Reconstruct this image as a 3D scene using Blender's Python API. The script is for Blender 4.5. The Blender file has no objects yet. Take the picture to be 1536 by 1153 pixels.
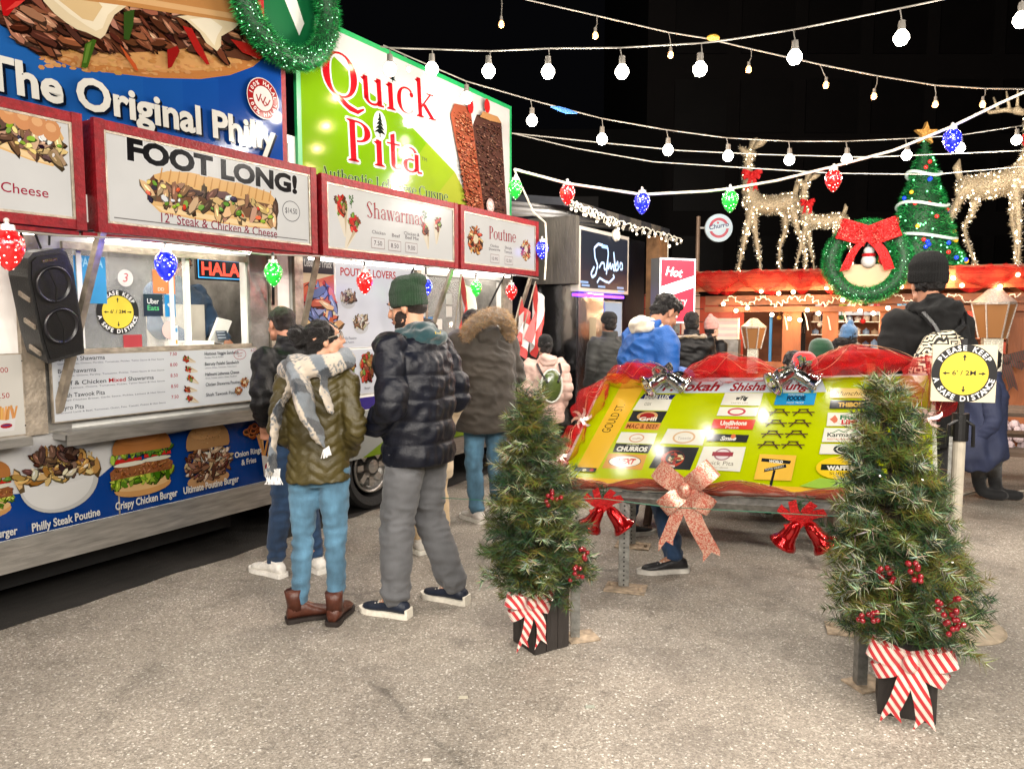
import bpy, bmesh, math, random
import numpy as np
from mathutils import Vector, Matrix, noise, Euler
random.seed(7)
sc = bpy.context.scene
col = sc.collection
# ---------------------------------------------------------------- camera, light, exposure
F = 1120.0; CX, CY = 768.0, 576.5; PITCH = math.atan(98.0/F); CAMH = 1.6
cam = bpy.data.cameras.new('camera'); camo = bpy.data.objects.new('camera', cam); col.objects.link(camo)
cam.sensor_width = 36; cam.lens = 36*F/1536; cam.clip_end = 400; cam.clip_start = 0.05
camo.location = (0, 0, CAMH); camo.rotation_euler = (math.pi/2-PITCH, 0, 0)
sc.camera = camo
w = bpy.data.worlds.new('World'); sc.world = w; w.use_nodes = True
nt = w.node_tree
for n in list(nt.nodes): nt.nodes.remove(n)
wo = nt.nodes.new('ShaderNodeOutputWorld'); bg = nt.nodes.new('ShaderNodeBackground')
bg.inputs[0].default_value = (0.8, 0.8, 1.0, 1); bg.inputs[1].default_value = 0.0022
nt.links.new(bg.outputs[0], wo.inputs[0])
sc.view_settings.view_transform = 'Standard'; sc.view_settings.look = 'None'
sc.view_settings.exposure = 0.0; sc.view_settings.gamma = 1
sc.render.engine = 'CYCLES'
cy = sc.cycles
cy.use_denoising = True
try: cy.denoiser = 'OPENIMAGEDENOISE'
except Exception: pass
cy.max_bounces = 5; cy.diffuse_bounces = 2; cy.glossy_bounces = 3; cy.transmission_bounces = 3
cy.transparent_max_bounces = 10; cy.caustics_reflective = False; cy.caustics_refractive = False
cy.sample_clamp_indirect = 3.0; cy.use_light_tree = True
K = 0.92   # overall lamp strength

# ---------------------------------------------------------------- geometry of the view
cp, sp = math.cos(PITCH), math.sin(PITCH)
def ray(px, py):
    x = (px-CX)/F; u = (CY-py)/F
    return Vector((x, cp+sp*u, -sp+cp*u))
def G(px, py, z=0.0):
    r = ray(px, py); t = (z-CAMH)/r.z
    return Vector((r.x*t, r.y*t, z))
def D(px, py, Y):
    r = ray(px, py); t = Y/r.y
    return Vector((r.x*t, Y, CAMH+r.z*t))
def proj(p):
    x, y, z = p[0], p[1], p[2]-CAMH
    f = y*cp-z*sp; u = y*sp+z*cp
    return CX+F*x/f, CY-F*u/f
# truck frame: x along the row of trucks, -y outward to the crowd
TA = math.radians(58.6); TO = Vector((-1.13, 6.24, 0))
td = Vector((math.cos(TA), math.sin(TA), 0)); tn = Vector((math.sin(TA), -math.cos(TA), 0))
def T(px, py, o=0.0):
    r = ray(px, py); c = Vector((0, 0, CAMH)); q = TO+tn*o
    t = (q-c).dot(tn)/r.dot(tn); p = c+r*t
    return ((p-TO).dot(td), p.z)

# ---------------------------------------------------------------- colours and materials
def lin(c):
    if isinstance(c, str):
        c = c.lstrip('#'); c = [int(c[i:i+2], 16) for i in (0, 2, 4)]
    o = []
    for v in c[:3]:
        v = v/255.0; o.append(v/12.92 if v <= 0.04045 else ((v+0.055)/1.055)**2.4)
    return tuple(o)+(1.0,)
MATS = {}
def mat(name, c=(128,128,128), rough=0.6, metal=0.0, var=0.0, vs=8.0, bump=0.0, bs=60.0, emit=None, es=1.0, sheen=0, coat=0, trans=0, stretch=None, alpha=None, spec=None):
    if name in MATS: return MATS[name]
    m = bpy.data.materials.new(name); m.use_nodes = True; t = m.node_tree; b = t.nodes['Principled BSDF']
    cl = lin(c) if max(c if not isinstance(c, str) else (255,)) > 1 or isinstance(c, str) else tuple(c)+(1,)
    b.inputs['Base Color'].default_value = cl
    b.inputs['Roughness'].default_value = rough; b.inputs['Metallic'].default_value = metal
    if spec is not None: b.inputs['Specular IOR Level'].default_value = spec
    if sheen: b.inputs['Sheen Weight'].default_value = sheen
    if coat: b.inputs['Coat Weight'].default_value = coat
    if trans: b.inputs['Transmission Weight'].default_value = trans
    if alpha is not None: b.inputs['Alpha'].default_value = alpha
    tc = t.nodes.new('ShaderNodeTexCoord'); mp = t.nodes.new('ShaderNodeMapping')
    t.links.new(tc.outputs['Object'], mp.inputs[0])
    if stretch: mp.inputs['Scale'].default_value = stretch
    if var:
        n = t.nodes.new('ShaderNodeTexNoise'); n.inputs['Scale'].default_value = vs; n.inputs['Detail'].default_value = 6
        t.links.new(mp.outputs[0], n.inputs['Vector'])
        r = t.nodes.new('ShaderNodeMapRange'); r.inputs[1].default_value = 0.3; r.inputs[2].default_value = 0.7
        r.inputs[3].default_value = 1-var; r.inputs[4].default_value = 1+var
        t.links.new(n.outputs['Fac'], r.inputs[0])
        mx = t.nodes.new('ShaderNodeMix'); mx.data_type = 'RGBA'; mx.blend_type = 'MULTIPLY'; mx.inputs[0].default_value = 1
        mx.inputs[6].default_value = cl; t.links.new(r.outputs[0], mx.inputs[7]); t.links.new(mx.outputs[2], b.inputs['Base Color'])
    if bump:
        n2 = t.nodes.new('ShaderNodeTexNoise'); n2.inputs['Scale'].default_value = bs; n2.inputs['Detail'].default_value = 4
        t.links.new(mp.outputs[0], n2.inputs['Vector'])
        bp = t.nodes.new('ShaderNodeBump'); bp.inputs['Strength'].default_value = bump; bp.inputs['Distance'].default_value = 0.02
        t.links.new(n2.outputs['Fac'], bp.inputs['Height']); t.links.new(bp.outputs[0], b.inputs['Normal'])
    if emit is not None:
        b.inputs['Emission Color'].default_value = lin(emit); b.inputs['Emission Strength'].default_value = es
    MATS[name] = m; return m
def vmat(name, rough=0.5, es=0.0, alb=1.0, metal=0.0, coat=0.0, bump=0.0, bs=80.0, var=0.0, vs=20, sheen=0, spec=None):
    """material whose colour is the mesh's own print colour"""
    if name in MATS: return MATS[name]
    m = mat(name, (200,200,200), rough, metal, 0, 8, bump, bs, coat=coat, sheen=sheen, spec=spec); t = m.node_tree; b = t.nodes['Principled BSDF']
    a = t.nodes.new('ShaderNodeAttribute'); a.attribute_name = 'Col'; out = a.outputs['Color']
    if var:
        n = t.nodes.new('ShaderNodeTexNoise'); n.inputs['Scale'].default_value = vs; n.inputs['Detail'].default_value = 6
        tc = t.nodes.new('ShaderNodeTexCoord'); t.links.new(tc.outputs['Object'], n.inputs['Vector'])
        r = t.nodes.new('ShaderNodeMapRange'); r.inputs[1].default_value = 0.3; r.inputs[2].default_value = 0.7
        r.inputs[3].default_value = 1-var; r.inputs[4].default_value = 1+var
        t.links.new(n.outputs['Fac'], r.inputs[0])
        mx = t.nodes.new('ShaderNodeMix'); mx.data_type = 'RGBA'; mx.blend_type = 'MULTIPLY'; mx.inputs[0].default_value = 1
        t.links.new(out, mx.inputs[6]); t.links.new(r.outputs[0], mx.inputs[7]); out = mx.outputs[2]
    if alb != 1.0:
        m2 = t.nodes.new('ShaderNodeMix'); m2.data_type = 'RGBA'; m2.blend_type = 'MULTIPLY'; m2.inputs[0].default_value = 1
        t.links.new(out, m2.inputs[6]); m2.inputs[7].default_value = (alb, alb, alb, 1); t.links.new(m2.outputs[2], b.inputs['Base Color'])
    else: t.links.new(out, b.inputs['Base Color'])
    if es:
        t.links.new(out, b.inputs['Emission Color']); b.inputs['Emission Strength'].default_value = es
    return m

# ---------------------------------------------------------------- mesh builder
class MB:
    def __init__(s): s.v = []; s.f = []; s.c = []; s.m = []; s.cur = (0.8,0.8,0.8,1); s.mi = 0
    def color(s, c): s.cur = lin(c) if (isinstance(c, str) or max(c) > 1) else tuple(c)+(1,)*(4-len(c)); return s
    def add(s, vs, fs, c=None):
        n = len(s.v); s.v.extend([tuple(x) for x in vs])
        cc = s.cur if c is None else (lin(c) if isinstance(c, str) or max(c[:3]) > 1 else c)
        for f in fs: s.f.append(tuple(i+n for i in f)); s.c.append(cc); s.m.append(s.mi)
        return s
    def box(s, c, d, M=None):
        x, y, z = d[0]/2, d[1]/2, d[2]/2
        vs = [Vector((sx*x, sy*y, sz*z)) for sx in (-1,1) for sy in (-1,1) for sz in (-1,1)]
        if M is not None: vs = [M @ p for p in vs]
        c = Vector(c); vs = [p+c for p in vs]
        return s.add(vs, [(0,1,3,2),(4,6,7,5),(0,4,5,1),(2,3,7,6),(0,2,6,4),(1,5,7,3)])
    def bbox(s, a, b): return s.box([(a[i]+b[i])/2 for i in range(3)], [abs(b[i]-a[i]) for i in range(3)])
    def bar(s, p0, p1, w_, h_=None, up=(0,0,1)):
        """square bar between two points"""
        p0 = Vector(p0); p1 = Vector(p1); h_ = h_ or w_; d = (p1-p0); L = d.length
        if L < 1e-6: return s
        d.normalize(); u = Vector(up)
        if abs(d.dot(u)) > 0.98: u = Vector((0,1,0)) if abs(d.y) < 0.9 else Vector((1,0,0))
        x = d.cross(u).normalized(); y = x.cross(d).normalized()
        M = Matrix((d, x, y)).transposed()
        return s.box((p0+p1)/2, (L, w_, h_), M)
    def tube(s, pts, r, n=8, caps=True, closed=False, flat=1.0, up=(0,0,1)):
        pts = [Vector(p) for p in pts]; k = len(pts); rs = r if isinstance(r, (list, tuple)) else [r]*k
        rings = []; prev = None
        for i, p in enumerate(pts):
            if closed: d = pts[(i+1) % k]-pts[i-1]
            else: d = (pts[min(i+1, k-1)]-pts[max(i-1, 0)])
            if d.length < 1e-9: d = Vector((0,0,1))
            d.normalize()
            if prev is None:
                a = Vector(up)
                if abs(a.dot(d)) > 0.95: a = Vector((1,0,0)) if abs(d.x) < 0.9 else Vector((0,1,0))
                x = d.cross(a).normalized()
            else: x = (prev-d*prev.dot(d)); x = x.normalized() if x.length > 1e-6 else d.orthogonal().normalized()
            prev = x; y = d.cross(x)
            rings.append([p+x*(math.cos(2*math.pi*j/n)*rs[i])+y*(math.sin(2*math.pi*j/n)*rs[i]*flat) for j in range(n)])
        vs = [q for rg in rings for q in rg]; fs = []
        for i in range(k if closed else k-1):
            a = i*n; b = ((i+1) % k)*n
            for j in range(n): fs.append((a+j, a+(j+1) % n, b+(j+1) % n, b+j))
        if caps and not closed:
            fs.append(tuple(range(n-1, -1, -1))); fs.append(tuple((k-1)*n+j for j in range(n)))
        return s.add(vs, fs)
    def cyl(s, p0, p1, r0, r1=None, n=16): return s.tube([p0, p1], [r0, r0 if r1 is None else r1], n)
    def ell(s, c, r, n=12, m=8, M=None):
        if not isinstance(r, (tuple, list)): r = (r, r, r)
        vs = [Vector((0,0,r[2]))]; c = Vector(c)
        for i in range(1, m):
            a = math.pi*i/m
            for j in range(n):
                b = 2*math.pi*j/n; vs.append(Vector((r[0]*math.sin(a)*math.cos(b), r[1]*math.sin(a)*math.sin(b), r[2]*math.cos(a))))
        vs.append(Vector((0,0,-r[2])))
        if M is not None: vs = [M @ p for p in vs]
        vs = [p+c for p in vs]; fs = [(0, 1+j, 1+(j+1) % n) for j in range(n)]
        for i in range(m-2):
            for j in range(n): fs.append((1+i*n+j, 1+(i+1)*n+j, 1+(i+1)*n+(j+1) % n, 1+i*n+(j+1) % n))
        L = len(vs)-1; fs += [(L, 1+(m-2)*n+(j+1) % n, 1+(m-2)*n+j) for j in range(n)]
        return s.add(vs, fs)
    def lathe(s, c, prof, n=20, M=None):
        """prof: (radius, height) pairs"""
        c = Vector(c); vs = []
        for r, z in prof:
            for j in range(n):
                p = Vector((r*math.cos(2*math.pi*j/n), r*math.sin(2*math.pi*j/n), z))
                if M is not None: p = M @ p
                vs.append(p+c)
        fs = []
        for i in range(len(prof)-1):
            for j in range(n): fs.append((i*n+j, i*n+(j+1) % n, (i+1)*n+(j+1) % n, (i+1)*n+j))
        return s.add(vs, fs)
    def prism(s, pts, fn, h0, h1):
        """extrude a 2-D outline; fn(u,v,h)->xyz"""
        n = len(pts); vs = [fn(u, v, h0) for u, v in pts]+[fn(u, v, h1) for u, v in pts]
        return s.add(vs, [tuple(range(n-1, -1, -1)), tuple(range(n, 2*n))]+[(i, (i+1) % n, n+(i+1) % n, n+i) for i in range(n)])
    def sheet(s, grid, c=None):
        h = len(grid); k = len(grid[0]); vs = [p for r in grid for p in r]
        return s.add(vs, [(i*k+j, i*k+j+1, (i+1)*k+j+1, (i+1)*k+j) for i in range(h-1) for j in range(k-1)], c)
    def build(s, name, mats, parent=None, smooth=False, loc=None, **tags):
        me = bpy.data.meshes.new(name); me.from_pydata(s.v, [], s.f)
        for m in (mats if isinstance(mats, (list, tuple)) else [mats]): me.materials.append(m)
        if s.f:
            me.polygons.foreach_set('material_index', s.m)
            at = me.color_attributes.new('Col', 'FLOAT_COLOR', 'CORNER')
            cs = np.repeat(np.array(s.c, dtype=np.float32), [len(f) for f in s.f], axis=0)
            at.data.foreach_set('color', cs.ravel())
            if smooth: me.polygons.foreach_set('use_smooth', [True]*len(s.f))
        me.update()
        o = bpy.data.objects.new(name, me); col.objects.link(o)
        if parent is not None: o.parent = parent
        if loc is not None: o.location = loc
        for k_, v_ in tags.items(): o[k_] = v_
        return o
def smooth_angle(o, ang=40):
    me = o.data; me.polygons.foreach_set('use_smooth', [True]*len(me.polygons))
    try: me.set_sharp_from_angle(angle=math.radians(ang))
    except Exception: pass
    return o
def thing(name, label, cat, loc=(0,0,0), rz=0.0, group=None):
    o = bpy.data.objects.new(name, None); col.objects.link(o); o.location = loc; o.rotation_euler = (0,0,rz)
    o.empty_display_size = 0.1
    o['label'] = label; o['category'] = cat
    if group: o['group'] = group
    return o
def tag(o, label, cat, group=None):
    o['label'] = label; o['category'] = cat
    if group: o['group'] = group
    return o
def copy_tree(o, parent=None, label=None, **kw):
    c = o.copy(); col.objects.link(c)
    if parent is not None: c.parent = parent
    if label: c['label'] = label
    for ch in list(o.children): copy_tree(ch, c)
    return c
def lamp(loc, power, c=(255,246,236), r=0.04, name='bulb_light', parent=None):
    l = bpy.data.lights.new(name, 'POINT'); l.energy = power*K; l.shadow_soft_size = r
    q = lin(c); l.color = q[:3]
    o = bpy.data.objects.new(name, l); col.objects.link(o); o.location = loc
    if parent is not None: o.parent = parent
    return o

# ---------------------------------------------------------------- flat print: shapes laid on a plane
_TX = {}
def textmesh(s, bold=0.0, shear=0.0, sp_=1.0):
    k = (s, bold, shear, sp_)
    if k in _TX: return _TX[k]
    cu = bpy.data.curves.new('t', 'FONT'); cu.body = s; cu.offset = bold; cu.shear = shear; cu.space_character = sp_
    cu.resolution_u = 3; cu.size = 1.0
    ob = bpy.data.objects.new('t', cu); me = ob.to_mesh()
    vs = [tuple(v.co[:2]) for v in me.vertices]; fs = [tuple(p.vertices) for p in me.polygons]
    ob.to_mesh_clear(); bpy.data.objects.remove(ob); bpy.data.curves.remove(cu)
    if not vs: vs = [(0,0)]
    x0 = min(v[0] for v in vs); x1 = max(v[0] for v in vs)
    vs = [(v[0]-x0, v[1]) for v in vs]
    _TX[k] = (vs, fs, x1-x0); return _TX[k]
CAP = 0.682
class Print:
    """flat print; fn(u,v,h) puts it on its plane; every shape goes a hair above the last"""
    def __init__(s, fn, h0=0.0006, dh=0.000018): s.mb = MB(); s.fn = fn; s.h = h0; s.dh = dh
    def up(s): s.h += s.dh; return s
    def poly(s, pts, c):
        s.up(); s.mb.add([s.fn(u, v, s.h) for u, v in pts], [tuple(range(len(pts)))], c); return s
    def ell(s, u, v, ru, rv, c, n=20, a=0.0, j=0.0):
        ca, sa = math.cos(a), math.sin(a); pts = []
        for i in range(n):
            t = 2*math.pi*i/n; k = 1+random.uniform(-j, j); x = ru*k*math.cos(t); y = rv*k*math.sin(t)
            pts.append((u+x*ca-y*sa, v+x*sa+y*ca))
        return s.poly(pts, c)
    def ring(s, u, v, ru, rv, wd, c, n=28):
        s.up(); a = []; b = []
        for i in range(n):
            t = 2*math.pi*i/n; a.append(s.fn(u+ru*math.cos(t), v+rv*math.sin(t), s.h)); b.append(s.fn(u+(ru-wd)*math.cos(t), v+(rv-wd)*math.sin(t), s.h))
        s.mb.add(a+b, [(i, (i+1) % n, n+(i+1) % n, n+i) for i in range(n)], c); return s
    def rect(s, u0, v0, u1, v1, c): return s.poly([(u0,v0),(u1,v0),(u1,v1),(u0,v1)], c)
    def line(s, pts, wd, c):
        for (a, b), (c_, d) in zip(pts[:-1], pts[1:]):
            L = math.hypot(c_-a, d-b) or 1e-6; nx, ny = -(d-b)/L*wd/2, (c_-a)/L*wd/2
            s.poly([(a-nx, b-ny), (c_-nx, d-ny), (c_+nx, d+ny), (a+nx, b+ny)], c)
        return s
    def text(s, t, u, v, capz, c, width=None, bold=0.0, shear=0.0, align='l', sp_=1.0, rot=0.0, shadow=None, sh=(0.06,-0.06), outline=None, ow=0.03):
        k = capz/CAP
        if outline is not None: s._txt(t, u, v, k, outline, width, bold+ow, shear, align, sp_, rot, (0,0), bold)
        if shadow is not None: s._txt(t, u, v, k, shadow, width, bold, shear, align, sp_, rot, (sh[0]*capz, sh[1]*capz))
        s._txt(t, u, v, k, c, width, bold, shear, align, sp_, rot, (0,0)); return s
    def _txt(s, t, u, v, k, c, width, bold, shear, align, sp_, rot, off, ref=None):
        vs, fs, W = textmesh(t, bold, shear, sp_)
        W0 = W if ref is None else textmesh(t, ref, shear, sp_)[2]
        kx = k if width is None else width/max(W0, 1e-6)
        ox = -(W-W0)/2*kx; Wt = W0*kx
        a = u if align == 'l' else (u-Wt/2 if align == 'c' else u-Wt)
        s.up(); ca, sa = math.cos(rot), math.sin(rot); out = []
        for x, y in vs:
            X = (a-u)+ox+x*kx; Y = y*k
            out.append(s.fn(u+X*ca-Y*sa+off[0], v+X*sa+Y*ca+off[1], s.h))
        s.mb.add(out, fs, c)
    def arc(s, t, u, v, r, capz, c, a0, step, bold=0.02, inside=False):
        """letters round a circle; a0 centre angle (deg, 90 top), step deg per letter; inside=True reads along the bottom"""
        n = len(t)
        for i, ch in enumerate(t):
            if ch == ' ': continue
            k = (i-(n-1)/2)*step
            if not inside: a = math.radians(a0-k); rot = a-math.pi/2
            else: a = math.radians(a0+k); rot = a+math.pi/2
            vs, fs, W = textmesh(ch, bold); kk = capz/CAP
            s.up(); ca, sa = math.cos(rot), math.sin(rot); cx_, cy_ = u+r*math.cos(a), v+r*math.sin(a); out = []
            for x, y in vs:
                X = (x-W/2)*kk; Y = (y-CAP/2)*kk; out.append(s.fn(cx_+X*ca-Y*sa, cy_+X*sa+Y*ca, s.h))
            s.mb.add(out, fs, c)
        return s
    def build(s, name, m, parent=None): return s.mb.build(name, m, parent)
R = math.radians
# ---------------------------------------------------------------- serif lettering, drawn stroke by stroke
def _stem(x, y0, y1, w_=.15, s0=True, s1=True, sl=.07):
    P = [[(x-w_/2,y0),(x+w_/2,y0),(x+w_/2,y1),(x-w_/2,y1)]]
    if s0: P.append([(x-w_/2-sl,y0),(x+w_/2+sl,y0),(x+w_/2+sl*.9,y0+.03),(x+w_/2,y0+.06),(x-w_/2,y0+.06),(x-w_/2-sl*.9,y0+.03)])
    if s1 == 'h': P.append([(x-w_/2-sl*1.2,y1-.07),(x-w_/2,y1-.12),(x+w_/2,y1),(x+w_/2-.04,y1)])
    elif s1: P.append([(x-w_/2-sl,y1),(x+w_/2+sl,y1),(x+w_/2+sl*.9,y1-.03),(x+w_/2,y1-.06),(x-w_/2,y1-.06),(x-w_/2-sl*.9,y1-.03)])
    return P
def _bowl(cx, cy_, rx, ry, a0, a1, tk=.15, tn_=.035, n=16):
    o = []; 
    for i in range(n):
        q = []
        for t in (i, i+1):
            a = math.radians(a0+(a1-a0)*t/n); w_ = tn_+(tk-tn_)*abs(math.cos(a))
            q.append(((cx+rx*math.cos(a), cy_+ry*math.sin(a)), (cx+(rx-w_)*math.cos(a), cy_+(ry-tn_-.01)*math.sin(a))))
        o.append([q[0][0], q[1][0], q[1][1], q[0][1]])
    return o
def _dg(x0, y0, x1, y1, w_): return [[(x0-w_/2,y0),(x0+w_/2,y0),(x1+w_/2,y1),(x1-w_/2,y1)]]
def _sr(x, y, w_, up=1): return [[(x-w_/2,y),(x+w_/2,y),(x+w_/2,y+.035*up),(x-w_/2,y+.035*up)]]
X = .66
def _s(c, h, w_):   # S shape in height h, width w_
    r = h/4; rx = w_/2
    return (_bowl(c, h-r-.01, rx, r+.02, 25, 190, .12, .04) + _bowl(c, r+.01, rx, r+.02, 205-360+0, 10, .12, .04)
            + [[(c-rx, h-r), (c-rx+.13, h-r+.05), (c+rx, r), (c+rx-.13, r-.05)]] + _sr(c+rx-.05, h-.2*h, .03, 3) + _sr(c-rx+.05, .03*h, .03, 4))
def serif(ch):
    if ch == 'Q': return _bowl(.47,.5,.47,.51,0,360,.19,.04,28)+[[(.30,.02),(.42,.06),(.66,-.12),(.9,-.2),(1.08,-.13),(1.1,-.17),(.9,-.30),(.66,-.26),(.5,-.16)]], 1.02
    if ch == 'C': return _bowl(.45,.5,.45,.51,45,320,.17,.04,24)+_sr(.78,.72,.03,8)+_sr(.8,.14,.03,3), .88
    if ch == 'P': return _stem(.2,0,1)+_bowl(.3,.74,.38,.26,-90,90,.17,.04), .74
    if ch == 'L': return _stem(.2,0,1)+[[(.2,0),(.68,0),(.72,.26),(.68,.26),(.58,.05),(.2,.05)]], .76
    if ch == 'A': return _dg(.12,0,.42,1,.045)+_dg(.72,0,.42,1,.17)+_sr(.12,0,.24)+_sr(.72,0,.32)+[[(.2,.3),(.6,.3),(.6,.345),(.2,.345)]], .88
    if ch == 'S': return _s(.32,1.0,.56), .7
    if ch == 's': return _s(.22,X,.38), .5
    if ch == 'i': return _stem(.16,0,X,.15,True,'h')+_bowl(.16,.86,.085,.085,0,360,.08,.08,10), .36
    if ch == 'I': return _stem(.16,0,X,.15,True,'h'), .36    # dotless
    if ch == 'u': return _stem(.16,.12,X,.14,False,'h')+_bowl(.36,.2,.27,.21,180,340,.13,.05)+_stem(.56,0,X,.14,False,'h')+_sr(.63,0,.12,1.5), .76
    if ch == 'c': return _bowl(.32,.33,.32,.34,50,320,.14,.04)+_bowl(.5,.5,.07,.07,0,360,.07,.07,8), .62
    if ch == 'k': return _stem(.16,0,1.0,.14,True,'h')+_dg(.2,.25,.55,X-.03,.07)+_dg(.3,.36,.62,0,.16)+_sr(.55,X-.035,.26)+_sr(.6,0,.28), .78
    if ch == 't': return _stem(.2,.12,.86,.13,False,False)+[[(.135,.86),(.265,.92),(.265,.8)]]+_sr(.22,X-.04,.38,1.3)+_bowl(.31,.14,.175,.15,180,330,.12,.05), .46
    if ch == 'a': return _bowl(.27,.47,.22,.2,20,160,.11,.05)+_bowl(.09,.47,.06,.06,0,360,.06,.06,8)+_stem(.46,.05,.5,.13,False,False)+_bowl(.27,.18,.24,.19,60,330,.13,.04)+_sr(.55,0,.14,1.5), .64
    if ch == 'h': return _stem(.16,0,1.0,.14,True,'h')+_bowl(.36,.44,.27,.22,10,170,.13,.05)+_stem(.56,0,.46,.14,True,False), .78
    if ch == 'n': return _stem(.16,0,X,.14,True,'h')+_bowl(.36,.44,.27,.22,10,170,.13,.05)+_stem(.56,0,.46,.14,True,False), .76
    if ch == 'm': return _stem(.16,0,X,.14,True,'h')+_bowl(.35,.44,.26,.22,10,170,.13,.05)+_stem(.54,0,.46,.13,True,False)+_bowl(.73,.44,.26,.22,10,170,.13,.05)+_stem(.92,0,.46,.13,True,False), 1.12
    if ch == 'r': return _stem(.16,0,X,.14,True,'h')+_bowl(.38,.42,.22,.22,60,170,.1,.05)+_bowl(.45,.57,.07,.07,0,360,.07,.07,8), .54
    if ch == 'o': return _bowl(.32,.33,.32,.34,0,360,.15,.04,22), .66
    if ch == 'e': return _bowl(.31,.33,.31,.34,0,320,.14,.04)+[[(.12,.33),(.6,.33),(.6,.375),(.12,.375)]], .64
    if ch == 'b': return _stem(.14,0,1.0,.14,False,'h')+_bowl(.34,.33,.31,.34,-110,110,.14,.04), .68
    if ch == 'w': return _dg(.1,X,.28,0,.14)+_dg(.28,0,.44,X,.05)+_dg(.46,X,.64,0,.14)+_dg(.64,0,.82,X,.05)+_sr(.1,X-.035,.26)+_sr(.46,X-.035,.24)+_sr(.84,X-.035,.2), .94
    return [], .34
def serif_text(pr, t, u, v, cap, c, width=None, outline=None, ow=.05, rot=0.0):
    P = []; x = 0
    for ch in t:
        g, a = serif(ch)
        for p in g: P.append([(x+q[0], q[1]) for q in p])
        x += a
    kx = cap if width is None else width/x
    ca, sa = math.cos(rot), math.sin(rot)
    def put(off, cc):
        pr.up()
        for p in P:
            vs = [pr.fn(u+(q[0]*kx+off[0])*ca-(q[1]*cap+off[1])*sa, v+(q[0]*kx+off[0])*sa+(q[1]*cap+off[1])*ca, pr.h) for q in p]
            pr.mb.add(vs, [tuple(range(len(vs)))], cc)
    if outline is not None:
        for i in range(8): put((ow*cap*math.cos(i*math.pi/4), ow*cap*math.sin(i*math.pi/4)), outline)
    put((0,0), c); return pr

# ---------------------------------------------------------------- pictures printed on the signs
def jit(c, k=22):
    d = random.uniform(-k, k); return tuple(max(0, min(255, v+d+random.uniform(-k*.3, k*.3))) for v in c)
def bits(pr, n, fu, sz, cols, asp=2.2, ang=None):
    """n irregular scraps; fu() gives a place"""
    for _ in range(n):
        u, v = fu(); k = sz*random.uniform(.55, 1.3); a = random.uniform(0, math.pi) if ang is None else ang+random.uniform(-.5, .5)
        c = jit(random.choice(cols)); dk = tuple(x*.45 for x in c)
        pr.ell(u+k*.06, v-k*.1, k*asp/2, k/2, dk, 7, a, .25); pr.ell(u, v, k*asp/2*.92, k/2*.86, c, 7, a, .25)
        if random.random() < .4: pr.ell(u-k*.1, v+k*.12, k*asp/5, k/9, tuple(min(255, x*1.3+20) for x in c), 5, a)
MEAT = [(122,72,52),(150,96,70),(96,54,40),(170,120,92),(84,46,36)]
def inell(cu, cv, ru, rv):
    def f():
        a = random.uniform(0, 2*math.pi); r = math.sqrt(random.random()); return cu+ru*r*math.cos(a), cv+rv*r*math.sin(a)
    return f
def bun_dome(pr, u, v, w_, h, c, n=16):
    pts = [(u-w_/2+w_*.03, v)]+[(u-w_/2*math.cos(math.pi*i/n), v+h*(.12+.88*math.sin(math.pi*i/n)**.75)) for i in range(n+1)]+[(u+w_/2-w_*.03, v)]
    pr.poly(pts, c)
    pr.ell(u-w_*.05, v+h*.62, w_*.36, h*.26, tuple(min(255, x*1.12) for x in c), 16)
    pr.ell(u-w_*.08, v+h*.72, w_*.2, h*.12, tuple(min(255, x*1.22) for x in c), 12)
def burger(pr, u, v, w_, h, kind=0):
    tan = (196,142,84)
    if kind == 0:
        pr.ell(u, v+h*.13, w_*.45, h*.14, (214,160,98), 18); pr.ell(u, v+h*.18, w_*.44, h*.1, (232,190,130), 18)
        bits(pr, 46, lambda: (u+random.uniform(-.47,.47)*w_, v+h*random.uniform(.2,.32)), w_*.08, [(120,160,40),(164,190,60),(90,130,36),(200,210,90)])
        pr.poly([(u-w_*.49,v+h*.3),(u+w_*.47,v+h*.32),(u+w_*.49,v+h*.44),(u+w_*.4,v+h*.5),(u-w_*.42,v+h*.48),(u-w_*.5,v+h*.42)], (150,92,54))
        bits(pr, 60, lambda: (u+random.uniform(-.47,.47)*w_, v+h*random.uniform(.33,.47)), w_*.03, [(168,104,60),(138,80,46),(186,124,74)])
        pr.ell(u-w_*.2, v+h*.505, w_*.25, h*.035, (238,236,216), 14); pr.ell(u+w_*.22, v+h*.52, w_*.24, h*.035, (232,232,210), 14)
        pr.poly([(u-w_*.46,v+h*.53),(u-w_*.02,v+h*.54),(u-w_*.02,v+h*.585),(u-w_*.45,v+h*.6)], (200,40,32))
        pr.poly([(u+w_*.02,v+h*.56),(u+w_*.46,v+h*.56),(u+w_*.45,v+h*.63),(u+w_*.03,v+h*.615)], (208,48,36))
        bits(pr, 34, lambda: (u+random.uniform(-.46,.46)*w_, v+h*random.uniform(.6,.68)), w_*.06, [(110,150,40),(150,180,60),(70,110,30)])
        bun_dome(pr, u, v+h*.66, w_*.92, h*.34, (186,122,66))
    else:
        pr.ell(u, v+h*.12, w_*.42, h*.12, (196,150,104), 18)
        bits(pr, 170, inell(u, v+h*.38, w_*.46, h*.25), w_*.07, [(130,84,60),(170,128,100),(96,60,48),(226,214,196),(206,176,140),(110,70,52)], 2.6)
        bun_dome(pr, u, v+h*.6, w_*.86, h*.4, (176,132,86))
        bits(pr, 60, inell(u, v+h*.8, w_*.34, h*.12), w_*.012, [(206,170,124),(150,108,66)], 1.4)
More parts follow.
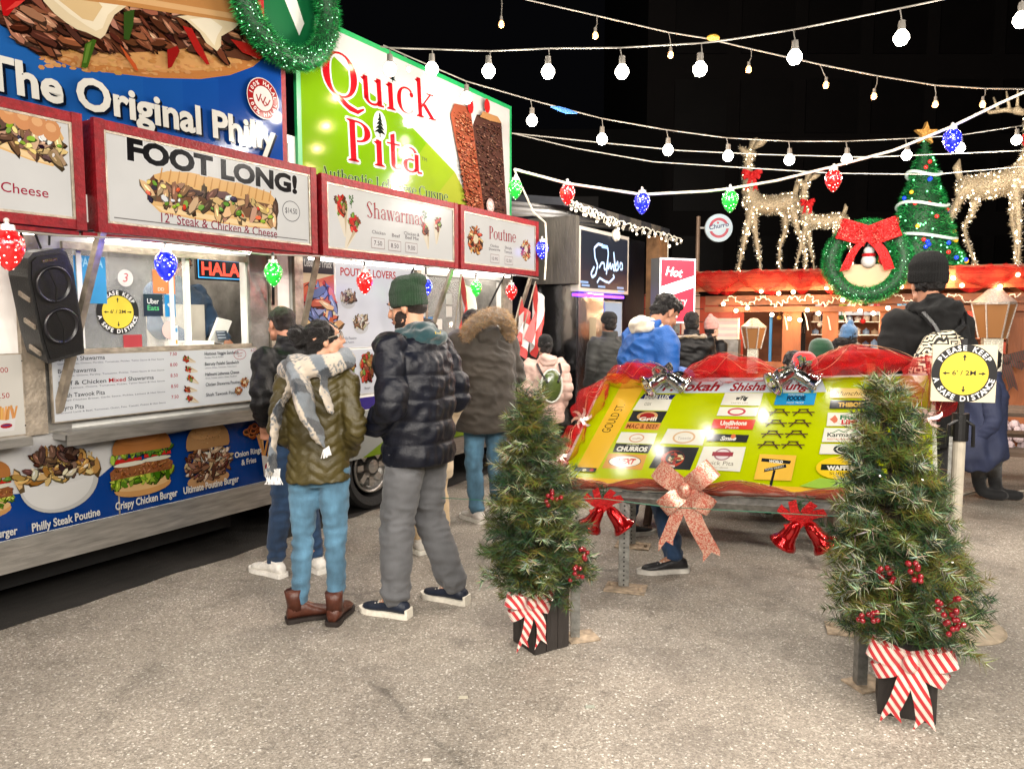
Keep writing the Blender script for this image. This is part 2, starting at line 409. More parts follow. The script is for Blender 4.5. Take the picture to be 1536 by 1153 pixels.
def bowl(pr, u, v, w_, h):
    n = 20; pts = [(u-w_/2*math.cos(math.pi*i/n), v+h*.55-h*.55*math.sin(math.pi*i/n)**.8) for i in range(n+1)]
    pr.poly(pts, (206,206,204)); pr.poly([(u+(a-u)*.9-w_*.02, v+h*.55+(b-v-h*.55)*.9) for a, b in pts], (232,232,230))
    pr.ell(u, v+h*.55, w_/2, h*.14, (222,222,220), 24)
    F_ = [(196,152,84),(214,174,104),(178,130,66),(226,192,128)]
    bits(pr, 26, inell(u, v+h*.6, w_*.52, h*.13), w_*.09, F_, 2.6)
    bits(pr, 90, inell(u, v+h*.72, w_*.42, h*.2), w_*.075, F_+[(90,62,50),(120,88,70),(70,50,44),(230,216,190)], 2.0)
    bits(pr, 26, inell(u-w_*.03, v+h*.86, w_*.26, h*.08), w_*.08, [(96,70,60),(128,92,74),(76,54,48)], 2.2)
def fries(pr, u, v, w_, h, logo=True):
    for i in range(16):
        a = random.uniform(-.35,.35); x = u+random.uniform(-.4,.4)*w_
        c = jit((222,160,92), 25); L = h*random.uniform(.45,.62); y0 = v+h*.42
        pr.poly([(x-w_*.045,y0),(x+w_*.045,y0),(x+w_*.045+math.sin(a)*L,y0+math.cos(a)*L),(x-w_*.045+math.sin(a)*L,y0+math.cos(a)*L)], c)
    pr.poly([(u-w_*.32,v),(u+w_*.32,v),(u+w_*.42,v+h*.5),(u,v+h*.44),(u-w_*.42,v+h*.5)], (236,232,228))
    if logo: pr.ell(u, v+h*.22, w_*.26, h*.1, (190,40,50), 12); pr.ell(u, v+h*.24, w_*.2, h*.03, (60,70,130), 10)
def onionrings(pr, u, v, r):
    for i in range(16):
        a = random.uniform(0, 6.28); k = random.uniform(.1, .62)*r; c = jit((150,76,34), 16)
        x, y = u+k*math.cos(a), v+k*math.sin(a)*.75; pr.ell(x, y-.02*r, r*.36, r*.3, tuple(q*.45 for q in c), 14, 0, .06); pr.ring(x, y, r*.35, r*.28, r*.14, c, 16)
        pr.ring(x-.02*r, y+.03*r, r*.3, r*.23, r*.035, tuple(min(255, q*1.35) for q in c), 14)
def sub(pr, u0, v0, u1, v1, h, flip=False):
    """long sandwich between two lower corners"""
    L = math.hypot(u1-u0, v1-v0); a = math.atan2(v1-v0, u1-u0); ca, sa = math.cos(a), math.sin(a)
    W_ = lambda x, y: (u0+x*L*ca-y*h*sa, v0+x*L*sa+y*h*ca)
    pr.poly([W_(.02,.2),W_(.08,.04),W_(.3,0),W_(.7,0),W_(.94,.05),W_(1,.2),W_(.98,.34),W_(.03,.36)], (226,178,116))
    pr.poly([W_(.05,.16),W_(.1,.06),W_(.7,.03),W_(.92,.08),W_(.9,.14)], (240,204,150))
    pr.poly([W_(.0,.62),W_(.05,.8),W_(.14,.93),W_(.3,1),W_(.7,1),W_(.93,.92),W_(1,.75),W_(.98,.6),W_(.5,.66)], (222,172,108))
    for i in range(15):
        x = .08+.06*i; pr.poly([W_(x,.7),W_(x+.012,.7),W_(x+.028,.97),W_(x+.02,.98)], (196,140,80))
    f = lambda: W_(random.uniform(.0,.99), random.uniform(.2,.64))
    pr.poly([W_(.0,.25),W_(1,.22),W_(1,.64),W_(0,.66)], (120,84,60))
    bits(pr, 70, f, h*.17, [(158,118,88),(190,150,112),(120,84,62),(216,176,120),(96,70,58)], 2.6)
    bits(pr, 30, f, h*.11, [(212,66,44),(226,96,60),(110,150,50),(150,180,60),(240,236,226),(44,36,50),(244,210,120)], 1.5)
def roundsub(pr, u0, v0, u1, v1, h):
    sub(pr, u0, v0, u1, v1, h)
    L = math.hypot(u1-u0, v1-v0); a = math.atan2(v1-v0, u1-u0); ca, sa = math.cos(a), math.sin(a)
    for i in range(6):
        x = .1+.15*i; y = h*.8; pr.ell(u0+x*L*ca-y*sa, v0+x*L*sa+y*ca, L*.1, h*.24, jit((206,140,88), 8), 14, a); pr.ell(u0+x*L*ca-y*1.08*sa-.005, v0+x*L*sa+y*1.08*ca, L*.06, h*.1, (226,168,116), 10, a)
def wrap(pr, u, v, s, a=0.0, dark=False):
    ca, sa = math.cos(a), math.sin(a); W_ = lambda x, y: (u+(x*ca-y*sa)*s, v+(x*sa+y*ca)*s)
    pr.poly([W_(-.04,-.6),W_(.06,-.58),W_(.26,.2),W_(.2,.42),W_(0,.5),W_(-.2,.4),W_(-.26,.15)], (226,210,184))
    pr.poly([W_(.02,-.55),W_(.22,.2),W_(.17,.36),W_(.06,.1)], (196,172,138))
    q = [W_(random.uniform(-.16,.16), random.uniform(.05,.46)) for _ in range(26)]
    it = iter(q); bits(pr, 26, lambda: next(it), s*.12, [(110,60,44),(150,84,56),(96,52,40),(196,44,40),(214,60,44),(120,140,60)], 2.0)
    pr.poly([W_(-.2,.1),W_(-.08,.3),W_(.06,.42),W_(0,.46),W_(-.16,.34)], (206,44,40))
def parsley(pr, u, v, s):
    pr.line([(u,v-s*.5),(u+s*.05,v+s*.2)], s*.05, (70,100,50)); bits(pr, 22, inell(u, v+s*.2, s*.3, s*.4), s*.13, [(70,110,50),(100,140,70),(50,84,40)], 1.3)
def plate(pr, u, v, r, rings=False):
    pr.ell(u, v-r*.2, r*.95, r*.62, (70,52,44), 18)
    bits(pr, 90, inell(u, v, r*.92, r*.92), r*.2, [(214,150,84),(190,110,66),(230,190,130),(160,70,48),(206,84,56),(120,72,50)], 2.6)
    pr.ell(u, v+r*.1, r*.32, r*.34, (226,206,170), 12, 0, .1)
def seal(pr, u, v, r, c=(170,36,40)):
    pr.ell(u, v, r, r, (240,232,228), 32); pr.ell(u, v, r*.96, r*.96, c, 32); pr.ell(u, v, r*.6, r*.6, (240,234,230), 28)
    pr.arc('100% HALAL', u, v, r*.77, r*.19, (244,238,234), 90, 17, .03); pr.arc('100% HALAL', u, v, r*.77, r*.19, (244,238,234), 270, 17, .03, True)
    for i in range(3): pr.line([(u-r*.42+i*r*.28, v+r*.12-i*r*.12),(u-r*.3+i*r*.28, v-r*.2-i*r*.04),(u-r*.12+i*r*.28, v+r*.2-i*r*.08)], r*.07, c)
    pr.line([(u-r*.1,v-r*.1),(u+r*.1,v-r*.35),(u+r*.3,v-r*.2)], r*.06, c)
def cedar(pr, u, v, s, c=(24,34,30)):
    pr.poly([(u-s*.03,v),(u+s*.03,v),(u+s*.03,v+s*.2),(u-s*.03,v+s*.2)], c)
    for i in range(5):
        y = v+s*(.14+.16*i); w_ = s*(.36-.07*i)
        pr.poly([(u-w_,y),(u-w_*.4,y+s*.04),(u-w_*.2,y-s*.01),(u+w_*.3,y+s*.03),(u+w_,y),(u+w_*.4,y+s*.17),(u,y+s*.2),(u-w_*.4,y+s*.16)], c)
def distancing(pr, u, v, r, square=False):
    BK = (26,26,28); YL = (226,204,66)
    if square: pr.poly([(u-r*1.0,v-r*1.0),(u+r*1.0,v-r*1.0),(u+r*1.0,v+r*1.0),(u-r*1.0,v+r*1.0)], (212,204,178))
    pr.ell(u, v, r, r, BK, 44); pr.ell(u, v, r*.74, r*.74, YL, 44)
    pr.arc('PLEASE KEEP', u, v, r*.87, r*.17, (240,240,238), 90, 11.2, .03); pr.arc('A SAFE DISTANCE', u, v, r*.87, r*.17, (240,240,238), 270, 10.6, .03, True)
    pr.text("6' / 2M", u, v-r*.055, r*.15, BK, align='c', bold=.012, width=r*.72)
    for a in range(4):
        ca, sa = round(math.cos(a*math.pi/2)), round(math.sin(a*math.pi/2)); W_ = lambda x, y: (u+x*r*ca-y*r*sa, v+x*r*sa+y*r*ca)
        k = .44 if a % 2 == 0 else .44
        pr.poly([W_(k,-.02),W_(k+.13,-.02),W_(k+.13,.02),W_(k,.02)], BK); pr.poly([W_(k+.11,-.06),W_(k+.22,0),W_(k+.11,.06)], BK)
# ---------------------------------------------------------------- people: skinned blobs joined into one continuous surface
def swave(P, scale, seed=0, k=9):
    r = np.random.RandomState(seed); o = np.zeros(len(P))
    for i in range(k):
        d = r.normal(size=3); d /= np.linalg.norm(d); f = scale*(0.6+r.rand()*1.6)
        o += np.sin(P @ d*f+r.rand()*6.28)/(1+.25*i)
    return o/2.2
def chain(mb, pts, rs, n=14, flat=1.0, up=(0,0,1), sub_=4):
    """rounded tapering limb through joints"""
    P = [Vector(p) for p in pts]; out = []; R = []
    for i in range(len(P)-1):
        for j in range(sub_):
            t = j/sub_; p0 = P[max(i-1,0)]; p1 = P[i]; p2 = P[i+1]; p3 = P[min(i+2,len(P)-1)]
            a = .5*((2*p1)+(p2-p0)*t+(2*p0-5*p1+4*p2-p3)*t*t+(3*p1-p0-3*p2+p3)*t**3)
            out.append(a); R.append(rs[i]*(1-t)+rs[i+1]*t)
    out.append(P[-1]); R.append(rs[-1])
    d0 = (out[0]-out[1]).normalized(); d1 = (out[-1]-out[-2]).normalized(); r0, r1 = R[0], R[-1]
    pre = [(out[0]+d0*r0*.92, r0*.3), (out[0]+d0*r0*.6, r0*.78)]; post = [(out[-1]+d1*r1*.6, r1*.78), (out[-1]+d1*r1*.92, r1*.3)]
    pp = [p for p, _ in pre]+out+[p for p, _ in post]; rr = [r for _, r in pre]+R+[r for _, r in post]
    mb.tube(pp, rr, n, True, False, flat, up)
def rings(mb, secs, n=28, pw=2.3):
    """secs: (x,y,z, rx, ry) stacked superellipse sections, closed ends"""
    vs = []
    for x, y, z, rx, ry in secs:
        for j in range(n):
            a = 2*math.pi*j/n; c, s_ = math.cos(a), math.sin(a)
            q = (abs(c)**pw+abs(s_)**pw)**(-1/pw); vs.append((x+rx*c*q, y+ry*s_*q, z))
    k = len(secs); fs = [tuple(range(n-1,-1,-1)), tuple((k-1)*n+j for j in range(n))]
    for i in range(k-1):
        for j in range(n): fs.append((i*n+j, i*n+(j+1)%n, (i+1)*n+(j+1)%n, (i+1)*n+j))
    mb.add(vs, fs)
def skin(mb, name, m, parent, vox=.012, smooth=4, disp=None, colr=None, rot=None, loc=None, fac=.6, post=2):
    me = bpy.data.meshes.new(name+'_t'); me.from_pydata(mb.v, [], mb.f); ob = bpy.data.objects.new('t', me); col.objects.link(ob)
    a = ob.modifiers.new('r', 'REMESH'); a.mode = 'VOXEL'; a.voxel_size = vox; a.use_smooth_shade = True
    b = ob.modifiers.new('s', 'SMOOTH'); b.factor = fac; b.iterations = smooth
    ob.hide_render = False
    dg = bpy.context.evaluated_depsgraph_get(); r = bpy.data.meshes.new_from_object(ob.evaluated_get(dg))
    bpy.data.objects.remove(ob); bpy.data.meshes.remove(me)
    n = len(r.vertices); P = np.empty(n*3, dtype=np.float32); r.vertices.foreach_get('co', P); P = P.reshape(-1,3).astype(float)
    if disp is not None:
        N = np.empty(n*3, dtype=np.float32); r.vertex_normals.foreach_get('vector', N); N = N.reshape(-1,3).astype(float)
        d = disp(P, N); Q = P+N*d[:,None] if d.ndim == 1 else P+d
        r.vertices.foreach_set('co', Q.astype(np.float32).ravel())
    cols = np.ones((n,4), dtype=np.float32)*.8
    if colr is not None: cols[:, :3] = colr(P)
    at = r.color_attributes.new('Col', 'FLOAT_COLOR', 'POINT'); at.data.foreach_set('color', cols.ravel())
    r.materials.clear(); r.materials.append(m); r.polygons.foreach_set('use_smooth', [True]*len(r.polygons)); r.update(); r.name = name
    o = bpy.data.objects.new(name, r); col.objects.link(o); o.parent = parent
    return o
def hand(mb, w_, d, k=1.0, side=1, curl=.6, palm_n=None):
    """palm and five fingers from wrist point w_ along d"""
    w_ = Vector(w_); d = Vector(d).normalized(); up = Vector(palm_n) if palm_n else Vector((0,0,1))
    x = d.cross(up); x = x.normalized() if x.length > .1 else d.orthogonal().normalized(); nrm = x.cross(d).normalized()
    chain(mb, [w_-d*.02, w_+d*.04*k, w_+d*.085*k], [.024*k,.036*k,.036*k], 12, .5, nrm)
    for i, (off, L) in enumerate(((-.03,.062),(-.01,.072),(.01,.068),(.03,.052))):
        a = w_+d*.085*k+x*off*k; c1 = (d-nrm*curl*.5).normalized(); c2 = (d-nrm*curl*1.6).normalized(); b = a+c1*L*.5*k; e = b+c2*L*.5*k
        chain(mb, [a-d*.02, a, b, e], [.0085*k]*3+[.0072*k], 8)
    t0 = w_+d*.03*k-x*.03*k*side; t1 = t0+(d*.6-x*side*.7).normalized()*.035*k; t2 = t1+(d-nrm*curl*.5).normalized()*.03*k
    chain(mb, [t0, t1, t2], [.012*k,.0105*k,.008*k], 8)
def head_blob(mb, c, M, k=1.0, nose=1.0):
    f = lambda x, y, z: Vector(c)+M @ Vector((x*k, y*k, z*k))
    E = lambda p, r, n=16: mb.ell(f(*p), tuple(q*k for q in r), n, 12, M)
    E((0,-.012,.032), (.074,.092,.084)); E((0,.028,-.03), (.058,.064,.072)); E((0,.048,-.075), (.036,.034,.028)); E((0,.06,.045), (.05,.03,.035))
    E((.03,.052,-.03), (.028,.028,.032)); E((-.03,.052,-.03), (.028,.028,.032))
    chain(mb, [f(0,.086,.022), f(0,.104,-.004), f(0,.108*nose,-.022)], [.009*k,.011*k,.014*k], 10); E((.013,.092,-.026), (.01,.011,.009), 8); E((-.013,.092,-.026), (.01,.011,.009), 8)
    E((0,.088,-.052), (.024,.012,.007), 12); E((0,.084,-.065), (.02,.013,.009), 12); E((0,.082,-.088), (.018,.016,.014), 12); E((.028,.08,.036), (.024,.012,.008), 8); E((-.028,.08,.036), (.024,.012,.008), 8)
    for sx in (1,-1): E((sx*.077,-.008,-.008), (.009,.018,.03), 10); chain(mb, [f(sx*.05,.02,-.06), f(sx*.03,.055,-.085)], [.018*k,.02*k], 8)
SKIN = {}
def skinmat(c):
    k = tuple(c)
    if k not in SKIN: SKIN[k] = mat('skin_%d' % len(SKIN), c, .5, 0, .08, 30, .08, 200, spec=.4)
    return SKIN[k]
def shoe(parent, loc, yaw, L=.29, c=(230,226,220), sole=(232,228,216), style='sneaker', pitch=0.0, rough=.5, label=None, name='shoe'):
    w_ = .052; hs = {'sneaker':.088,'boot':.10}[style]; M = Matrix.Rotation(yaw,3,'Z') @ Matrix.Rotation(pitch,3,'X'); l0 = Vector(loc)
    def fn(x, y, z): return l0+M @ Vector((x, y, z))
    # y: heel -.085 .. toe L-.085
    prof = [(-.085,.030),(-.075,.038),(-.05,.041),(-.01,.040),(.04,.041),(.10,.050),(.145,.051),(.175,.045),(.195,.032),(L-.085,.012)]
    kk = L/.29; outline = [(wx, y*kk) for y, wx in prof]+[(-wx, y*kk) for y, wx in reversed(prof)]
    m = MB(); st = .028 if style == 'sneaker' else .018
    m.prism([(x*1.06,y*1.02) for x,y in outline], lambda u,v,h: fn(u,v,h), 0, st)
    if style == 'boot': m.prism([(x*.95,y) for x,y in outline if y < 0], lambda u,v,h: fn(u,v,h), -.02, .002)
    so = m.build('sole', mat('sole_%s' % str(sole), sole, .6, 0, .12, 40, .2, 120), None)
    m = MB(); secs = []
    hts = [(-.08,.55,.4),(-.07,.8,.75),(-.04,1,.95),(0,1.0,1),(.03,.98,.92),(.06,.9,.74),(.09,.9,.6),(.13,.92,.48),(.165,.85,.42),(.19,.6,.34),(L/kk-.09,.25,.2)]
    n = 14; vs = []
    for y, wf, hf in hts:
        wx = np.interp(y, [p[0] for p in prof], [p[1] for p in prof])*wf/.95; h = hs*hf
        for j in range(n):
            a = math.pi*2*j/n; x = wx*math.cos(a); z = h*.5+h*.5*math.sin(a); vs.append(fn(x, y*kk, st*.6+z))
    k = len(hts); fs = [tuple(range(n-1,-1,-1)), tuple((k-1)*n+j for j in range(n))]
    for i in range(k-1):
        for j in range(n): fs.append((i*n+j, i*n+(j+1)%n, (i+1)*n+(j+1)%n, (i+1)*n+j))
    m.add(vs, fs)
    if style == 'boot': m.tube([fn(0,-.02,.06), fn(0,-.03,.12), fn(0,-.035,.165)], [.045,.044,.047], 14)
    else: m.tube([fn(0,-.018,.07), fn(0,-.025,.098)], [.036,.038], 12)
    up = m.build(name, mat('upper_%s_%s' % (str(c), rough), c, rough, 0, .18, 30, .15, 90, spec=.4), parent, smooth=True)
    so.parent = up
    if style == 'sneaker':
        m = MB()
        for i in range(5): y = .035+.02*i; z = st*.6+hs*(.93-.1*i); m.bar(fn(-.022,y,z-.004), fn(.022,y,z-.004), .008, .006)
        m.build('laces', mat('laces_%s' % str(sole), sole, .8), up)
        m = MB(); m.prism([(x*1.03,y*1.01) for x,y in outline if y < -.055], lambda u,v,h: fn(u,v,h), st, .052) if sum(c) < 250 else None
        if m.v: m.build('heel_tab', mat('laces_%s' % str(sole), sole, .8), up)
    return up
def lerp(a, b, t): return Vector(a)*(1-t)+Vector(b)*t
def make_person(label, loc, yaw, H=1.75, skinc=(196,150,122), jacket=None, trousers=None, shoes=None, hair=None, hat=None, head=(0,0,0), headoff=(0,0,0), lean=0.0, leanx=0.0,
                legs=None, arms=None, vox=.011, group=None, seated=False, hood=None, bulk=1.0, handc=None, beard=None, bodyvox=None, hands=True, neck=True, lift=0.0):
    """faces +y before yaw. legs: [(hip),(knee),(ankle),footyaw]*2  arms: [(shoulder),(elbow),(wrist)]*2, in metres for 1.75 m"""
    k = H/1.75; t = thing('person', label, 'person', loc, yaw, group); Z = lambda p: Vector(p)*k
    sh = lambda p: Vector((p[0]+leanx*max(0,p[2]-.9), p[1]+lean*max(0,p[2]-.9), p[2]))
    if legs is None: legs = [((.09,0,.90),(.10,.02,.49),(.10,-.03,.09),-.12),((-.09,0,.90),(-.10,.02,.49),(-.10,-.03,.09),.12)]
    if arms is None: arms = [((.19,0,1.41),(.25,-.03,1.13),(.22,.10,.92)),((-.19,0,1.41),(-.25,-.03,1.13),(-.22,.10,.92))]
    arms = [[sh(p) for p in a] for a in arms]
    hc = sh((headoff[0], .02+headoff[1], 1.625+headoff[2])); Mh = Euler(head, 'XYZ').to_matrix()
    Mh = Matrix.Rotation(head[2],3,'Z') @ Matrix.Rotation(head[0],3,'X') @ Matrix.Rotation(head[1],3,'Y')
    # body
    mb = MB(); nb = sh((0,-.01,1.47))
    if seated: rings(mb, [tuple(sh((0,0,z)))+(rx,ry) for z,rx,ry in ((.86,.13,.1),(1.0,.125,.09),(1.2,.14,.095),(1.35,.155,.09),(1.44,.11,.07))], 20)
    else: rings(mb, [tuple(sh((0,0,z)))+(rx,ry) for z,rx,ry in ((.84,.12,.09),(.95,.13,.1),(1.05,.12,.09),(1.2,.135,.095),(1.35,.155,.09),(1.44,.11,.07))], 20)
    chain(mb, [nb-Vector((0,0,.05)), nb+(hc-nb)*.4, hc+Mh @ Vector((0,-.025,-.03))], [.062,.054,.055], 14)
    for lg in legs: chain(mb, [lg[0], lg[1], lg[2]], [.075,.05,.036], 10); chain(mb, [Vector(lg[2]), Vector(lg[2])+Vector((math.sin(-lg[3])*.08, math.cos(lg[3])*.08, -.04))], [.034,.028], 8)
    for i, a in enumerate(arms):
        chain(mb, a, [.045,.038,.027], 10)
        if hands: hand(mb, a[2], Vector(a[2])-Vector(a[1]), 1.0, 1 if i == 0 else -1)
    head_blob(mb, hc, Mh)
    mb.v = [tuple(Vector(v)*k) for v in mb.v]
    body = skin(mb, 'body', skinmat(skinc), t, (bodyvox or vox*.72), 3, fac=.5)
    HF = lambda x, y, z: (Vector(hc)+Mh @ Vector((x,y,z)))*k
    # eyes, brows and lips
    m = MB()
    for sx in (1,-1): m.color((226,220,214)).ell(HF(sx*.029,.073,.018), .0125*k, 10, 8); m.color((40,26,20)).ell(HF(sx*.029,.083,.018), .0055*k, 8, 6)
    m.build('eyes', vmat('eye_print', .15), t, smooth=True)
    m = MB()
    for sx in (1,-1): m.tube([HF(sx*.014,.094,.038), HF(sx*.03,.094,.043), HF(sx*.046,.084,.037)], [.003,.0042,.002], 6)
    m.build('eyebrows', mat('brow_hair', (34,24,20), .8), t)
    m = MB(); m.tube([HF(-.022,.092,-.057), HF(-.008,.1005,-.0555), HF(.008,.1005,-.0555), HF(.022,.092,-.057)], [.0025,.0042,.0042,.0025], 8); m.tube([HF(-.02,.091,-.062), HF(0,.0985,-.064), HF(.02,.091,-.062)], [.002,.005,.002], 8)
    m.build('lips', mat('lip_skin', (150,84,76), .45), t, smooth=True)
    if beard:
        m = MB()
        for p, r in (((0,.05,-.085),(.052,.042,.03)),((.045,.028,-.05),(.022,.04,.045)),((-.045,.028,-.05),(.022,.04,.045)),((0,.088,-.041),(.028,.012,.006))): m.ell(Vector(hc)+Mh @ Vector(p), r, 14, 10, Mh)
        m.v = [tuple(Vector(v)*k) for v in m.v]
        skin(m, 'beard', mat('beard_hair', beard, .9, 0, .4, 60, .8, 300), t, .006, 2, lambda P,N: .002*swave(P,500,3))
    # trousers
    if trousers:
        mb = MB(); r = trousers.get('r', (.105,.075,.062)); cr = trousers.get('cut', .06)
        if not seated: rings(mb, [(0,0,.80,.12,.10),(0,0,.88,.158,.118),(0,-.01,.95,.165,.12),(0,0,1.04,.15,.108)], 24)
        else: mb.ell(((legs[0][0][0]+legs[1][0][0])/2, legs[0][0][1], legs[0][0][2]), (.17,.14,.11), 18, 12)
        for lg in legs:
            a = Vector(lg[2]); b = Vector(lg[1]); e = a+(b-a).normalized()*cr*.3
            chain(mb, [lg[0], lerp(lg[0],lg[1],.5), lg[1], lerp(lg[1],e,.45), e], [r[0]*1.0, r[0]*.86, r[1], (r[1]+r[2])/2*1.03, r[2]], 18)
        mb.v = [tuple(Vector(v)*k) for v in mb.v]
        wr = trousers.get('wr', .006); sd = trousers.get('seed', 1); kz = legs[0][1][2]*k
        def dj(P, N):
            Q = P*np.array([1.,1.,2.6]); near = np.exp(-((P[:,2]-kz)/.12)**2)+np.exp(-((P[:,2]-.12)/.10)**2)*1.5+.35+np.exp(-((P[:,2]-.85*k)/.1)**2)*.8
            w1 = swave(Q, 20, sd); w2 = swave(P*np.array([1,1,1.7]), 30, sd+5)
            return wr*near*(.6*w1-.9*np.abs(w2)+.2)
        skin(mb, 'trousers', trousers['m'], t, vox*.9, 3, dj)
    if shoes:
        for i, lg in enumerate(legs):
            if i >= shoes.get('n', 2): break
            a = Vector(lg[2])*k; shoe(t, (a.x, a.y, (a.z-.09*k) if not seated or a.z > .05 else 0), lg[3], **{q: v for q, v in shoes.items() if q != 'n'})
    # jacket
    if jacket:
        J = jacket; mb = MB(); b = J.get('bulk', 1.0); hem = J.get('hem', .78); top = 1.48
        W0 = J.get('w', (.20,.205,.195,.205,.225,.18,.085)); D0 = J.get('d', (.15,.155,.145,.15,.15,.12,.085)); zs = (hem, hem+.08, 1.02, 1.18, 1.34, 1.43, 1.49)
        secs = []
        for z, rx, ry in zip(zs, W0, D0): p = sh((0,-.01,z)); secs.append((p.x, p.y, p.z, rx*b, ry*b))
        rings(mb, secs, 36, 2.4)
        ar = J.get('ar', (.082,.068,.052))
        for a in arms:
            e = Vector(a[2]); 
            chain(mb, [Vector(a[0])*.86+Vector((0,0,1.36*.14)), a[0], lerp(a[0],a[1],.5), a[1], lerp(a[1],a[2],.5), lerp(a[1],e,.93)], [ar[0]*b,ar[0]*1.03*b,(ar[0]+ar[1])/2*b,ar[1]*1.04*b,(ar[1]+ar[2])/2*b,ar[2]*b], 18)
        if J.get('collar', True):
            p = sh((0,-.015,1.50)); mb.lathe(p, [(.0001,-.05),(.082,-.05),(.088,0),(.088,.045),(.074,.055),(.06,.03),(.0001,.0)], 22)
        mb.v = [tuple(Vector(v)*k) for v in mb.v]
        pf = J.get('puff'); sd = J.get('seed', 2); amp = J.get('amp', .016); wr = J.get('wr', .006)
        def dj(P, N):
            d = wr*(.8*swave(P*np.array([1,1,1.6]), 22, sd)-.9*np.abs(swave(P, 38, sd+3))+.3)*(.6+.5*np.abs(swave(P, 9, sd+21)))
            if pf:
                z = P[:,2]+.008*swave(P, 14, sd+7); 
                if J.get('chev'): z = z+.12*np.abs(((P[:,0]/.16+.5) % 1.0)-.5)*1.0
                ph = ((z-hem*k) % (pf*k))/(pf*k); d = d+amp*(.8+.25*swave(P, 12, sd+31))*(np.sin(np.pi*ph)**.45-.75)+.4*amp*swave(P*np.array([1.,1.,.5]), 60, sd+9)*np.sin(np.pi*ph)
            return d
        jo = skin(mb, J.get('name', 'jacket'), J['m'], t, vox*.85, 3, dj, J.get('colr'))
        if J.get('cuffs'):
            for a in arms:
                m = MB(); m.tube([lerp(a[1],a[2],.88)*k, lerp(a[1],a[2],.97)*k], [ar[2]*1.0*b*k, ar[2]*.86*b*k], 14); m.build('cuff', J['cuffs'], jo, smooth=True)
    if hair:
        mb = MB(); hs = hair.get('s', 1.0)
        for p, r in hair.get('b', [((0,-.02,.045),(.083,.098,.083)),((0,-.05,-.01),(.076,.06,.065))]): mb.ell(Vector(hc)+Mh @ Vector(p), tuple(q*hs for q in r), 18, 12, Mh)
        mb.v = [tuple(Vector(v)*k) for v in mb.v]
        ha = hair.get('amp', .006)
        skin(mb, 'hair', hair['m'], t, vox*.65, 2, lambda P,N: ha*swave(P*np.array([1,1,.6]), 110, 4)+ha*.4*swave(P, 300, 9))
    if hat:
        mb = MB(); b = hat.get('b', .25); S = hat.get('s', 1.0); ht = hat.get('h', 1.0)
        f = lambda y, z, r, fl=1: tuple(hc+Mh @ Vector((0,y,z)))
        vs = []
        M2 = Mh @ Matrix.Rotation(hat.get('tilt', .14),3,'X')
        prof = hat.get('prof', [(.0001,-.0),(.078,0),(.092,.004),(.096,.02),(.096,.052),(.091,.06),(.093,.075),(.09,.10),(.075,.135),(.045,.158),(.0001,.165)])
        mb.lathe(Vector(hc)+Mh @ Vector((0,-.012,hat.get('z',.012))), [(r*S, z*S*ht) for r,z in prof], 28, M2)
        if hat.get('slouch'): mb.ell(Vector(hc)+M2 @ Vector((0,-.06,.13)), (.062,.06,.045), 14, 10, M2)
        if hat.get('pom'): mb.ell(Vector(hc)+M2 @ Vector((0,-.01,.19)), .035, 14, 10)
        mb.v = [tuple(Vector(v)*k) for v in mb.v]
        def dh(P, N):
            c = np.array(hc)*k; a = np.arctan2(P[:,1]-c[1], P[:,0]-c[0]); return .0016*np.sign(np.sin(a*46))*(1 if hat.get('rib', True) else 0)+.004*swave(P*np.array([.7,.7,2.]), 30, 3)
        skin(mb, hat.get('name', 'knit_hat'), hat['m'], t, vox*.6, 2, dh)
    if hood:
        mb = MB()
        for p, r in hood['b']: mb.ell(sh(p), r, 20, 12)
        mb.v = [tuple(Vector(v)*k) for v in mb.v]
        skin(mb, hood.get('name', 'hood'), hood['m'], t, vox*.8, 3, lambda P,N: hood.get('amp', .008)*(swave(P*np.array([1,1,2.2]), 30, 6)-np.abs(swave(P, 50, 8))), hood.get('colr'))
    t['_k'] = k
    return t, dict(hc=Vector(hc), Mh=Mh, k=k, HF=HF, sh=sh, arms=arms)
def cloth_mat(name, c, rough=.8, var=.2, vs=14, bump=.3, bs=220, sheen=.15, stretch=None): return mat(name, c, rough, 0, var, vs, bump, bs, sheen=sheen, stretch=stretch)
DENIM = cloth_mat('blue_denim', (56,80,102), .85, .5, 9, .35, 260, .1, (1,1,.5)); DENIM2 = cloth_mat('dark_denim', (34,60,92), .85, .5, 8, .35, 260, .1, (1,1,.45))
DENIM3 = cloth_mat('light_denim', (72,110,134), .85, .5, 10, .35, 260, .1, (1,1,.5))
BLKN = mat('black_nylon', (7,7,9), .5, 0, .25, 10, .25, 120, spec=.3); NAVY = mat('navy_nylon', (12,15,26), .45, 0, .25, 8, .2, 120, spec=.32)
OLIVE = mat('olive_nylon', (64,56,24), .45, 0, .25, 12, .25, 130, spec=.45); HAIRB = mat('black_hair', (16,12,11), .38, 0, .5, 40, .9, 260, spec=.5, stretch=(1,1,.3))
HAIRD = mat('dark_brown_hair', (30,20,15), .45, 0, .5, 40, .9, 260, spec=.5)
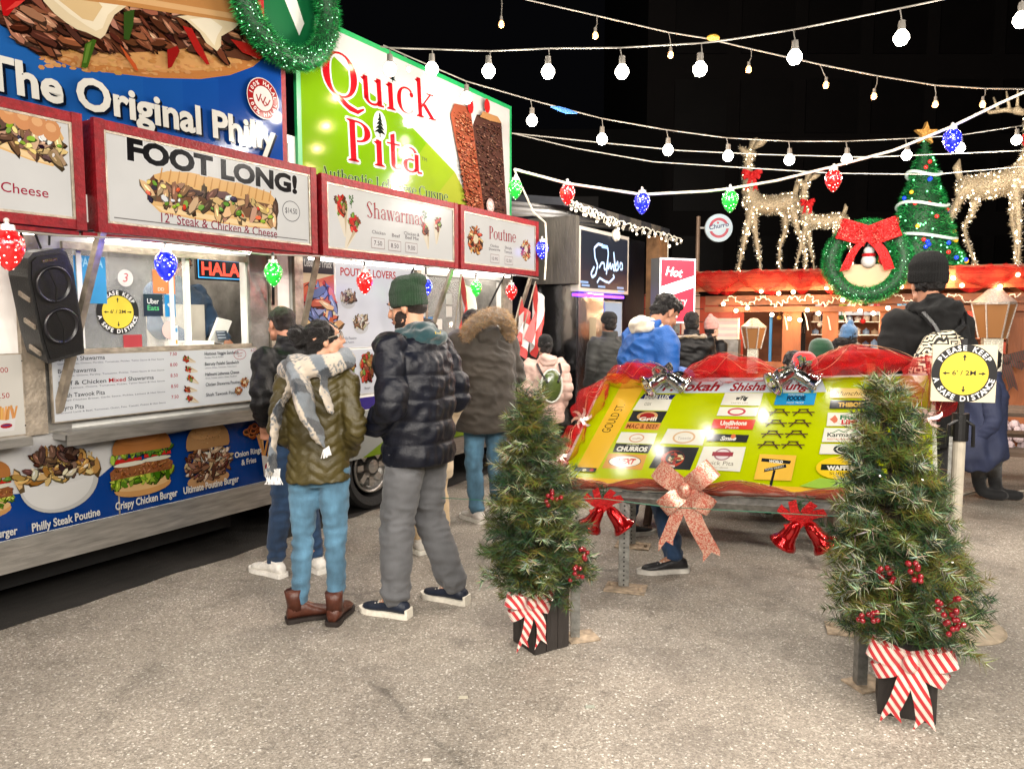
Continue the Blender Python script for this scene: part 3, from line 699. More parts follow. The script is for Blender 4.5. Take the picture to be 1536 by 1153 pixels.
# ---------------------------------------------------------------- ground
def ground_mat():
    m = bpy.data.materials.new('worn_asphalt'); m.use_nodes = True; t = m.node_tree; b = t.nodes['Principled BSDF']; N = t.nodes.new; L = t.links.new
    tc = N('ShaderNodeTexCoord')
    def noise_(sc_, d=6, r=.6): n = N('ShaderNodeTexNoise'); n.inputs['Scale'].default_value = sc_; n.inputs['Detail'].default_value = d; n.inputs['Roughness'].default_value = r; L(tc.outputs['Object'], n.inputs['Vector']); return n
    def ramp(src, stops):
        r = N('ShaderNodeValToRGB'); L(src, r.inputs[0]); e = r.color_ramp.elements
        while len(e) < len(stops): e.new(.5)
        for i, (p, c) in enumerate(stops): e[i].position = p; e[i].color = (c,c,c,1) if isinstance(c,(int,float)) else lin(c)
        return r
    def mul(a, b_, f=1.0):
        x = N('ShaderNodeMix'); x.data_type = 'RGBA'; x.blend_type = 'MULTIPLY'; x.inputs[0].default_value = f; L(a, x.inputs[6]); L(b_, x.inputs[7]); return x.outputs[2]
    v = N('ShaderNodeTexVoronoi'); v.inputs['Scale'].default_value = 135; L(tc.outputs['Object'], v.inputs['Vector'])
    v2 = N('ShaderNodeTexVoronoi'); v2.inputs['Scale'].default_value = 300; L(tc.outputs['Object'], v2.inputs['Vector'])
    sx = N('ShaderNodeSeparateColor'); L(v.outputs['Color'], sx.inputs[0])
    base = ramp(sx.outputs[0], [(0,(118,111,102)),(.3,(138,130,119)),(.7,(151,143,132)),(.95,(170,163,152)),(.988,(212,207,198))])
    sx2 = N('ShaderNodeSeparateColor'); L(v2.outputs['Color'], sx2.inputs[0])
    f2 = ramp(sx2.outputs[0], [(0,.74),(.5,1.0),(1,1.24)]); c = mul(base.outputs[0], f2.outputs[0], .8)
    n1 = noise_(1.1, 7, .62); r1 = ramp(n1.outputs['Fac'], [(.28,.52),(.48,.98),(.7,1.18)]); c = mul(c, r1.outputs[0], .9)
    n3 = noise_(7, 8, .75); r3 = ramp(n3.outputs['Fac'], [(.36,.6),(.46,1),(.7,1.08)]); c = mul(c, r3.outputs[0], .5)
    n4 = noise_(2.6, 3, .5); r4 = ramp(n4.outputs['Fac'], [(.6,1),(.72,.62)]); c = mul(c, r4.outputs[0], .6)
    n6 = noise_(.45, 4, .6); r6 = ramp(n6.outputs['Fac'], [(.35,.72),(.6,1.08)]); c = mul(c, r6.outputs[0], .8)
    vc = N('ShaderNodeTexVoronoi'); vc.feature = 'DISTANCE_TO_EDGE'; vc.inputs['Scale'].default_value = .42; nd = noise_(3.5, 6, .7); mx = N('ShaderNodeMix'); mx.data_type = 'RGBA'; mx.inputs[0].default_value = .13; L(tc.outputs['Object'], mx.inputs[6]); L(nd.outputs['Color'], mx.inputs[7]); L(mx.outputs[2], vc.inputs['Vector'])
    rc = ramp(vc.outputs['Distance'], [(.0,.45),(.004,.55),(.009,1.0)]); nk = noise_(1.3, 3); rk = ramp(nk.outputs['Fac'], [(.48,0.0),(.6,1.0)]); cm = N('ShaderNodeMix'); cm.data_type = 'RGBA'; L(rk.outputs[0], cm.inputs[0]); cm.inputs[6].default_value = (1,1,1,1); L(rc.outputs[0], cm.inputs[7]); c = mul(c, cm.outputs[2], .7)
    L(c, b.inputs['Base Color']); b.inputs['Roughness'].default_value = .62
    rr = ramp(n1.outputs['Fac'], [(.3,.42),(.65,.72)]); L(rr.outputs[0], b.inputs['Roughness'])
    bp = N('ShaderNodeBump'); bp.inputs['Strength'].default_value = .3; bp.inputs['Distance'].default_value = .006; L(v.outputs['Distance'], bp.inputs['Height'])
    bp2 = N('ShaderNodeBump'); bp2.inputs['Strength'].default_value = .35; bp2.inputs['Distance'].default_value = .02; L(n3.outputs['Fac'], bp2.inputs['Height']); L(bp.outputs[0], bp2.inputs['Normal']); L(bp2.outputs[0], b.inputs['Normal'])
    return m
g = MB().add([(-40,-12,0),(60,-12,0),(60,120,0),(-40,120,0)],[(0,1,2,3)]).build('ground', ground_mat()); g['kind'] = 'structure'
# pavement strip under the trucks, their shadow painted into its dark colour
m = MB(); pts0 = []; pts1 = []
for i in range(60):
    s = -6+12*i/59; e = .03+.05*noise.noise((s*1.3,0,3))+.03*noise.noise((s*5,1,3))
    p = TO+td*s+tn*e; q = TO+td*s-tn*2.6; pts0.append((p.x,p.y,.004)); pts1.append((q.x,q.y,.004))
m.sheet([pts0, pts1]); o = m.build('shadowed_tarmac_strip', mat('shadowed_tarmac', (34,31,28), .8, 0, .35, 3, .5, 120)); o['kind'] = 'structure'
# ---------------------------------------------------------------- shared materials
STEEL = mat('brushed_steel', (178,176,172), .28, .9, .25, 6, .15, 30, stretch=(1,1,8))
STEEL2 = mat('satin_steel', (150,148,144), .38, .85, .3, 9, .1, 40)
ALU = mat('weathered_aluminium', (150,140,126), .45, .6, .35, 14, .2, 50)
WHITEP = mat('white_panel', (216,216,212), .4, 0, .07, 5)
REDF = mat('red_painted_frame', (104,10,18), .5, 0, .3, 26, .25, 60, spec=.2)
BLK = mat('black_plastic', (9,9,10), .4, 0, .2, 20, .1, 90)
RUB = mat('tyre_rubber', (14,14,15), .8, 0, .3, 30, .3, 60)
DARK = mat('dark_void', (10,9,9), .9)
TUBE = mat('lit_tube', (255,255,255), .3, emit=(255,246,234), es=9.0)
GLOSS = vmat('glossy_wrap', .1, alb=.38, coat=0.06, var=.05, vs=3, spec=.22)
SATIN = vmat('print_satin', .35, alb=.75, var=.04, vs=6)
LITP = vmat('backlit_print', .2, es=.95, alb=.07, coat=0, var=.04, vs=4, spec=.04)
LITP2 = vmat('backlit_print_dim', .25, es=.2, alb=.34, coat=0, spec=.25, var=.04, vs=4)
GLASS = mat('clear_glass', (235,240,240), .03, alpha=.12, spec=.6)
WOODD = mat('dark_stained_wood', (40,36,34), .55, 0, .35, 6, .4, 40, stretch=(1,1,.15))
def PL(o): return lambda s, z, h: (s, -(o+h), z)
def tp(px, py, o=0.0): return T(px, py, o)
def tline(pr, t, a, b, cap, c, o, kind='sans', **kw):
    p = T(*a, o); q = T(*b, o); wd = math.hypot(q[0]-p[0], q[1]-p[1]); r = math.atan2(q[1]-p[1], q[0]-p[0])
    cz = T(a[0], a[1]-cap, o)[1]-p[1]
    if kind == 'serif': return serif_text(pr, t, p[0], p[1], cz, c, width=wd, rot=r, **kw)
    return pr.text(t, p[0], p[1], cz, c, width=wd, rot=r, **kw)

def shell(t, s0, s1, openings, zb=.46, ztop=2.85, depth=2.2, name='side_wall', mats=WHITEP):
    """side wall with openings (a,b,z0,z1), plus back wall, floor, roof, ends"""
    m = MB(); xs = s0
    for a, b, z0, z1 in openings:
        m.bbox((xs,0,zb),(a,.06,ztop)); m.bbox((a,0,zb),(b,.06,z0)); m.bbox((a,0,z1),(b,.06,ztop)); xs = b
    m.bbox((xs,0,zb),(s1,.06,ztop)); m.build(name, mats, t)
    m = MB(); m.bbox((s0,depth,zb),(s1,depth+.05,ztop)); m.bbox((s0,.06,zb-.02),(s0+.04,depth,ztop)); m.bbox((s1-.04,.06,zb-.02),(s1,depth,ztop)); m.build('rear_walls', STEEL2, t)
    MB().bbox((s0,.06,zb-.06),(s1,depth,zb-.003)).build('floor', DARK, t)
    MB().bbox((s0-.02,.0,ztop+.002),(s1+.02,depth+.06,ztop+.06)).build('roof', WHITEP, t)
def skirt(t, s0, s1, z0=.29, z1=.455, o=.03):
    MB().bbox((s0,-o,z0),(s1,.02,z1)).build('skirt', STEEL, t); MB().bbox((s0,2.15,.05),(s1,2.2,z1-.06)).build('rear_light_blocker', STEEL2, t)  # rear strip is unseen, added to keep light from under the truck
def wheel(t, s, r=.36, y=.02):
    m = MB(); R = Matrix.Rotation(math.pi/2, 3, 'X')
    m.lathe((s,y+.2,r), [(r*.62,-.02),(r*.72,.19),(r*.9,.22),(r*.985,.2),(r,.16),(r,.02),(r*.97,-.01),(r*.6,-.02)], 40, R)
    tyre = m.build('tyre', RUB, t, smooth=False)
    m = MB(); m.lathe((s,y+.2,r), [(r*.62,.17),(r*.6,.2),(r*.55,.16),(r*.5,.1),(.001,.12)], 32, R)
    rim = m.build('rim', STEEL2, tyre, smooth=True)
    h = MB()
    for i in range(8):
        a = i*math.pi/4; h.box((s+r*.36*math.cos(a), y+.2-.135, r+r*.36*math.sin(a)), (r*.2,.06,.05), Matrix.Rotation(-a,3,'Y'))
    h.lathe((s,y+.2,r), [(r*.18,.12),(r*.16,.19),(.001,.2)], 16, R); h.build('rim_spokes', STEEL, tyre)

def lightbox(t, s0, s1, z0, z1, o0, o1, draw, name='menu_lightbox'):
    """red framed box; face at o1"""
    fr = .045
    box = MB().bbox((s0,-(o1-.012),z0),(s1,-o0,z1)).build(name, REDF, t)
    for nm, a, b in (('frame_rail',(s0-.004,-o1-.008,z1-fr),(s1+.004,-o1+.02,z1+.004)),('frame_rail',(s0-.004,-o1-.008,z0-.004),(s1+.004,-o1+.02,z0+fr)),
                 ('frame_stile',(s0-.006,-o1-.011,z0-.006),(s0+fr,-o1+.02,z1+.006)),('frame_stile',(s1-fr,-o1-.011,z0-.006),(s1+.006,-o1+.02,z1+.006))):
        MB().bbox(a, b).build(nm, REDF, box)
    m = MB(); e = .012
    for a, b in (((s0+fr,-o1-.004,z1-fr-e),(s1-fr,-o1+.01,z1-fr)),((s0+fr,-o1-.004,z0+fr),(s1-fr,-o1+.01,z0+fr+e)),((s0+fr,-o1-.006,z0+fr),(s0+fr+e,-o1+.01,z1-fr)),((s1-fr-e,-o1-.006,z0+fr),(s1-fr,-o1+.01,z1-fr))): m.bbox(a, b)
    m.build('inner_trim', ALU, box)
    pr = Print(PL(o1-.006)); pr.rect(s0+fr, z0+fr, s1-fr, z1-fr, (213,207,198))
    draw(pr); pr.build('printed_face', LITP, box)
    return box
def led_tube(t, s0, s1, o, z):
    MB().bbox((s0,-(o+.03),z+.018),(s1,-(o-.03),z+.045)).build('lamp_housing', WHITEP, t)
    MB().cyl((s0,-o,z),(s1,-o,z),.016,n=8).build('lamp_tube', TUBE, t)
def strut(t, sa, oa, za, sb, ob, zb, m=None, w_=.035, name='canopy_strut'):
    return MB().bar((sa,-oa,za),(sb,-ob,zb), w_, w_*.8).build(name, m or ALU, t)

# ---------------------------------------------------------------- food truck with the long sandwiches
A = thing('food_truck', 'blue and white sandwich food truck with FOOT LONG lightbox and burger pictures along its side', 'food truck', TO, TA)
SA0, SA1 = -5.2, -.93
shell(A, SA0, SA1, [(-4.6,-2.86,1.43,2.0),(-2.5,-1.31,1.43,2.0)])
skirt(A, SA0, -1.08)
MB().bbox((-4.9,.25,.12),(-1.3,2.0,.4)).build('chassis', DARK, A)
# billboard
pr = Print(PL(.03)); B0, B1 = T(135,225,.03)[1]+.02, 3.95
MB().bbox((SA0,-.03,2.5),(SA1-.01,-.002,B1)).build('billboard_panel', REDF, A)
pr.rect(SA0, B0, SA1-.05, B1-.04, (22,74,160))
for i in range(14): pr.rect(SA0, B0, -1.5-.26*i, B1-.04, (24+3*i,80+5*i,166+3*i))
tpx = lambda x, y, o=.03: T(x, y, o)
def tpoly(pr, pts, c, o=.03): pr.poly([T(x, y, o) for x, y in pts], c)
BRD = (196,142,84)
tpoly(pr, [(-60,-20),(2,35),(20,52),(50,70),(70,86),(110,101),(160,109),(230,117),(300,119),(345,113),(380,100),(398,84),(380,60),(200,60),(0,20)], (190,124,68))
tpoly(pr, [(22,52),(50,66),(80,80),(140,96),(230,106),(300,106),(350,98),(370,84),(200,66),(60,55)], (212,158,100))
for i in range(240):
    a = random.random(); x = 60+320*a; y = 62+random.uniform(12,50)-14*abs(a-.5); p = T(x, y, .03); pr.ell(p[0], p[1], random.uniform(.008,.03), random.uniform(.005,.014), jit((206,150,92), 16), 6, .2)
tpoly(pr, [(-60,-60),(-10,8),(3,30),(20,45),(60,70),(110,75),(180,80),(260,76),(300,68),(340,86),(372,92),(396,84),(380,40),(370,-60)], (96,56,40))
MC = [(128,74,52),(150,92,66),(104,60,42),(178,124,98),(84,46,34),(66,36,28),(196,144,116)]
for i in range(420):
    x = random.uniform(0,385); lo = 40+34*min(1, x/60) if x < 260 else 74+random.uniform(-3,10)
    y = random.uniform(-30, lo); p = T(x, y, .03); a = random.uniform(-.9,.5); k = random.uniform(.02,.055); c = jit(random.choice(MC), 14)
    pr.ell(p[0]+.006, p[1]-.008, k*1.5, k*.55, tuple(v*.4 for v in c), 8, a, .25); pr.ell(p[0], p[1], k*1.4, k*.45, c, 8, a, .25)
    if i % 2: pr.ell(p[0]-.004, p[1]+k*.15, k*.8, k*.08, tuple(min(255, v*1.3+16) for v in c), 6, a)
for pts, c in (([(-5,-5),(38,-5),(20,12),(8,26),(1,25)], (190,22,26)), ([(4,18),(20,4),(34,2),(22,12)], (226,66,60))): tpoly(pr, pts, c)
for q_, c in (([(118,102),(124,68),(136,60),(141,62),(128,102),(124,104)], (62,96,28)), ([(121,96),(127,68),(134,64),(126,96)], (96,130,50)), ([(182,60),(182,20),(198,16),(196,40),(190,62)], (52,80,30)),
           ([(248,104),(247,76),(262,70),(266,78),(254,102)], (150,26,24)), ([(270,40),(284,44),(302,78),(311,98),(306,98),(290,78)], (170,34,30)), ([(342,60),(368,66),(394,86),(386,90),(360,80)], (186,40,34)), ([(176,68),(200,98),(204,108),(198,106),(186,88)], (196,88,44))): tpoly(pr, q_, c)
CH = (232,214,178)
tpoly(pr, [(58,-4),(62,4),(78,22),(96,36),(112,46),(126,50),(138,56),(147,60),(154,54),(160,40),(168,24),(190,8),(190,-6)], CH)
tpoly(pr, [(72,-2),(100,22),(126,40),(140,48),(150,44),(158,24),(176,8),(170,-2)], (246,234,206)); tpoly(pr, [(84,2),(120,30),(136,34),(150,12),(140,0)], (226,196,146))
tpoly(pr, [(262,26),(276,32),(296,50),(306,66),(322,78),(328,70),(328,56),(346,46),(356,36),(320,20)], CH); tpoly(pr, [(280,30),(304,52),(318,70),(322,56),(330,42),(310,28)], (246,236,212))
tpoly(pr, [(-100,-160),(-60,-10),(60,-6),(180,10),(260,22),(330,32),(372,40),(384,20),(380,-160)], (200,142,84))
tpoly(pr, [(-60,-20),(60,-12),(180,3),(372,34),(372,26),(180,-6)], (226,180,126))
W_ = (236,234,226); SH = (14,22,40)
for txt, a, b, cp_ in (('The Original Philly', (-30,130), (411,226), 50),): tline(pr, txt, a, b, cp_, W_, .03, bold=.032, shadow=SH, sh=(.09,-.07))
tline(pr, 'K', (128,216), (146,220), 34, W_, .03, bold=.035, shadow=SH)
p = T(391,149,.03); seal(pr, p[0], p[1], .135, (168,34,38))
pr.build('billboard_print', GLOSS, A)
# lower picture panel
MB().bbox((SA0,-.012,.457),(-1.09,-.002,1.0)).build('lower_panel', WHITEP, A)
for sx in (-2.27,-3.4): MB().bbox((sx-.004,-.0165,.46),(sx+.004,-.0125,.99)).build('panel_joint', ALU, A)
pr = Print(PL(.0125)); BL = (16,66,148); BL2 = (214,218,224)
pr.rect(SA0, .46, -1.1, .99, (226,226,226))
pr.poly([(SA0,.46),(-1.1,.46),(-1.1,.99),(-1.45,.985)]+[T(330,636,.0125),T(230,655,.0125),T(178,690,.0125),T(150,714,.0125),T(60,738,.0125),T(0,742,.0125),(SA0,.72)], BL)
tpoly(pr, [(60,680),(110,690),(178,650),(182,640),(150,660),(110,668)], (214,216,222), .0125)
def tb(x0, y0, x1, y1, o=.0125):   # pixel box -> centre u, base v, width, height
    a = T(x0, (y0+y1)/2, o); b = T(x1, (y0+y1)/2, o); m_ = (x0+x1)/2; return ((a[0]+b[0])/2, T(m_, y1, o)[1], b[0]-a[0], T(m_, y0, o)[1]-T(m_, y1, o)[1])
burger(pr, *tb(-70,690,20,780)); bowl(pr, *tb(26,666,148,768)); burger(pr, *tb(162,643,258,742)); burger(pr, *tb(270,632,346,730), 1)
o_ = tb(347,628,398,664); onionrings(pr, o_[0], o_[1]+o_[3]*.5, .085)
fries(pr, *tb(386,648,412,712))
WT = (238,236,230)
for t_, a, b, c_ in (('Philly Steak Poutine',(44,796),(146,771),12),('Crispy Chicken Burger',(169,764),(262,742),11),('Ultimate Poutine Burger',(271,740),(354,721),10),('Onion Rings',(348,686),(388,677),8),('& Fries',(358,697),(380,692),8),('Phil Burger',(-40,812),(22,799),12)):
    tline(pr, t_, a, b, c_, WT, .0125, bold=.025)
pr.build('lower_print', GLOSS, A)
# ledge and steel trims
m = MB(); m.bbox((-2.62,-.16,.985),(-1.12,-.005,1.0)); m.add([(-2.62,-.16,.985),(-1.12,-.16,.985),(-1.12,-.15,.925),(-2.62,-.15,.925)],[(0,1,2,3)]); m.bbox((-2.62,-.14,.955),(-1.12,-.013,.984)); m.build('serving_ledge', STEEL, A)
m = MB(); m.bbox((SA0,-.14,.955),(-2.78,-.013,1.0)); m.build('serving_ledge', STEEL, A)
m = MB(); m.bbox((-2.76,-.035,.99),(-2.65,-.0,2.5)); m.build('corner_post', ALU, A)
MB().bbox((-2.645,-.02,.99),(-2.52,-.0,1.43)).build('door_post', STEEL, A)
MB().bbox((-1.30,-.03,1.0),(-1.15,-.0,2.5)).build('corner_post', STEEL2, A)
MB().bbox((-1.14,-.05,.6),(-1.08,-.0,2.5)).build('corner_post', ALU, A)
# menu boards
def menu_left(pr):
    a = -2.6; z = 1.375; K_ = (46,46,52)
    rows = [('Chicken Shawarma','Garlic, Pickles, Onions, Parsley, Tomatoes, Pickles, Tahini Sauce & Hot Sauce','7.50'),('Beef Shawarma','Tomatoes, Onions, Parsley, Tomatoes, Pickles, Tahini Sauce & Hot Sauce','8.00'),('Beef & Chicken Mixed Shawarma','Garlic, Lettuce, Onions, Tomatoes, Pickles, Tahini Sauce & Hot Sauce','8.50'),('Shish Tawook Pita','Grilled Chicken Breast, Garlic Sauce, Pickles, Lettuce & Hot Sauce','8.50'),('Gyro Pita','Ground Lamb & Beef, Tomatoes, Onion, Feta, Tzatziki, Pickles & Hot Sauce','7.50')]
    for i, (n_, d_, p_) in enumerate(rows):
        zz = z-.066*i
        if 'Mixed' in n_:
            pr.text('Beef & Chicken', a, zz, .022, K_, width=.26, bold=.01); pr.text('Mixed', a+.275, zz, .022, (190,30,40), width=.1, bold=.02); pr.text('Shawarma', a+.39, zz, .022, K_, width=.16, bold=.01)
        else: pr.text(n_, a, zz, .023, K_, bold=.008)
        pr.text(d_, a, zz-.02, .0095, (90,90,96), width=.62); pr.text(p_, a+.66, zz+.003, .02, (180,40,56), bold=.01)
    for i in range(5): wrap(pr, -1.81+.01*(i % 3), 1.345-.062*i, .085, random.uniform(.9,1.5))
    b = -1.70; rows = [('Homous Veggie Sandwich','Parsley, Mint & Pickles','6.25'),('Beiruty Falafel Sandwich','Lettuce, Onion, Tomatoes, Tahini Sauce','6.75'),('Halloumi Lebanese Cheese','Onion, Tomato, Lettuce, Olives, Pita Bread','7.25'),('Chicken Shawarma Poutine','','11.00'),('Shish Tawook Poutine','','12.50')]
    for i, (n_, d_, p_) in enumerate(rows):
        zz = z-.004-.066*i; pr.text(n_, b, zz, .02, K_, width=.26, bold=.01)
        if d_: pr.text(d_, b, zz-.02, .009, (90,90,96), width=.24 if i else .14)
        pr.text(p_, b+.36, zz+.01, .018, (180,40,56))
    pr.ring(-1.43, 1.365, .05, .034, .003, (190,60,70)); pr.text('Gluten', -1.43, 1.368, .012, (190,50,60), align='c', rot=.2); pr.text('Free', -1.43, 1.35, .012, (190,50,60), align='c', rot=.2)
    plate(pr, -1.40, 1.175, .034); plate(pr, -1.455, 1.125, .03)
def menu_board(t, s0, s1, z0, z1, o, draw, m=LITP2, edge=ALU, bgc=(228,230,232)):
    mb = MB().bbox((s0,-o,z0),(s1,-o+.02,z1)).build('menu_board', edge, t)
    pr = Print(PL(o)); pr.rect(s0+.006, z0+.006, s1-.006, z1-.006, bgc); draw(pr); pr.build('menu_print', m, mb)
menu_board(A, -2.635, -1.285, 1.045, 1.41, .062, menu_left)
def menu_far(pr):
    pr.text('8.00', -2.90, 1.33, .026, (180,40,56)); pr.text('6.50', -2.90, 1.2, .026, (180,40,56)); fries(pr, -2.86, 1.03, .11, .13)
    pr.ell(-2.77, 1.385, .004, .004, (60,60,60), 8); pr.ell(-2.77, 1.05, .004, .004, (60,60,60), 8)
    for i in range(5): pr.text('Combo & Fries', -3.6, 1.35-.06*i, .022, (46,46,52))
menu_board(A, -4.6, -2.765, 1.0, 1.425, .05, menu_far, bgc=(226,222,212))
# canopy, lightboxes, lamps
m = MB(); m.bbox((SA0,-.27,2.2),(SA1-.02,-.0,2.225)); m.bbox((SA0,-.29,2.1),(SA1-.02,-.27,2.24)); m.build('canopy', WHITEP, A)
m = MB(); m.bar((-2.6,-.36,2.03),(-1.0,-.36,2.03),.02); m.bar((-4.6,-.36,2.03),(-2.62,-.36,2.03),.02); m.build('canopy_rail', REDF, A)
def foot(pr):
    roundz = lambda x, y: T(x, y, .38)
    a = T(222,318,.38); b = T(417,348,.38); sub(pr, a[0], a[1], b[0], b[1], T(222,245,.38)[1]-a[1])
    tline(pr, 'FOOT LONG!', (191,238), (446,290), 30, (20,18,20), .38, bold=.05, outline=(222,216,208), ow=.03)
    p = T(437,317,.38); pr.ring(p[0], p[1], .075, .067, .004, (60,56,58)); pr.text('$14.50', p[0], p[1]-.014, .034, (50,46,50), align='c', width=.1)
    tline(pr, '12" Steak & Chicken & Cheese', (242,333), (416,357), 14, (140,36,58), .38, bold=.006)
    pr.rect(-2.44, 2.125, -1.1, 2.131, (120,114,108))
def leftbox(pr):
    a = T(-60,200,.38); b = T(88,256,.38); roundsub(pr, a[0], a[1], b[0], b[1], .22)
    tline(pr, '12" Philly & Cheese', (-130,268), (73,297), 16, (160,40,60), .38, bold=.006)
for s0, s1, d in ((-4.6,-2.595,leftbox),(-2.525,-1.025,foot)): lightbox(A, s0, s1, 2.05, 2.612, .25, .38, d)
for s0, s1 in ((-4.5,-2.7),(-2.42,-1.35)): led_tube(A, s0, s1, .10, 2.045); led_tube(A, s0, s1, .20, 2.06)
strut(A, -2.505, .37, 2.05, -2.605, .05, 1.10, w_=.04); strut(A, -1.24, .2, 2.12, -1.13, .06, 1.7, BLK, .018, 'gas_strut'); strut(A, -1.30, .3, 2.1, -1.13, .08, 1.95, ALU, .012, 'gas_strut')
m = MB(); m.tube([(-2.85,-.3,2.06),(-2.7,-.25,2.02),(-2.5,-.34,2.06)],.006); m.tube([(-2.62,-.1,2.1),(-2.66,-.16,1.98)],.006); m.build('cable', BLK, A)
m = MB(); m.bbox((-2.95,-.3,2.02),(-2.55,-.27,2.05)); m.bar((-2.9,-.1,2.15),(-2.86,-.22,1.93),.05,.02); m.build('canopy_bracket', ALU, A)
# window frames, glass, stickers
for a, b in (((-2.52,-.03,1.41),(-1.29,.0,1.435)),((-2.52,-.02,1.98),(-1.29,.0,2.02))): MB().bbox(a, b).build('window_frame', ALU, A)
for sx in (-2.42,-1.86,-1.745): MB().bbox((sx-.014,.01,1.436),(sx+.014,.045,1.985)).build('window_mullion', WHITEP, A)
MB().bbox((-2.50,.025,1.436),(-1.75,.029,1.985)).build('window_pane', GLASS, A)
pr = Print(PL(-.02)); p = T(180,468,0); distancing(pr, p[0], p[1], .128)
def sq(x0, y0, x1, y1, c, o=0): 
    a = T(x0,(y0+y1)/2,o); b = T(x1,(y0+y1)/2,o); z0 = T((x0+x1)/2,y1,o)[1]; z1 = T((x0+x1)/2,y0,o)[1]; pr.rect(a[0],z0,b[0],z1,c); return a[0],z0,b[0],z1
x0,z0,x1,z1 = sq(114,384,162,455,(56,152,206)); pr.text('PASTA', x0+.03, z1-.06, .05, (160,214,236), width=(x1-x0)*.75, bold=.02)
sq(232,405,265,440,(232,130,78)); pr.text('DD', T(240,438,0)[0], T(240,436,0)[1], .02, WT)
x0,z0,x1,z1 = sq(218,441,247,474,(14,34,58)); pr.text('Uber', (x0+x1)/2, z0+.075, .03, (236,236,236), align='c', width=(x1-x0)*.6, bold=.01); pr.text('Eats', (x0+x1)/2, z0+.035, .03, (90,200,130), align='c', width=(x1-x0)*.6, bold=.01)
x0,z0,x1,z1 = sq(250,442,266,475,(28,140,206)); pr.poly([((x0+x1)/2,z0+.05),((x0+x1)/2-.02,z0+.075),((x0+x1)/2-.01,z0+.085),((x0+x1)/2,z0+.078),((x0+x1)/2+.01,z0+.085),((x0+x1)/2+.02,z0+.075)], WT)
p = T(257,495,0); pr.ell(p[0], p[1], .05, .055, (226,196,190), 22)
sq(262,488,270,520,(222,226,230)); sq(263,492,269,498,(60,140,200)); sq(263,510,269,516,(220,170,50))
p = T(191,417,0); pr.ell(p[0], p[1], .048, .05, (226,222,216), 24); pr.text('3', p[0], p[1]-.022, .05, (196,60,70), align='c', shear=.2)
x0,z0,x1,z1 = sq(188,502,216,526,(170,60,66)); pr.build('window_stickers', SATIN, A)
# interior
m = MB(); m.bbox((-2.8,.3,1.0),(-1.25,.62,1.40)); m.build('counter', STEEL2, A)
m = MB()
for i in range(12): m.bbox((-4.5+.29*i,2.1,1.0+.05*(i%3)),(-4.3+.29*i,2.18,2.3-.1*(i%4)))
m.bbox((-4.8,1.5,1.75),(-1.2,2.1,1.78)); m.build('kitchen_shelving', STEEL2, A)
m = MB()
for i in range(16):
    x = -4.5+.2*i; m.lathe((x,1.8,1.785), [(.06,0),(.065,.12+.05*(i%3)),(.03,.16+.05*(i%3)),(.001,.17+.05*(i%3))], 12)
m.build('jars', ALU, A, smooth=True)
MB().bbox((-1.66,.38,1.40),(-1.36,.6,1.70)).build('counter_cabinet', mat('beige_cabinet',(188,182,172),.5,0,.08), A)
MB().bbox((-1.73,.1,1.40),(-1.5,.3,1.455)).build('takeaway_box', mat('card_white',(224,216,206),.7), A)
q = MB().box((-1.405,.16,1.52),(.115,.02,.17),Matrix.Rotation(.35,3,'X') @ Matrix.Rotation(.2,3,'Y')).build('card_terminal', WHITEP, A)
pr = Print(lambda u,v,h:(u,.16-.0105-h-(v-1.52)*-.36,v)); pr.rect(-1.45,1.455,-1.36,1.585,(70,84,100))
for i in range(6): pr.rect(-1.445,1.565-.019*i,-1.38,1.572-.019*i,(190,200,214))
pr.build('terminal_screen', LITP2, q)
m = MB().bbox((-1.58,.15,1.86),(-1.2,.17,2.01)).build('open_neon_sign', BLK, A)
pr = Print(PL(-.15)); pr.rect(-1.575,1.865,-1.2,2.005,(18,20,24))
for a,b,c,d in ((-1.568,1.872,-1.2,1.879),(-1.568,1.992,-1.2,1.999),(-1.568,1.872,-1.561,1.999)): pr.rect(a,b,c,d,(60,160,230))
pr.text('HALAL', -1.54, 1.895, .082, (255,84,66), width=.36, bold=.03); pr.build('neon_letters', vmat('neon_print', .3, es=1.3), m)
m = MB(); m.bar((-1.52,.16,2.01),(-1.54,.16,2.2),.006); m.bar((-1.5,.16,2.01),(-1.46,.16,2.2),.006); m.build('sign_cord', ALU, A)
for sx in (-4.0,-2.2): MB().bbox((sx,.5,2.56),(sx+1.2,.6,2.59)).build('ceiling_tube', mat('inner_tube',(255,255,255),.3,emit=(255,240,224),es=22.0), A)

# ---------------------------------------------------------------- second food truck
Bt = thing('food_truck', 'green and white food truck with Shawarmas and Poutine lightboxes along its canopy', 'food truck', TO, TA)
SB0, SB1 = -.90, 2.12
shell(Bt, SB0, SB1, [(.56,1.95,1.43,2.0)])
skirt(Bt, SB0, -.45); skirt(Bt, .4, SB1); wheel(Bt, -.03)
m = MB(); m.bbox((-.8,.3,.2),(2.0,2.0,.42)); m.build('chassis', DARK, Bt)
MB().bbox((SB0+.06,-.03,2.5),(SB1-.01,-.002,3.81)).build('billboard_panel', mat('green_frame',(14,120,64),.4,0,.1), Bt)
pr = Print(PL(.03)); g0, g1, gb, gt = SB0+.1, SB1-.05, 2.54, 3.77
pr.rect(g0, gb, g1, gt, (222,220,216))
ga = T(452,110,.03); gd = T(700,296,.03); gc = T(498,78,.03)
pr.poly([(g0,gb),(gd[0]+.25,gb),(T(682,258,.03)), (T(600,172,.03)), T(556,140,.03), T(500,84,.03), (g0,gt-.12)], (124,172,18))
pr.poly([(g0+.9,gb),(gd[0]+.25,gb),T(682,258,.03),T(640,214,.03)], (150,178,40)); pr.poly([(g0+1.4,gb),(gd[0]+.25,gb),T(682,258,.03)], (168,178,60))
RD = (200,26,38)
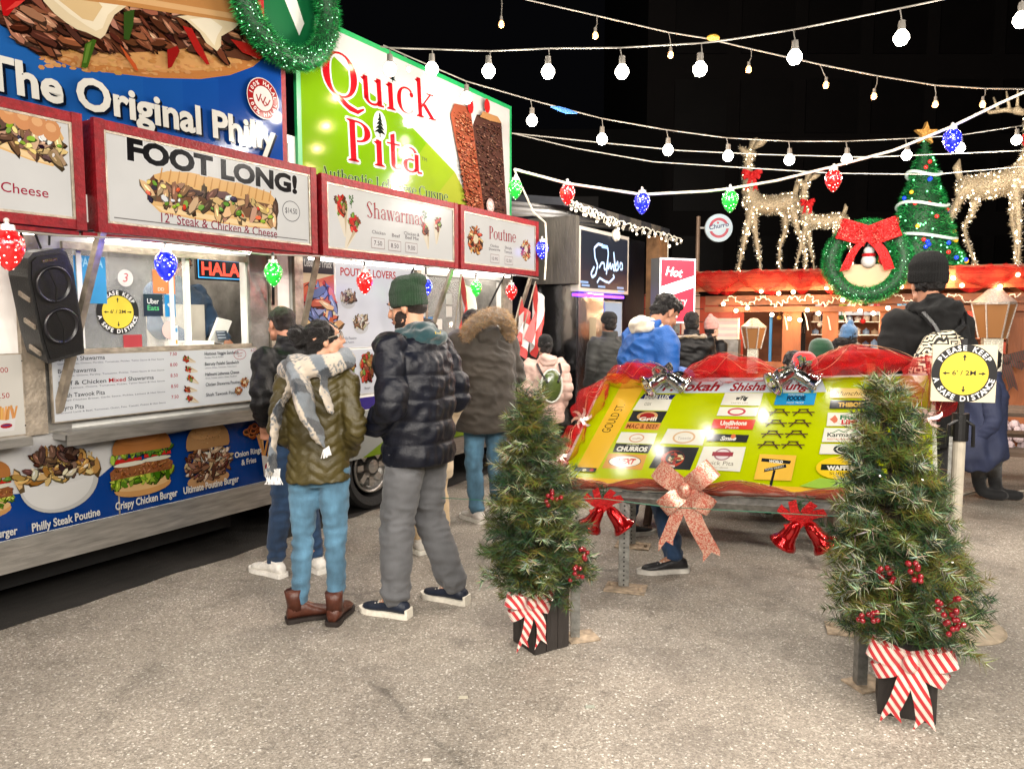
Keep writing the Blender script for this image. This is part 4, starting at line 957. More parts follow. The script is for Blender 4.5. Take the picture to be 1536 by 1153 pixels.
tline(pr, 'Quick', (486,140), (656,182), 68, RD, .03, 'serif', outline=(236,232,228), ow=.05)
tline(pr, 'PIta', (519,240), (634,262), 63, RD, .03, 'serif', outline=(236,232,228), ow=.06)
for x, y, s in ((589,124,.12),(570,206,.2)): p = T(x, y, .03); pr.ell(p[0], p[1]+s*.45, s*.42, s*.6, (230,232,226), 16) if s > .15 else None; cedar(pr, p[0], p[1], s)
tline(pr, 'Authentic Lebanese CuIsIne', (481,266), (672,302), 18, (34,62,44), .03, 'serif', outline=(190,206,150), ow=.04)
tline(pr, 'TM', (632,240), (640,243), 5, (90,90,80), .03)
def spit(x0, x1, y0, y1, lean, cols):
    for i in range(12):
        f = i/11; ya = y0+(y1-y0)*f; w_ = (x1-x0)/2*(1-.12*f); cx_ = (x0+x1)/2+lean*f
    pts = [(x0+6,y0),(x1-6,y0+4),(x1,y0+14),(x1+lean,y1),(x0+lean+8,y1),(x0,y0+16)]
    tpoly(pr, pts, cols[0])
    for i in range(520):
        f = random.random(); y = y0+6+(y1-y0-8)*f; x = x0+3+(x1-x0-6)*random.random()+lean*f; 
        if f < .04: continue
        p = T(x, y+ (x-x0)*.1, .03); c = jit(random.choice(cols), 14); k = random.uniform(.008,.026)
        pr.ell(p[0], p[1]-.004, k, k*.4, tuple(v*.4 for v in c), 6, random.uniform(-.4,.2), .2); pr.ell(p[0], p[1], k*.9, k*.34, c, 6, random.uniform(-.4,.2), .2)
spit(709,752,172,322,8,[(90,60,52),(120,84,70),(70,50,46),(150,110,92),(110,72,60)])
spit(673,704,156,318,20,[(160,84,60),(196,116,84),(140,66,48),(214,140,104),(180,92,64)])
for x, y in ((701,160),(726,160)): p = T(x, y, .03); pr.ell(p[0], p[1], .05, .07, (206,44,44), 14)
tpoly(pr, [(715,176),(720,168),(742,176),(748,186),(730,182)], (190,140,90))
p = T(731,306,.03); seal(pr, p[0], p[1]-.02, .07, (196,150,140))
pr.build('billboard_print', GLOSS, Bt)
def shaw(pr):
    o=.38
    for x, y, a, s in ((515,322,.15,.26),(528,346,-.45,.24),(640,352,.2,.2),(656,345,-.1,.2)): p = T(x, y, o); wrap(pr, p[0], p[1], s, a)
    for x, y in ((527,303),(637,325)): p = T(x, y, o); parsley(pr, p[0], p[1], .09)
    tline(pr, 'Shawarmas', (550,326), (636,339), 24, (160,28,44), o, 'serif')
    for t_, a, b in (('Chicken',(558,350),(578,353)),('Beef',(588,355),(600,357)),('Chicken &',(606,352),(629,355)),('Beef Mix',(608,358),(628,361))): tline(pr, t_, a, b, 5, (60,40,44), o)
    for t_, x, y in (('7.50',567,365),('8.50',592,369),('9.00',617,372)):
        p = T(x, y, o); pr.rect(p[0]-.075,p[1]-.04,p[0]+.075,p[1]+.04,(150,120,110)); pr.rect(p[0]-.071,p[1]-.036,p[0]+.071,p[1]+.036,(214,206,198)); pr.text(t_, p[0], p[1]-.016, .034, (60,40,44), align='c', width=.09)
def pout(pr):
    o=.38
    p = T(714,361,o); plate(pr, p[0], p[1], .13); p = T(789,375,o); plate(pr, p[0], p[1], .1)
    tline(pr, 'PoutIne', (733,358), (774,364), 19, (160,28,44), o, 'serif')
    for t_, a, b in (('Chicken',(735,370),(748,372)),('Shawarma',(733,375),(750,377)),('Shish',(757,373),(767,375)),('Tawook',(756,379),(768,381))): tline(pr, t_, a, b, 4, (60,40,44), o)
    for t_, x, y in (('10.95',742,388),('12.50',763,391)):
        p = T(x, y, o); pr.rect(p[0]-.075,p[1]-.04,p[0]+.075,p[1]+.04,(150,120,110)); pr.rect(p[0]-.071,p[1]-.036,p[0]+.071,p[1]+.036,(214,206,198)); pr.text(t_, p[0], p[1]-.016, .03, (60,40,44), align='c', width=.1)
for s0, s1, d in ((-.965,.625,shaw),(.68,2.05,pout)): lightbox(Bt, s0, s1, 2.045, 2.59, .25, .38, d)
m = MB(); m.bbox((SB0,-.27,2.2),(SB1-.02,-.0,2.225)); m.bbox((SB0,-.29,2.1),(SB1-.02,-.27,2.24)); m.build('canopy', WHITEP, Bt)
for s0, s1 in ((-.82,.5),(.62,1.95)): led_tube(Bt, s0, s1, .10, 2.045); led_tube(Bt, s0, s1, .20, 2.06)
strut(Bt, -.99, .36, 2.03, -.87, .06, 1.5); strut(Bt, .58, .36, 2.03, .61, .06, 1.4); strut(Bt, .3, .2, 2.1, .2, .06, 1.7, BLK, .018, 'gas_strut'); strut(Bt, 1.75, .2, 2.1, 1.5, .06, 1.6, BLK, .018, 'gas_strut'); strut(Bt, 1.95, .36, 2.03, 2.0, .06, 1.3)
MB().bbox((-.9,-.03,.46),(-.82,-.0,2.5)).build('corner_post', ALU, Bt)
MB().bbox((.5,-.035,.98),(.56,-.0,2.2)).build('corner_post', ALU, Bt)
MB().bbox((1.95,-.035,.46),(2.12,-.0,2.5)).build('corner_post', ALU, Bt)
# posters on its side
def poster(t, s0, s1, z0, z1, draw, m=SATIN, bgc=(228,230,236), o=.012, name='poster'):
    b = MB().bbox((s0,-o,z0),(s1,-.001,z1)).build(name, WHITEP, t); pr = Print(PL(o)); pr.rect(s0+.004,z0+.004,s1-.004,z1-.004,bgc); draw(pr); pr.build('poster_print', m, b)
def d1(pr):
    pr.rect(-.81,1.94,-.49,2.11,(66,62,64)); pr.text('Lebanese Truck', -.65, 1.99, .05, (200,196,190), align='c', width=.28, bold=.02)
    pr.rect(-.81,1.2,-.49,1.94,(226,206,170)); pr.poly([(-.81,1.5),(-.49,1.7),(-.49,1.94),(-.81,1.86)], (214,110,84)); pr.poly([(-.81,1.5),(-.7,1.55),(-.72,1.84),(-.81,1.8)], (110,110,190)); pr.poly([(-.68,1.25),(-.49,1.25),(-.49,1.72),(-.66,1.66)], (236,222,180))
    bits(pr, 60, lambda: (random.uniform(-.8,-.5), random.uniform(1.45,1.85)), .06, [(220,120,90),(236,190,140),(130,140,190),(200,80,70)], 3)
poster(Bt, -.815, -.485, 1.0, 2.12, d1, LITP2)
def d2(pr):
    pr.text('POUTINE LOVERS', -.09, 1.94, .06, (196,60,60), align='c', width=.66, bold=.02)
    for x, y in ((-.34,1.78),(-.2,1.58),(.3,1.8),(.3,1.55)):
        pr.ell(x, y-.04, .085, .06, (206,206,204), 18); bits(pr, 50, inell(x, y, .08, .055), .026, [(206,190,160),(160,120,90),(226,214,196),(120,96,80)], 2)
    pr.text('Philly Poutine', -.42, 1.44, .02, (120,120,126)); pr.text('Steak Poutine', -.42, 1.41, .016, (120,120,126))
poster(Bt, -.475, .49, 1.37, 2.12, d2, LITP2)
def d3(pr):
    for i, x in enumerate((-.36,-.14,.1,.3)): bits(pr, 80, inell(x, 1.2, .07, .11), .04, [(150,110,60),(120,60,44),(190,150,80),(110,140,60),(200,70,60)], 1.8); pr.text('Burger', x, 1.03, .018, (110,110,116), align='c')
poster(Bt, -.475, .49, .99, 1.36, d3, LITP2)
pr = Print(PL(.004)); pr.rect(SB0+.01,.86,.49,.96,(84,70,170)); pr.rect(SB0+.01,.46,SB1-.18,.85,(206,210,206)); pr.poly([(-.2,.46),(1.9,.46),(1.9,.62),(.9,.8),(.2,.62)], (150,184,40)); pr.rect(1.2,.62,1.6,.8,(150,184,40))
bits(pr, 80, inell(.9,.72,.5,.09), .07, MEAT, 2); pr.build('lower_print', GLOSS, Bt)
m = MB(); m.bbox((.56,-.12,.985),(1.95,-.005,1.0)); m.build('serving_ledge', STEEL, Bt)
menu_board(Bt, .58, 1.93, 1.02, 1.41, .05, lambda pr: [pr.text('Shawarma Plate', .64+.45*(i%3), 1.34-.08*(i//3), .024, (60,60,66)) for i in range(9)]+[pr.ell(1.2,1.2,.1,.1,(60,110,190),20)])
for sx in (.7,1.25,1.3): MB().bbox((sx-.012,.01,1.436),(sx+.012,.045,1.985)).build('window_mullion', ALU, Bt)
MB().bbox((.56,.025,1.436),(1.25,.029,1.985)).build('window_pane', GLASS, Bt)
pr = Print(PL(-.02)); 
for x0,z0,x1,z1,c in ((.66,1.44,.8,1.62,(60,130,190)),(.84,1.46,.94,1.6,(232,232,228)),(.62,1.62,.7,1.8,(206,206,200)),(1.0,1.62,1.1,1.72,(206,210,206)),(1.0,1.74,1.1,1.84,(180,190,186))): pr.rect(x0,z0,x1,z1,c)
pr.build('window_stickers', SATIN, Bt)
m = MB()
for i in range(9): m.bbox((.4+.2*i,2.0,1.0),(.52+.2*i,2.16,2.1-.12*(i%3)))
m.bbox((.3,.3,1.0),(2.0,.6,1.4)); m.bbox((.3,1.6,1.75),(2.0,2.1,1.8)); m.build('kitchen_fittings', STEEL2, Bt)
MB().bbox((.5,.6,2.56),(1.9,.7,2.59)).build('ceiling_tube', MATS['inner_tube'], Bt)
def flag(t, s, o, z, L, lean, kind):
    f = MB(); f.tube([(s,-o,z-.5),(s+lean,-o-.06,z+.02)],.008,n=6); pole = f.build('flag_pole', ALU, t)
    pr = Print(lambda u, v, h: (s+lean*(1+v/.52)+.02+u*.5+.05*math.sin(v*14)*u, -o-.06-h+.05*math.sin(u*22+v*8), z+v-.0))
    n = 10
    for i in range(n):
        for j in range(8):
            u0, u1 = j/8*.42, (j+1)/8*.42; v0, v1 = -L*i/n-u0*.5, -L*(i+1)/n-u0*.5
            k = i/n
            if kind == 0: c = (206,60,56) if (k < .28 or k >= .72) else (232,230,228)
            else: c = (206,60,56) if (j < 2 or j > 5) else (232,230,228)
            pr.mb.add([pr.fn(u0,v0,.0), pr.fn(u1,-L*i/n-u1*.5,.0), pr.fn(u1,-L*(i+1)/n-u1*.5,.0), pr.fn(u0,v1,.0)], [(0,1,2,3)], c)
    pr.build('flag_cloth', SATIN, pole)
flag(Bt, .66, .32, 1.98, .5, .03, 1); flag(Bt, 1.78, .36, 1.96, .55, .16, 1); flag(Bt, 1.6, .3, 1.8, .4, .16, 0)
# ---------------------------------------------------------------- slanted map board
bps, bta, bro = .5137705, .61202772, .06415
BO = Vector((.29, 4.541, .60)); BA = Vector((math.cos(bps)*math.cos(bro), -math.sin(bps)*math.cos(bro), math.sin(bro)))
_bd = Vector((math.sin(bps), math.cos(bps), 0)); BB = (_bd*math.cos(bta)+BA.cross(_bd)*math.sin(bta)).normalized(); BN = BA.cross(BB).normalized()
BW, BL_ = 2.014, .9607
def BP(u, v, h=0.0): return BO+BA*u+BB*v+BN*h
def bq(px, py):
    r = ray(px, py); c = Vector((0,0,CAMH)); t = (BO-c).dot(BN)/r.dot(BN); p = c+r*t-BO; return (p.dot(BA), p.dot(BB))
GALV = mat('galvanised_steel', (140,140,136), .45, .7, .3, 30, .2, 60)
board = thing('market_map_board', 'slanted yellow-green map board of stalls on a steel frame', 'map board', (BO.x, BO.y, 0))
BOi = Vector((BO.x, BO.y, 0)); bl = lambda p: Vector(p)-BOi
m = MB(); m.prism([(-.02,-.02),(BW+.02,-.02),(BW+.02,BL_+.02),(-.02,BL_+.02)], lambda u,v,h: bl(BP(u,v,h)), -.03, -.001); m.build('panel', mat('board_edge', (150,150,140), .5), board)
pr = Print(lambda u,v,h: bl(BP(u,v,h)), .0006, .00004)
GR = (176,190,0); YW = (226,180,52)
pr.rect(0,0,BW,BL_,GR)
def q4(pts, c): pr.poly([bq(*p) for p in pts], c); return pr
def btext(t, a, b, cap, c, **kw):
    p = bq(*a); q = bq(*b); r = math.atan2(q[1]-p[1], q[0]-p[0]); z = bq(a[0], a[1]-cap); cz = math.hypot(z[0]-p[0], z[1]-p[1])
    pr.text(t, p[0], p[1], cz, c, width=math.hypot(q[0]-p[0], q[1]-p[1]), rot=r, **kw)
WH = (222,220,206); DK = (42,44,46)
pr.rect(0,0,BW,.045,YW); q4([(866,700),(896,705),(966,580),(936,570)], YW)
q4([(905,574),(970,575),(975,562),(912,560)], YW)
btext('GOULD ST.', (914,649), (938,607), 9, (60,54,30)); 
q4([(967,590),(977,566),(1232,567),(1240,588)], (196,206,214))
btext('Hookah', (992,586), (1078,586), 12, (150,34,44), bold=.03, shear=.3); btext('Shisha Lounge', (1094,586), (1222,584), 11, (150,34,44), bold=.03, shear=.3)
for x in (976,1220): p = bq(x,583); pr.ell(p[0],p[1],.018,.022,(170,30,40)); 
q4([(960,598),(1008,599),(1014,592),(966,591)], (34,40,96)); btext('MAKE LUX', (966,598), (1004,598), 5, WH, bold=.05)
q4([(949,615),(1001,616),(1008,599),(960,598)], WH); btext('CGX', (966,608), (976,608), 4, DK)
q4([(942,632),(992,634),(1001,617),(950,616)], DK); p = bq(971,624); pr.ell(p[0],p[1],.07,.045,(196,150,100)); pr.ell(p[0],p[1],.05,.032,(150,40,40)); btext('Grill', (958,631),(984,631),5,WH,bold=.03)
q4([(936,643),(987,645),(992,635),(941,633)], (212,140,70)); btext('MAC & BEEF', (939,642),(986,643),6,(120,60,30),bold=.02)
q4([(924,664),(980,666),(986,650),(932,648)], WH); p = bq(955,657); pr.ring(p[0],p[1],.05,.04,.01,(206,160,130)); btext('waffle', (948,659),(962,659),3,(170,130,110))
q4([(919,678),(972,680),(979,667),(924,665)], DK); btext('CHURROS', (924,676),(970,677),6,WH,bold=.05); btext('CHURROS', (940,668.5),(958,669),2.5,WH)
q4([(903,702),(963,705),(971,682),(913,680)], (206,150,74)); p = bq(937,692); pr.ell(p[0],p[1],.105,.05,(90,60,50),30); pr.ell(p[0],p[1],.1,.046,WH,30); btext('NEXT', (924,695),(952,696),7,(190,40,40),bold=.06,shear=.2)
q4([(990,665),(1054,668),(1060,645),(1002,643)], WH); p = bq(1026,656); pr.ring(p[0],p[1],.07,.055,.012,(206,170,130)); btext('Toastie', (1016,659),(1036,659),4,(160,150,150))
q4([(973,702),(1035,705),(1049,671),(991,670)], DK); p = bq(1009,688); pr.ell(p[0],p[1],.07,.07,(170,60,40)); pr.ell(p[0]+.01,p[1]+.01,.055,.055,DK); bits(pr, 20, inell(p[0]+.01,p[1]+.01,.04,.04), .02, [(60,110,60),(206,190,150),(150,50,40)]); btext('Shawarma', (988,700),(1012,701),4,WH,bold=.02)
q4([(1081,608),(1140,609),(1145,590),(1088,590)], WH); btext('wTtg', (1104,600),(1122,600),5,DK,bold=.06,shear=.4); btext('TASTES LIKE', (1096,606),(1122,606),2,(120,120,110))
q4([(1075,624),(1134,625),(1138,612),(1080,611)], WH); p = bq(1105,618); pr.ring(p[0],p[1],.055,.036,.014,(190,70,84))
q4([(1066,643),(1129,645),(1134,630),(1071,629)], (204,62,46)); btext('Undlivions', (1080,638),(1120,638),6,WH,bold=.04); btext('Pizza', (1088,643.5),(1108,643.5),4,WH)
q4([(1060,662),(1120,664),(1124,653),(1065,651)], DK); btext('Smile', (1080,661),(1104,661),6,WH,bold=.04,shear=.3); p = bq(1100,655); pr.ell(p[0],p[1],.014,.02,(206,110,70))
q4([(1043,704),(1110,708),(1119,671),(1056,670)], WH); p = bq(1084,682); pr.ell(p[0],p[1],.05,.05,(160,120,130)); pr.ell(p[0],p[1],.04,.04,(216,206,206)); pr.rect(p[0]-.06,p[1]-.015,p[0]+.06,p[1]+.02,(150,60,70)); btext('Quick Pita', (1053,697),(1100,699),6,(120,112,104)); btext('Authentic Lebanese', (1062,702),(1092,703),2,(120,112,104))
q4([(1161,608),(1221,608),(1225,590),(1166,590)], (40,146,200)); btext('FOODIE', (1180,601),(1208,601),6,(20,50,80),bold=.06); btext('WORLD FAMOUS', (1182,594),(1206,594),2.5,WH); btext('FOOD TRUCK', (1180,606),(1206,606),2.5,WH)
for j in range(4):
    for i in range(2):
        x = 1169-5.2*j+i*36; y = 619+16.3*j; p = bq(x, y); s_ = .052
        pr.line([(p[0]-s_*.55,p[1]+s_*.5),(p[0]+s_*.55,p[1]+s_*.5)],.008,(70,50,34)); pr.line([(p[0]-s_*.3,p[1]+s_*.5),(p[0]-s_,p[1]-s_*.6)],.008,(70,50,34)); pr.line([(p[0]+s_*.3,p[1]+s_*.5),(p[0]+s_,p[1]-s_*.6)],.008,(70,50,34)); pr.line([(p[0]-s_*1.2,p[1]),(p[0]+s_*1.2,p[1])],.009,(90,64,40))
q4([(1131,720),(1187,722),(1195,684),(1140,682)], (230,184,70))
BKc = (30,34,38); q4([(1153,734),(1157,734),(1164,706),(1160,706)], BKc); q4([(1142,693),(1185,697),(1187,692),(1143,688)], BKc); q4([(1146,709),(1180,702),(1179,697),(1147,704)], BKc); btext('WORLD', (1153,694.5),(1174,696),4,WH,bold=.05); btext('FOOD MARKET', (1149,707),(1177,701.5),3,WH)
q4([(1245,598),(1330,598),(1333,584),(1247,583)], (226,196,120)); btext('Munchies', (1252,594),(1302,594),6,(60,44,34),shear=.4)
q4([(1244,614),(1328,614),(1330,602),(1246,601)], DK); btext('THIBODI', (1257,611),(1298,611),6,(220,180,90),bold=.05)
q4([(1240,640),(1326,640),(1328,621),(1242,620)], WH); btext('FRESH', (1260,630),(1300,630),6,(40,110,70),bold=.05); btext('LIME', (1262,637),(1290,637),6,(190,40,50),bold=.05); p = bq(1252,630); pr.ell(p[0],p[1],.022,.03,(206,110,80),8,0,.3)
q4([(1233,664),(1322,664),(1325,644),(1237,643)], WH); btext('Karmas', (1241,656),(1278,656),6,(50,60,60),bold=.02); pr.line([bq(1248,651),bq(1258,646),bq(1268,650),bq(1278,645)],.006,(60,120,80)); btext('RESTAURANT', (1241,661),(1276,661),2.5,(190,70,60))
q4([(1229,682),(1320,683),(1322,668),(1232,667)], WH); p = bq(1268,675); pr.ell(p[0],p[1],.06,.04,(40,42,46)); pr.ring(p[0],p[1],.045,.03,.006,WH)
p = bq(1262,703); pr.ell(p[0],p[1],.125,.085,(230,196,40),30); pr.rect(p[0]-.1,p[1]-.02,p[0]+.12,p[1]+.025,(34,44,34)); btext('WAFFLE', (1240,706),(1282,706),6,WH,bold=.06); btext('SUPPER', (1244,713),(1280,713),4,(70,60,20)); 
q4([(861,707),(893,709),(896,703),(864,701)], DK); p = bq(877,706); pr.ell(p[0],p[1],.014,.012,(206,200,150)); p = bq(888,706); pr.ell(p[0],p[1],.014,.012,(180,60,60))
q4([(1200,730),(1290,742),(1290,725),(1230,718)], (150,190,70))
pr.build('map_print', vmat('map_laminate', .12, alb=.52, spec=.06, coat=.0, var=.06, vs=5), board)
# frame: front rail, side rails, legs with plates
m = MB(); m.bar(bl(BP(-.03,-.045,-.06)), bl(BP(BW+.03,-.045,-.06)), .05,.05, BN); m.build('front_rail', GALV, board)
m = MB(); m.bar(bl(BP(-.03,BL_+.03,-.06)), bl(BP(BW+.03,BL_+.03,-.06)), .05,.05, BN); m.build('back_rail', GALV, board)
for u in (.45,.9,1.4): m = MB(); m.bar(bl(BP(u,-.02,-.055)), bl(BP(u,BL_,-.055)), .03,.04, BN); m.build('cross_rail', GALV, board)
def post_leg(u, v):
    p = BP(u, v, -.08); m = MB(); x, y = p.x-BOi.x, p.y-BOi.y; R3 = Matrix.Rotation(-.12,3,'Z')
    for dx, dy, wx, wy in ((0,-.026,.06,.005),(-.028,0,.005,.05),(.028,0,.005,.05)): c = R3 @ Vector((dx,dy,0)); m.box((x+c.x,y+c.y,p.z/2+.01),(wx,wy,p.z-.02),R3)
    leg = m.build('leg', GALV, board)
    h = MB()
    for i in range(int(p.z/.028)): c = R3 @ Vector((0,-.0295,0)); h.lathe((x+c.x,y+c.y,.03+.028*i), [(.0055,0),(.0001,.0)], 8, Matrix.Rotation(math.pi/2,3,'X'))
    h.build('punched_holes', BLK, leg); 
    b_ = MB(); b_.box((x+.01,y-.02,.006),(.24,.16,.008),Matrix.Rotation(-.3,3,'Z')); b_.cyl((x+.09,y-.06,.01),(x+.09,y-.06,.025),.012,n=6); b_.cyl((x-.07,y+.02,.01),(x-.07,y+.02,.025),.012,n=6); b_.build('base_plate', mat('rusty_plate', (168,150,128), .7, .2, .4, 30, .3, 60), leg)
for u, v in ((.42,-.04),(1.65,-.04),(.2,BL_),(1.9,BL_)): post_leg(u, v)

# tulle, bows and bells laid along the edges
def tulle_mat(name, c, a, em=0.0):
    m = mat(name, c, .75, 0, .3, 9, .4, 60, spec=.2); t = m.node_tree; b = t.nodes['Principled BSDF']; N = t.nodes.new; L = t.links.new
    tc = N('ShaderNodeTexCoord'); v = N('ShaderNodeTexVoronoi'); v.inputs['Scale'].default_value = 140; L(tc.outputs['Object'], v.inputs['Vector'])
    r = N('ShaderNodeMapRange'); r.inputs[1].default_value = .03; r.inputs[2].default_value = .07; r.inputs[3].default_value = 1; r.inputs[4].default_value = 0; L(v.outputs['Distance'], r.inputs[0])
    n = N('ShaderNodeTexNoise'); n.inputs['Scale'].default_value = 8; n.inputs['Detail'].default_value = 5; L(tc.outputs['Object'], n.inputs['Vector'])
    r2 = N('ShaderNodeMapRange'); r2.inputs[1].default_value = .35; r2.inputs[2].default_value = .65; r2.inputs[3].default_value = a*.6; r2.inputs[4].default_value = min(1,a*1.4); L(n.outputs['Fac'], r2.inputs[0])
    lw_ = N('ShaderNodeLayerWeight'); lw_.inputs[0].default_value = .35
    ad = N('ShaderNodeMath'); ad.operation = 'ADD'; ad.use_clamp = True; L(r2.outputs[0], ad.inputs[0]); mu = N('ShaderNodeMath'); mu.operation = 'MULTIPLY'; mu.inputs[1].default_value = .45; L(lw_.outputs['Facing'], mu.inputs[0]); L(mu.outputs[0], ad.inputs[1])
    ad2 = N('ShaderNodeMath'); ad2.operation = 'MAXIMUM'; L(ad.outputs[0], ad2.inputs[0]); L(r.outputs[0], ad2.inputs[1]); L(ad2.outputs[0], b.inputs['Alpha'])
    mx = N('ShaderNodeMix'); mx.data_type = 'RGBA'; mx.inputs[6].default_value = lin(c); mx.inputs[7].default_value = (.8,.7,.6,1); mu2 = N('ShaderNodeMath'); mu2.operation = 'MULTIPLY'; mu2.inputs[1].default_value = .6; L(r.outputs[0], mu2.inputs[0]); L(mu2.outputs[0], mx.inputs[0])
    for l in list(b.inputs['Base Color'].links): t.links.remove(l)
    L(mx.outputs[2], b.inputs['Base Color']); L(r.outputs[0], b.inputs['Metallic'])
    return m
TUL = tulle_mat('red_tulle', (176,16,18), .17); TULT = tulle_mat('tawny_tulle', (150,60,40), .34)
def puffsheet(m, pts, rad, seed, amp=.25, n=26, k=14, squash=.7):
    """a gathered bag of gauze along a line, pinched at its ends"""
    r = random.Random(seed); P = [Vector(p) for p in pts]; grid = []
    for i in range(n+1):
        t = i/n; f = t*(len(P)-1); j = min(int(f), len(P)-2); c = P[j].lerp(P[j+1], f-j); d = (P[j+1]-P[j]).normalized()
        x = d.cross(Vector((0,0,1))).normalized(); y = x.cross(d); w_ = rad*(math.sin(math.pi*min(max(t,.04),.96))**.55)
        row = []
        for a in range(k+1):
            th = 2*math.pi*a/k; q = w_*(1+amp*noise.noise(Vector((math.cos(th)*1.6+seed, math.sin(th)*1.6, t*5)))*1.6+.10*math.sin(th*5+t*4+seed))
            row.append(c+x*math.cos(th)*q+y*math.sin(th)*q*squash)
        row[-1] = row[0]; grid.append(row)
    m.sheet(grid)
def gauze(label, segs, seed, group='red gauze swags round the map board', mt=None, amp=.3, par=None, lay=1):
    t = thing('gauze_swag', label, 'decoration', (0,0,0), 0, group)
    for i, (pts, rad) in enumerate(segs):
        m = MB()
        for q in range(lay): puffsheet(m, pts, rad*(1-.35*q), seed+i*7+q*3, amp)
        m.build('gauze_puff', mt or TUL, t, smooth=True)
        m = MB()   # gathered ribbon core
        for q in range(3):
            o_ = Vector((random.uniform(-1,1),random.uniform(-1,1),random.uniform(-.4,.8)))*rad*.35
            n_ = 18; P = [Vector(p) for p in pts]; row = []
            for j in range(n_+1):
                f = j/n_*(len(P)-1); w_ = min(int(f), len(P)-2); c = P[w_].lerp(P[w_+1], f-w_); row.append(c+o_*math.sin(math.pi*j/n_)+Vector((0,0,rad*.2*math.sin(j*.9+q))))
            up_ = Vector((random.uniform(-.3,.3),random.uniform(-.3,.3),1)).normalized()*rad*.38
            m.sheet([[p-up_*math.sin(math.pi*min(max(j/n_,.05),.95)) for j, p in enumerate(row)], row, [p+up_*math.sin(math.pi*min(max(j/n_,.05),.95)) for j, p in enumerate(row)]])
        m2 = MB()   # gilt edge threads
        for q in range(5):
            th = random.uniform(0,6.28); n_ = 20; P = [Vector(p) for p in pts]; row = []
            for j in range(n_+1):
                f = j/n_*(len(P)-1); w_ = min(int(f), len(P)-2); c = P[w_].lerp(P[w_+1], f-w_); k_ = rad*1.04*math.sin(math.pi*min(max(j/n_,.04),.96))**.55; a_ = th+.9*math.sin(j*.3+q)
                row.append(c+Vector((0,math.cos(a_)*k_,abs(math.sin(a_))*k_*.8)))
            m2.tube(row, .0016, 4)
        m2.build('gilt_thread', mat('gilt_thread', (150,112,84), .35, .6), t)
        m.build('gauze_core', mat('red_gauze_dense', (190,14,18), .8, 0, .4, 30, .8, 60, spec=.15, alpha=.42) if mt is None else mat('tawny_gauze_dense', (140,46,34), .6, 0, .4, 20, .5, 80, sheen=.5, alpha=.6), t, smooth=True)
    return t
e = lambda u, v, h=.03: BP(u, v, h)
gauze('large red gauze swag on the upper left of the map board, below the blue hoodie', [([e(.02,BL_,.02),e(.25,BL_+.02,.05),e(.5,BL_+.02,.03)],.13)], 1)
gauze('large red gauze swag on the top middle of the map board, between the silver bells', [([e(.55,BL_,.02),e(.85,BL_+.03,.07),e(1.2,BL_+.01,.03)],.135)], 2)
gauze('long red gauze swag on the upper right of the map board', [([e(1.3,BL_,.03),e(1.6,BL_+.03,.09),e(1.95,BL_+.02,.08)],.13)], 3)
gauze('red gauze swag hanging down the right end of the map board', [([e(BW-.03,BL_+.02,.09),e(BW+.03,BL_-.15,.08),e(BW-.02,BL_-.42,.05)],.17)], 4)
gauze('red gauze swag tied in puffs down the left edge of the map board', [([e(.03,BL_-.02,.03),e(-.02,BL_-.25,.04),e(.0,BL_-.45,.02)],.10),([e(.0,BL_-.45,.02),e(-.03,BL_-.62,.03),e(-.02,BL_-.8,.02)],.085),([e(-.02,BL_-.8,.02),e(0,.05,.03)],.05)], 5)
gauze('thin red and olive gauze roll along the front edge of the map board', [([e(.02,-.02,.01),e(.18,-.02,.01),e(.34,-.02,.01)],.04),([e(.34,-.02,.01),e(.6,0,.02),e(.85,-.02,.01)],.045),([e(.85,-.02,.01),e(1.1,-.0,.02),e(1.38,-.02,.01)],.05),([e(1.38,-.02,.01),e(1.7,-.0,.02),e(2.0,-.02,.01)],.045)], 6, mt=TULT)
# silver bows and bells
CHROME = mat('silver_foil', (214,214,210), .12, 1.0, .1, 20, .3, 24); REDC = mat('red_lacquer', (170,14,18), .16, .75, .15, 20, .12, 30, coat=.5)
def bell(m, c, M, s):
    pf = [(.0001,1.0),(.10,.98),(.2,.88),(.26,.66),(.29,.4),(.35,.18),(.46,.04),(.52,-.06),(.49,-.08),(.4,0),(.28,.25),(.2,.6)]
    m.lathe(c, [(r*s, (z-1)*s) for r, z in pf], 24, M); m.ell(Vector(c)+M @ Vector((0,0,-.98*s)), .12*s, 10, 8)
def ribbon(m, pts, w_, wd, n=10, twist=0.0):
    """strip along points; wd = width direction"""
    P = [Vector(p) for p in pts]; wd = Vector(wd).normalized(); a = []; b = []
    for i in range(n*(len(P)-1)+1):
        f = i/n; j = min(int(f), len(P)-2); t = f-j; p0, p1, p2, p3 = P[max(j-1,0)], P[j], P[j+1], P[min(j+2,len(P)-1)]
        c = .5*((2*p1)+(p2-p0)*t+(2*p0-5*p1+4*p2-p3)*t*t+(3*p1-p0-3*p2+p3)*t**3)
        a.append(c-wd*w_/2); b.append(c+wd*w_/2)
    m.sheet([a, b])
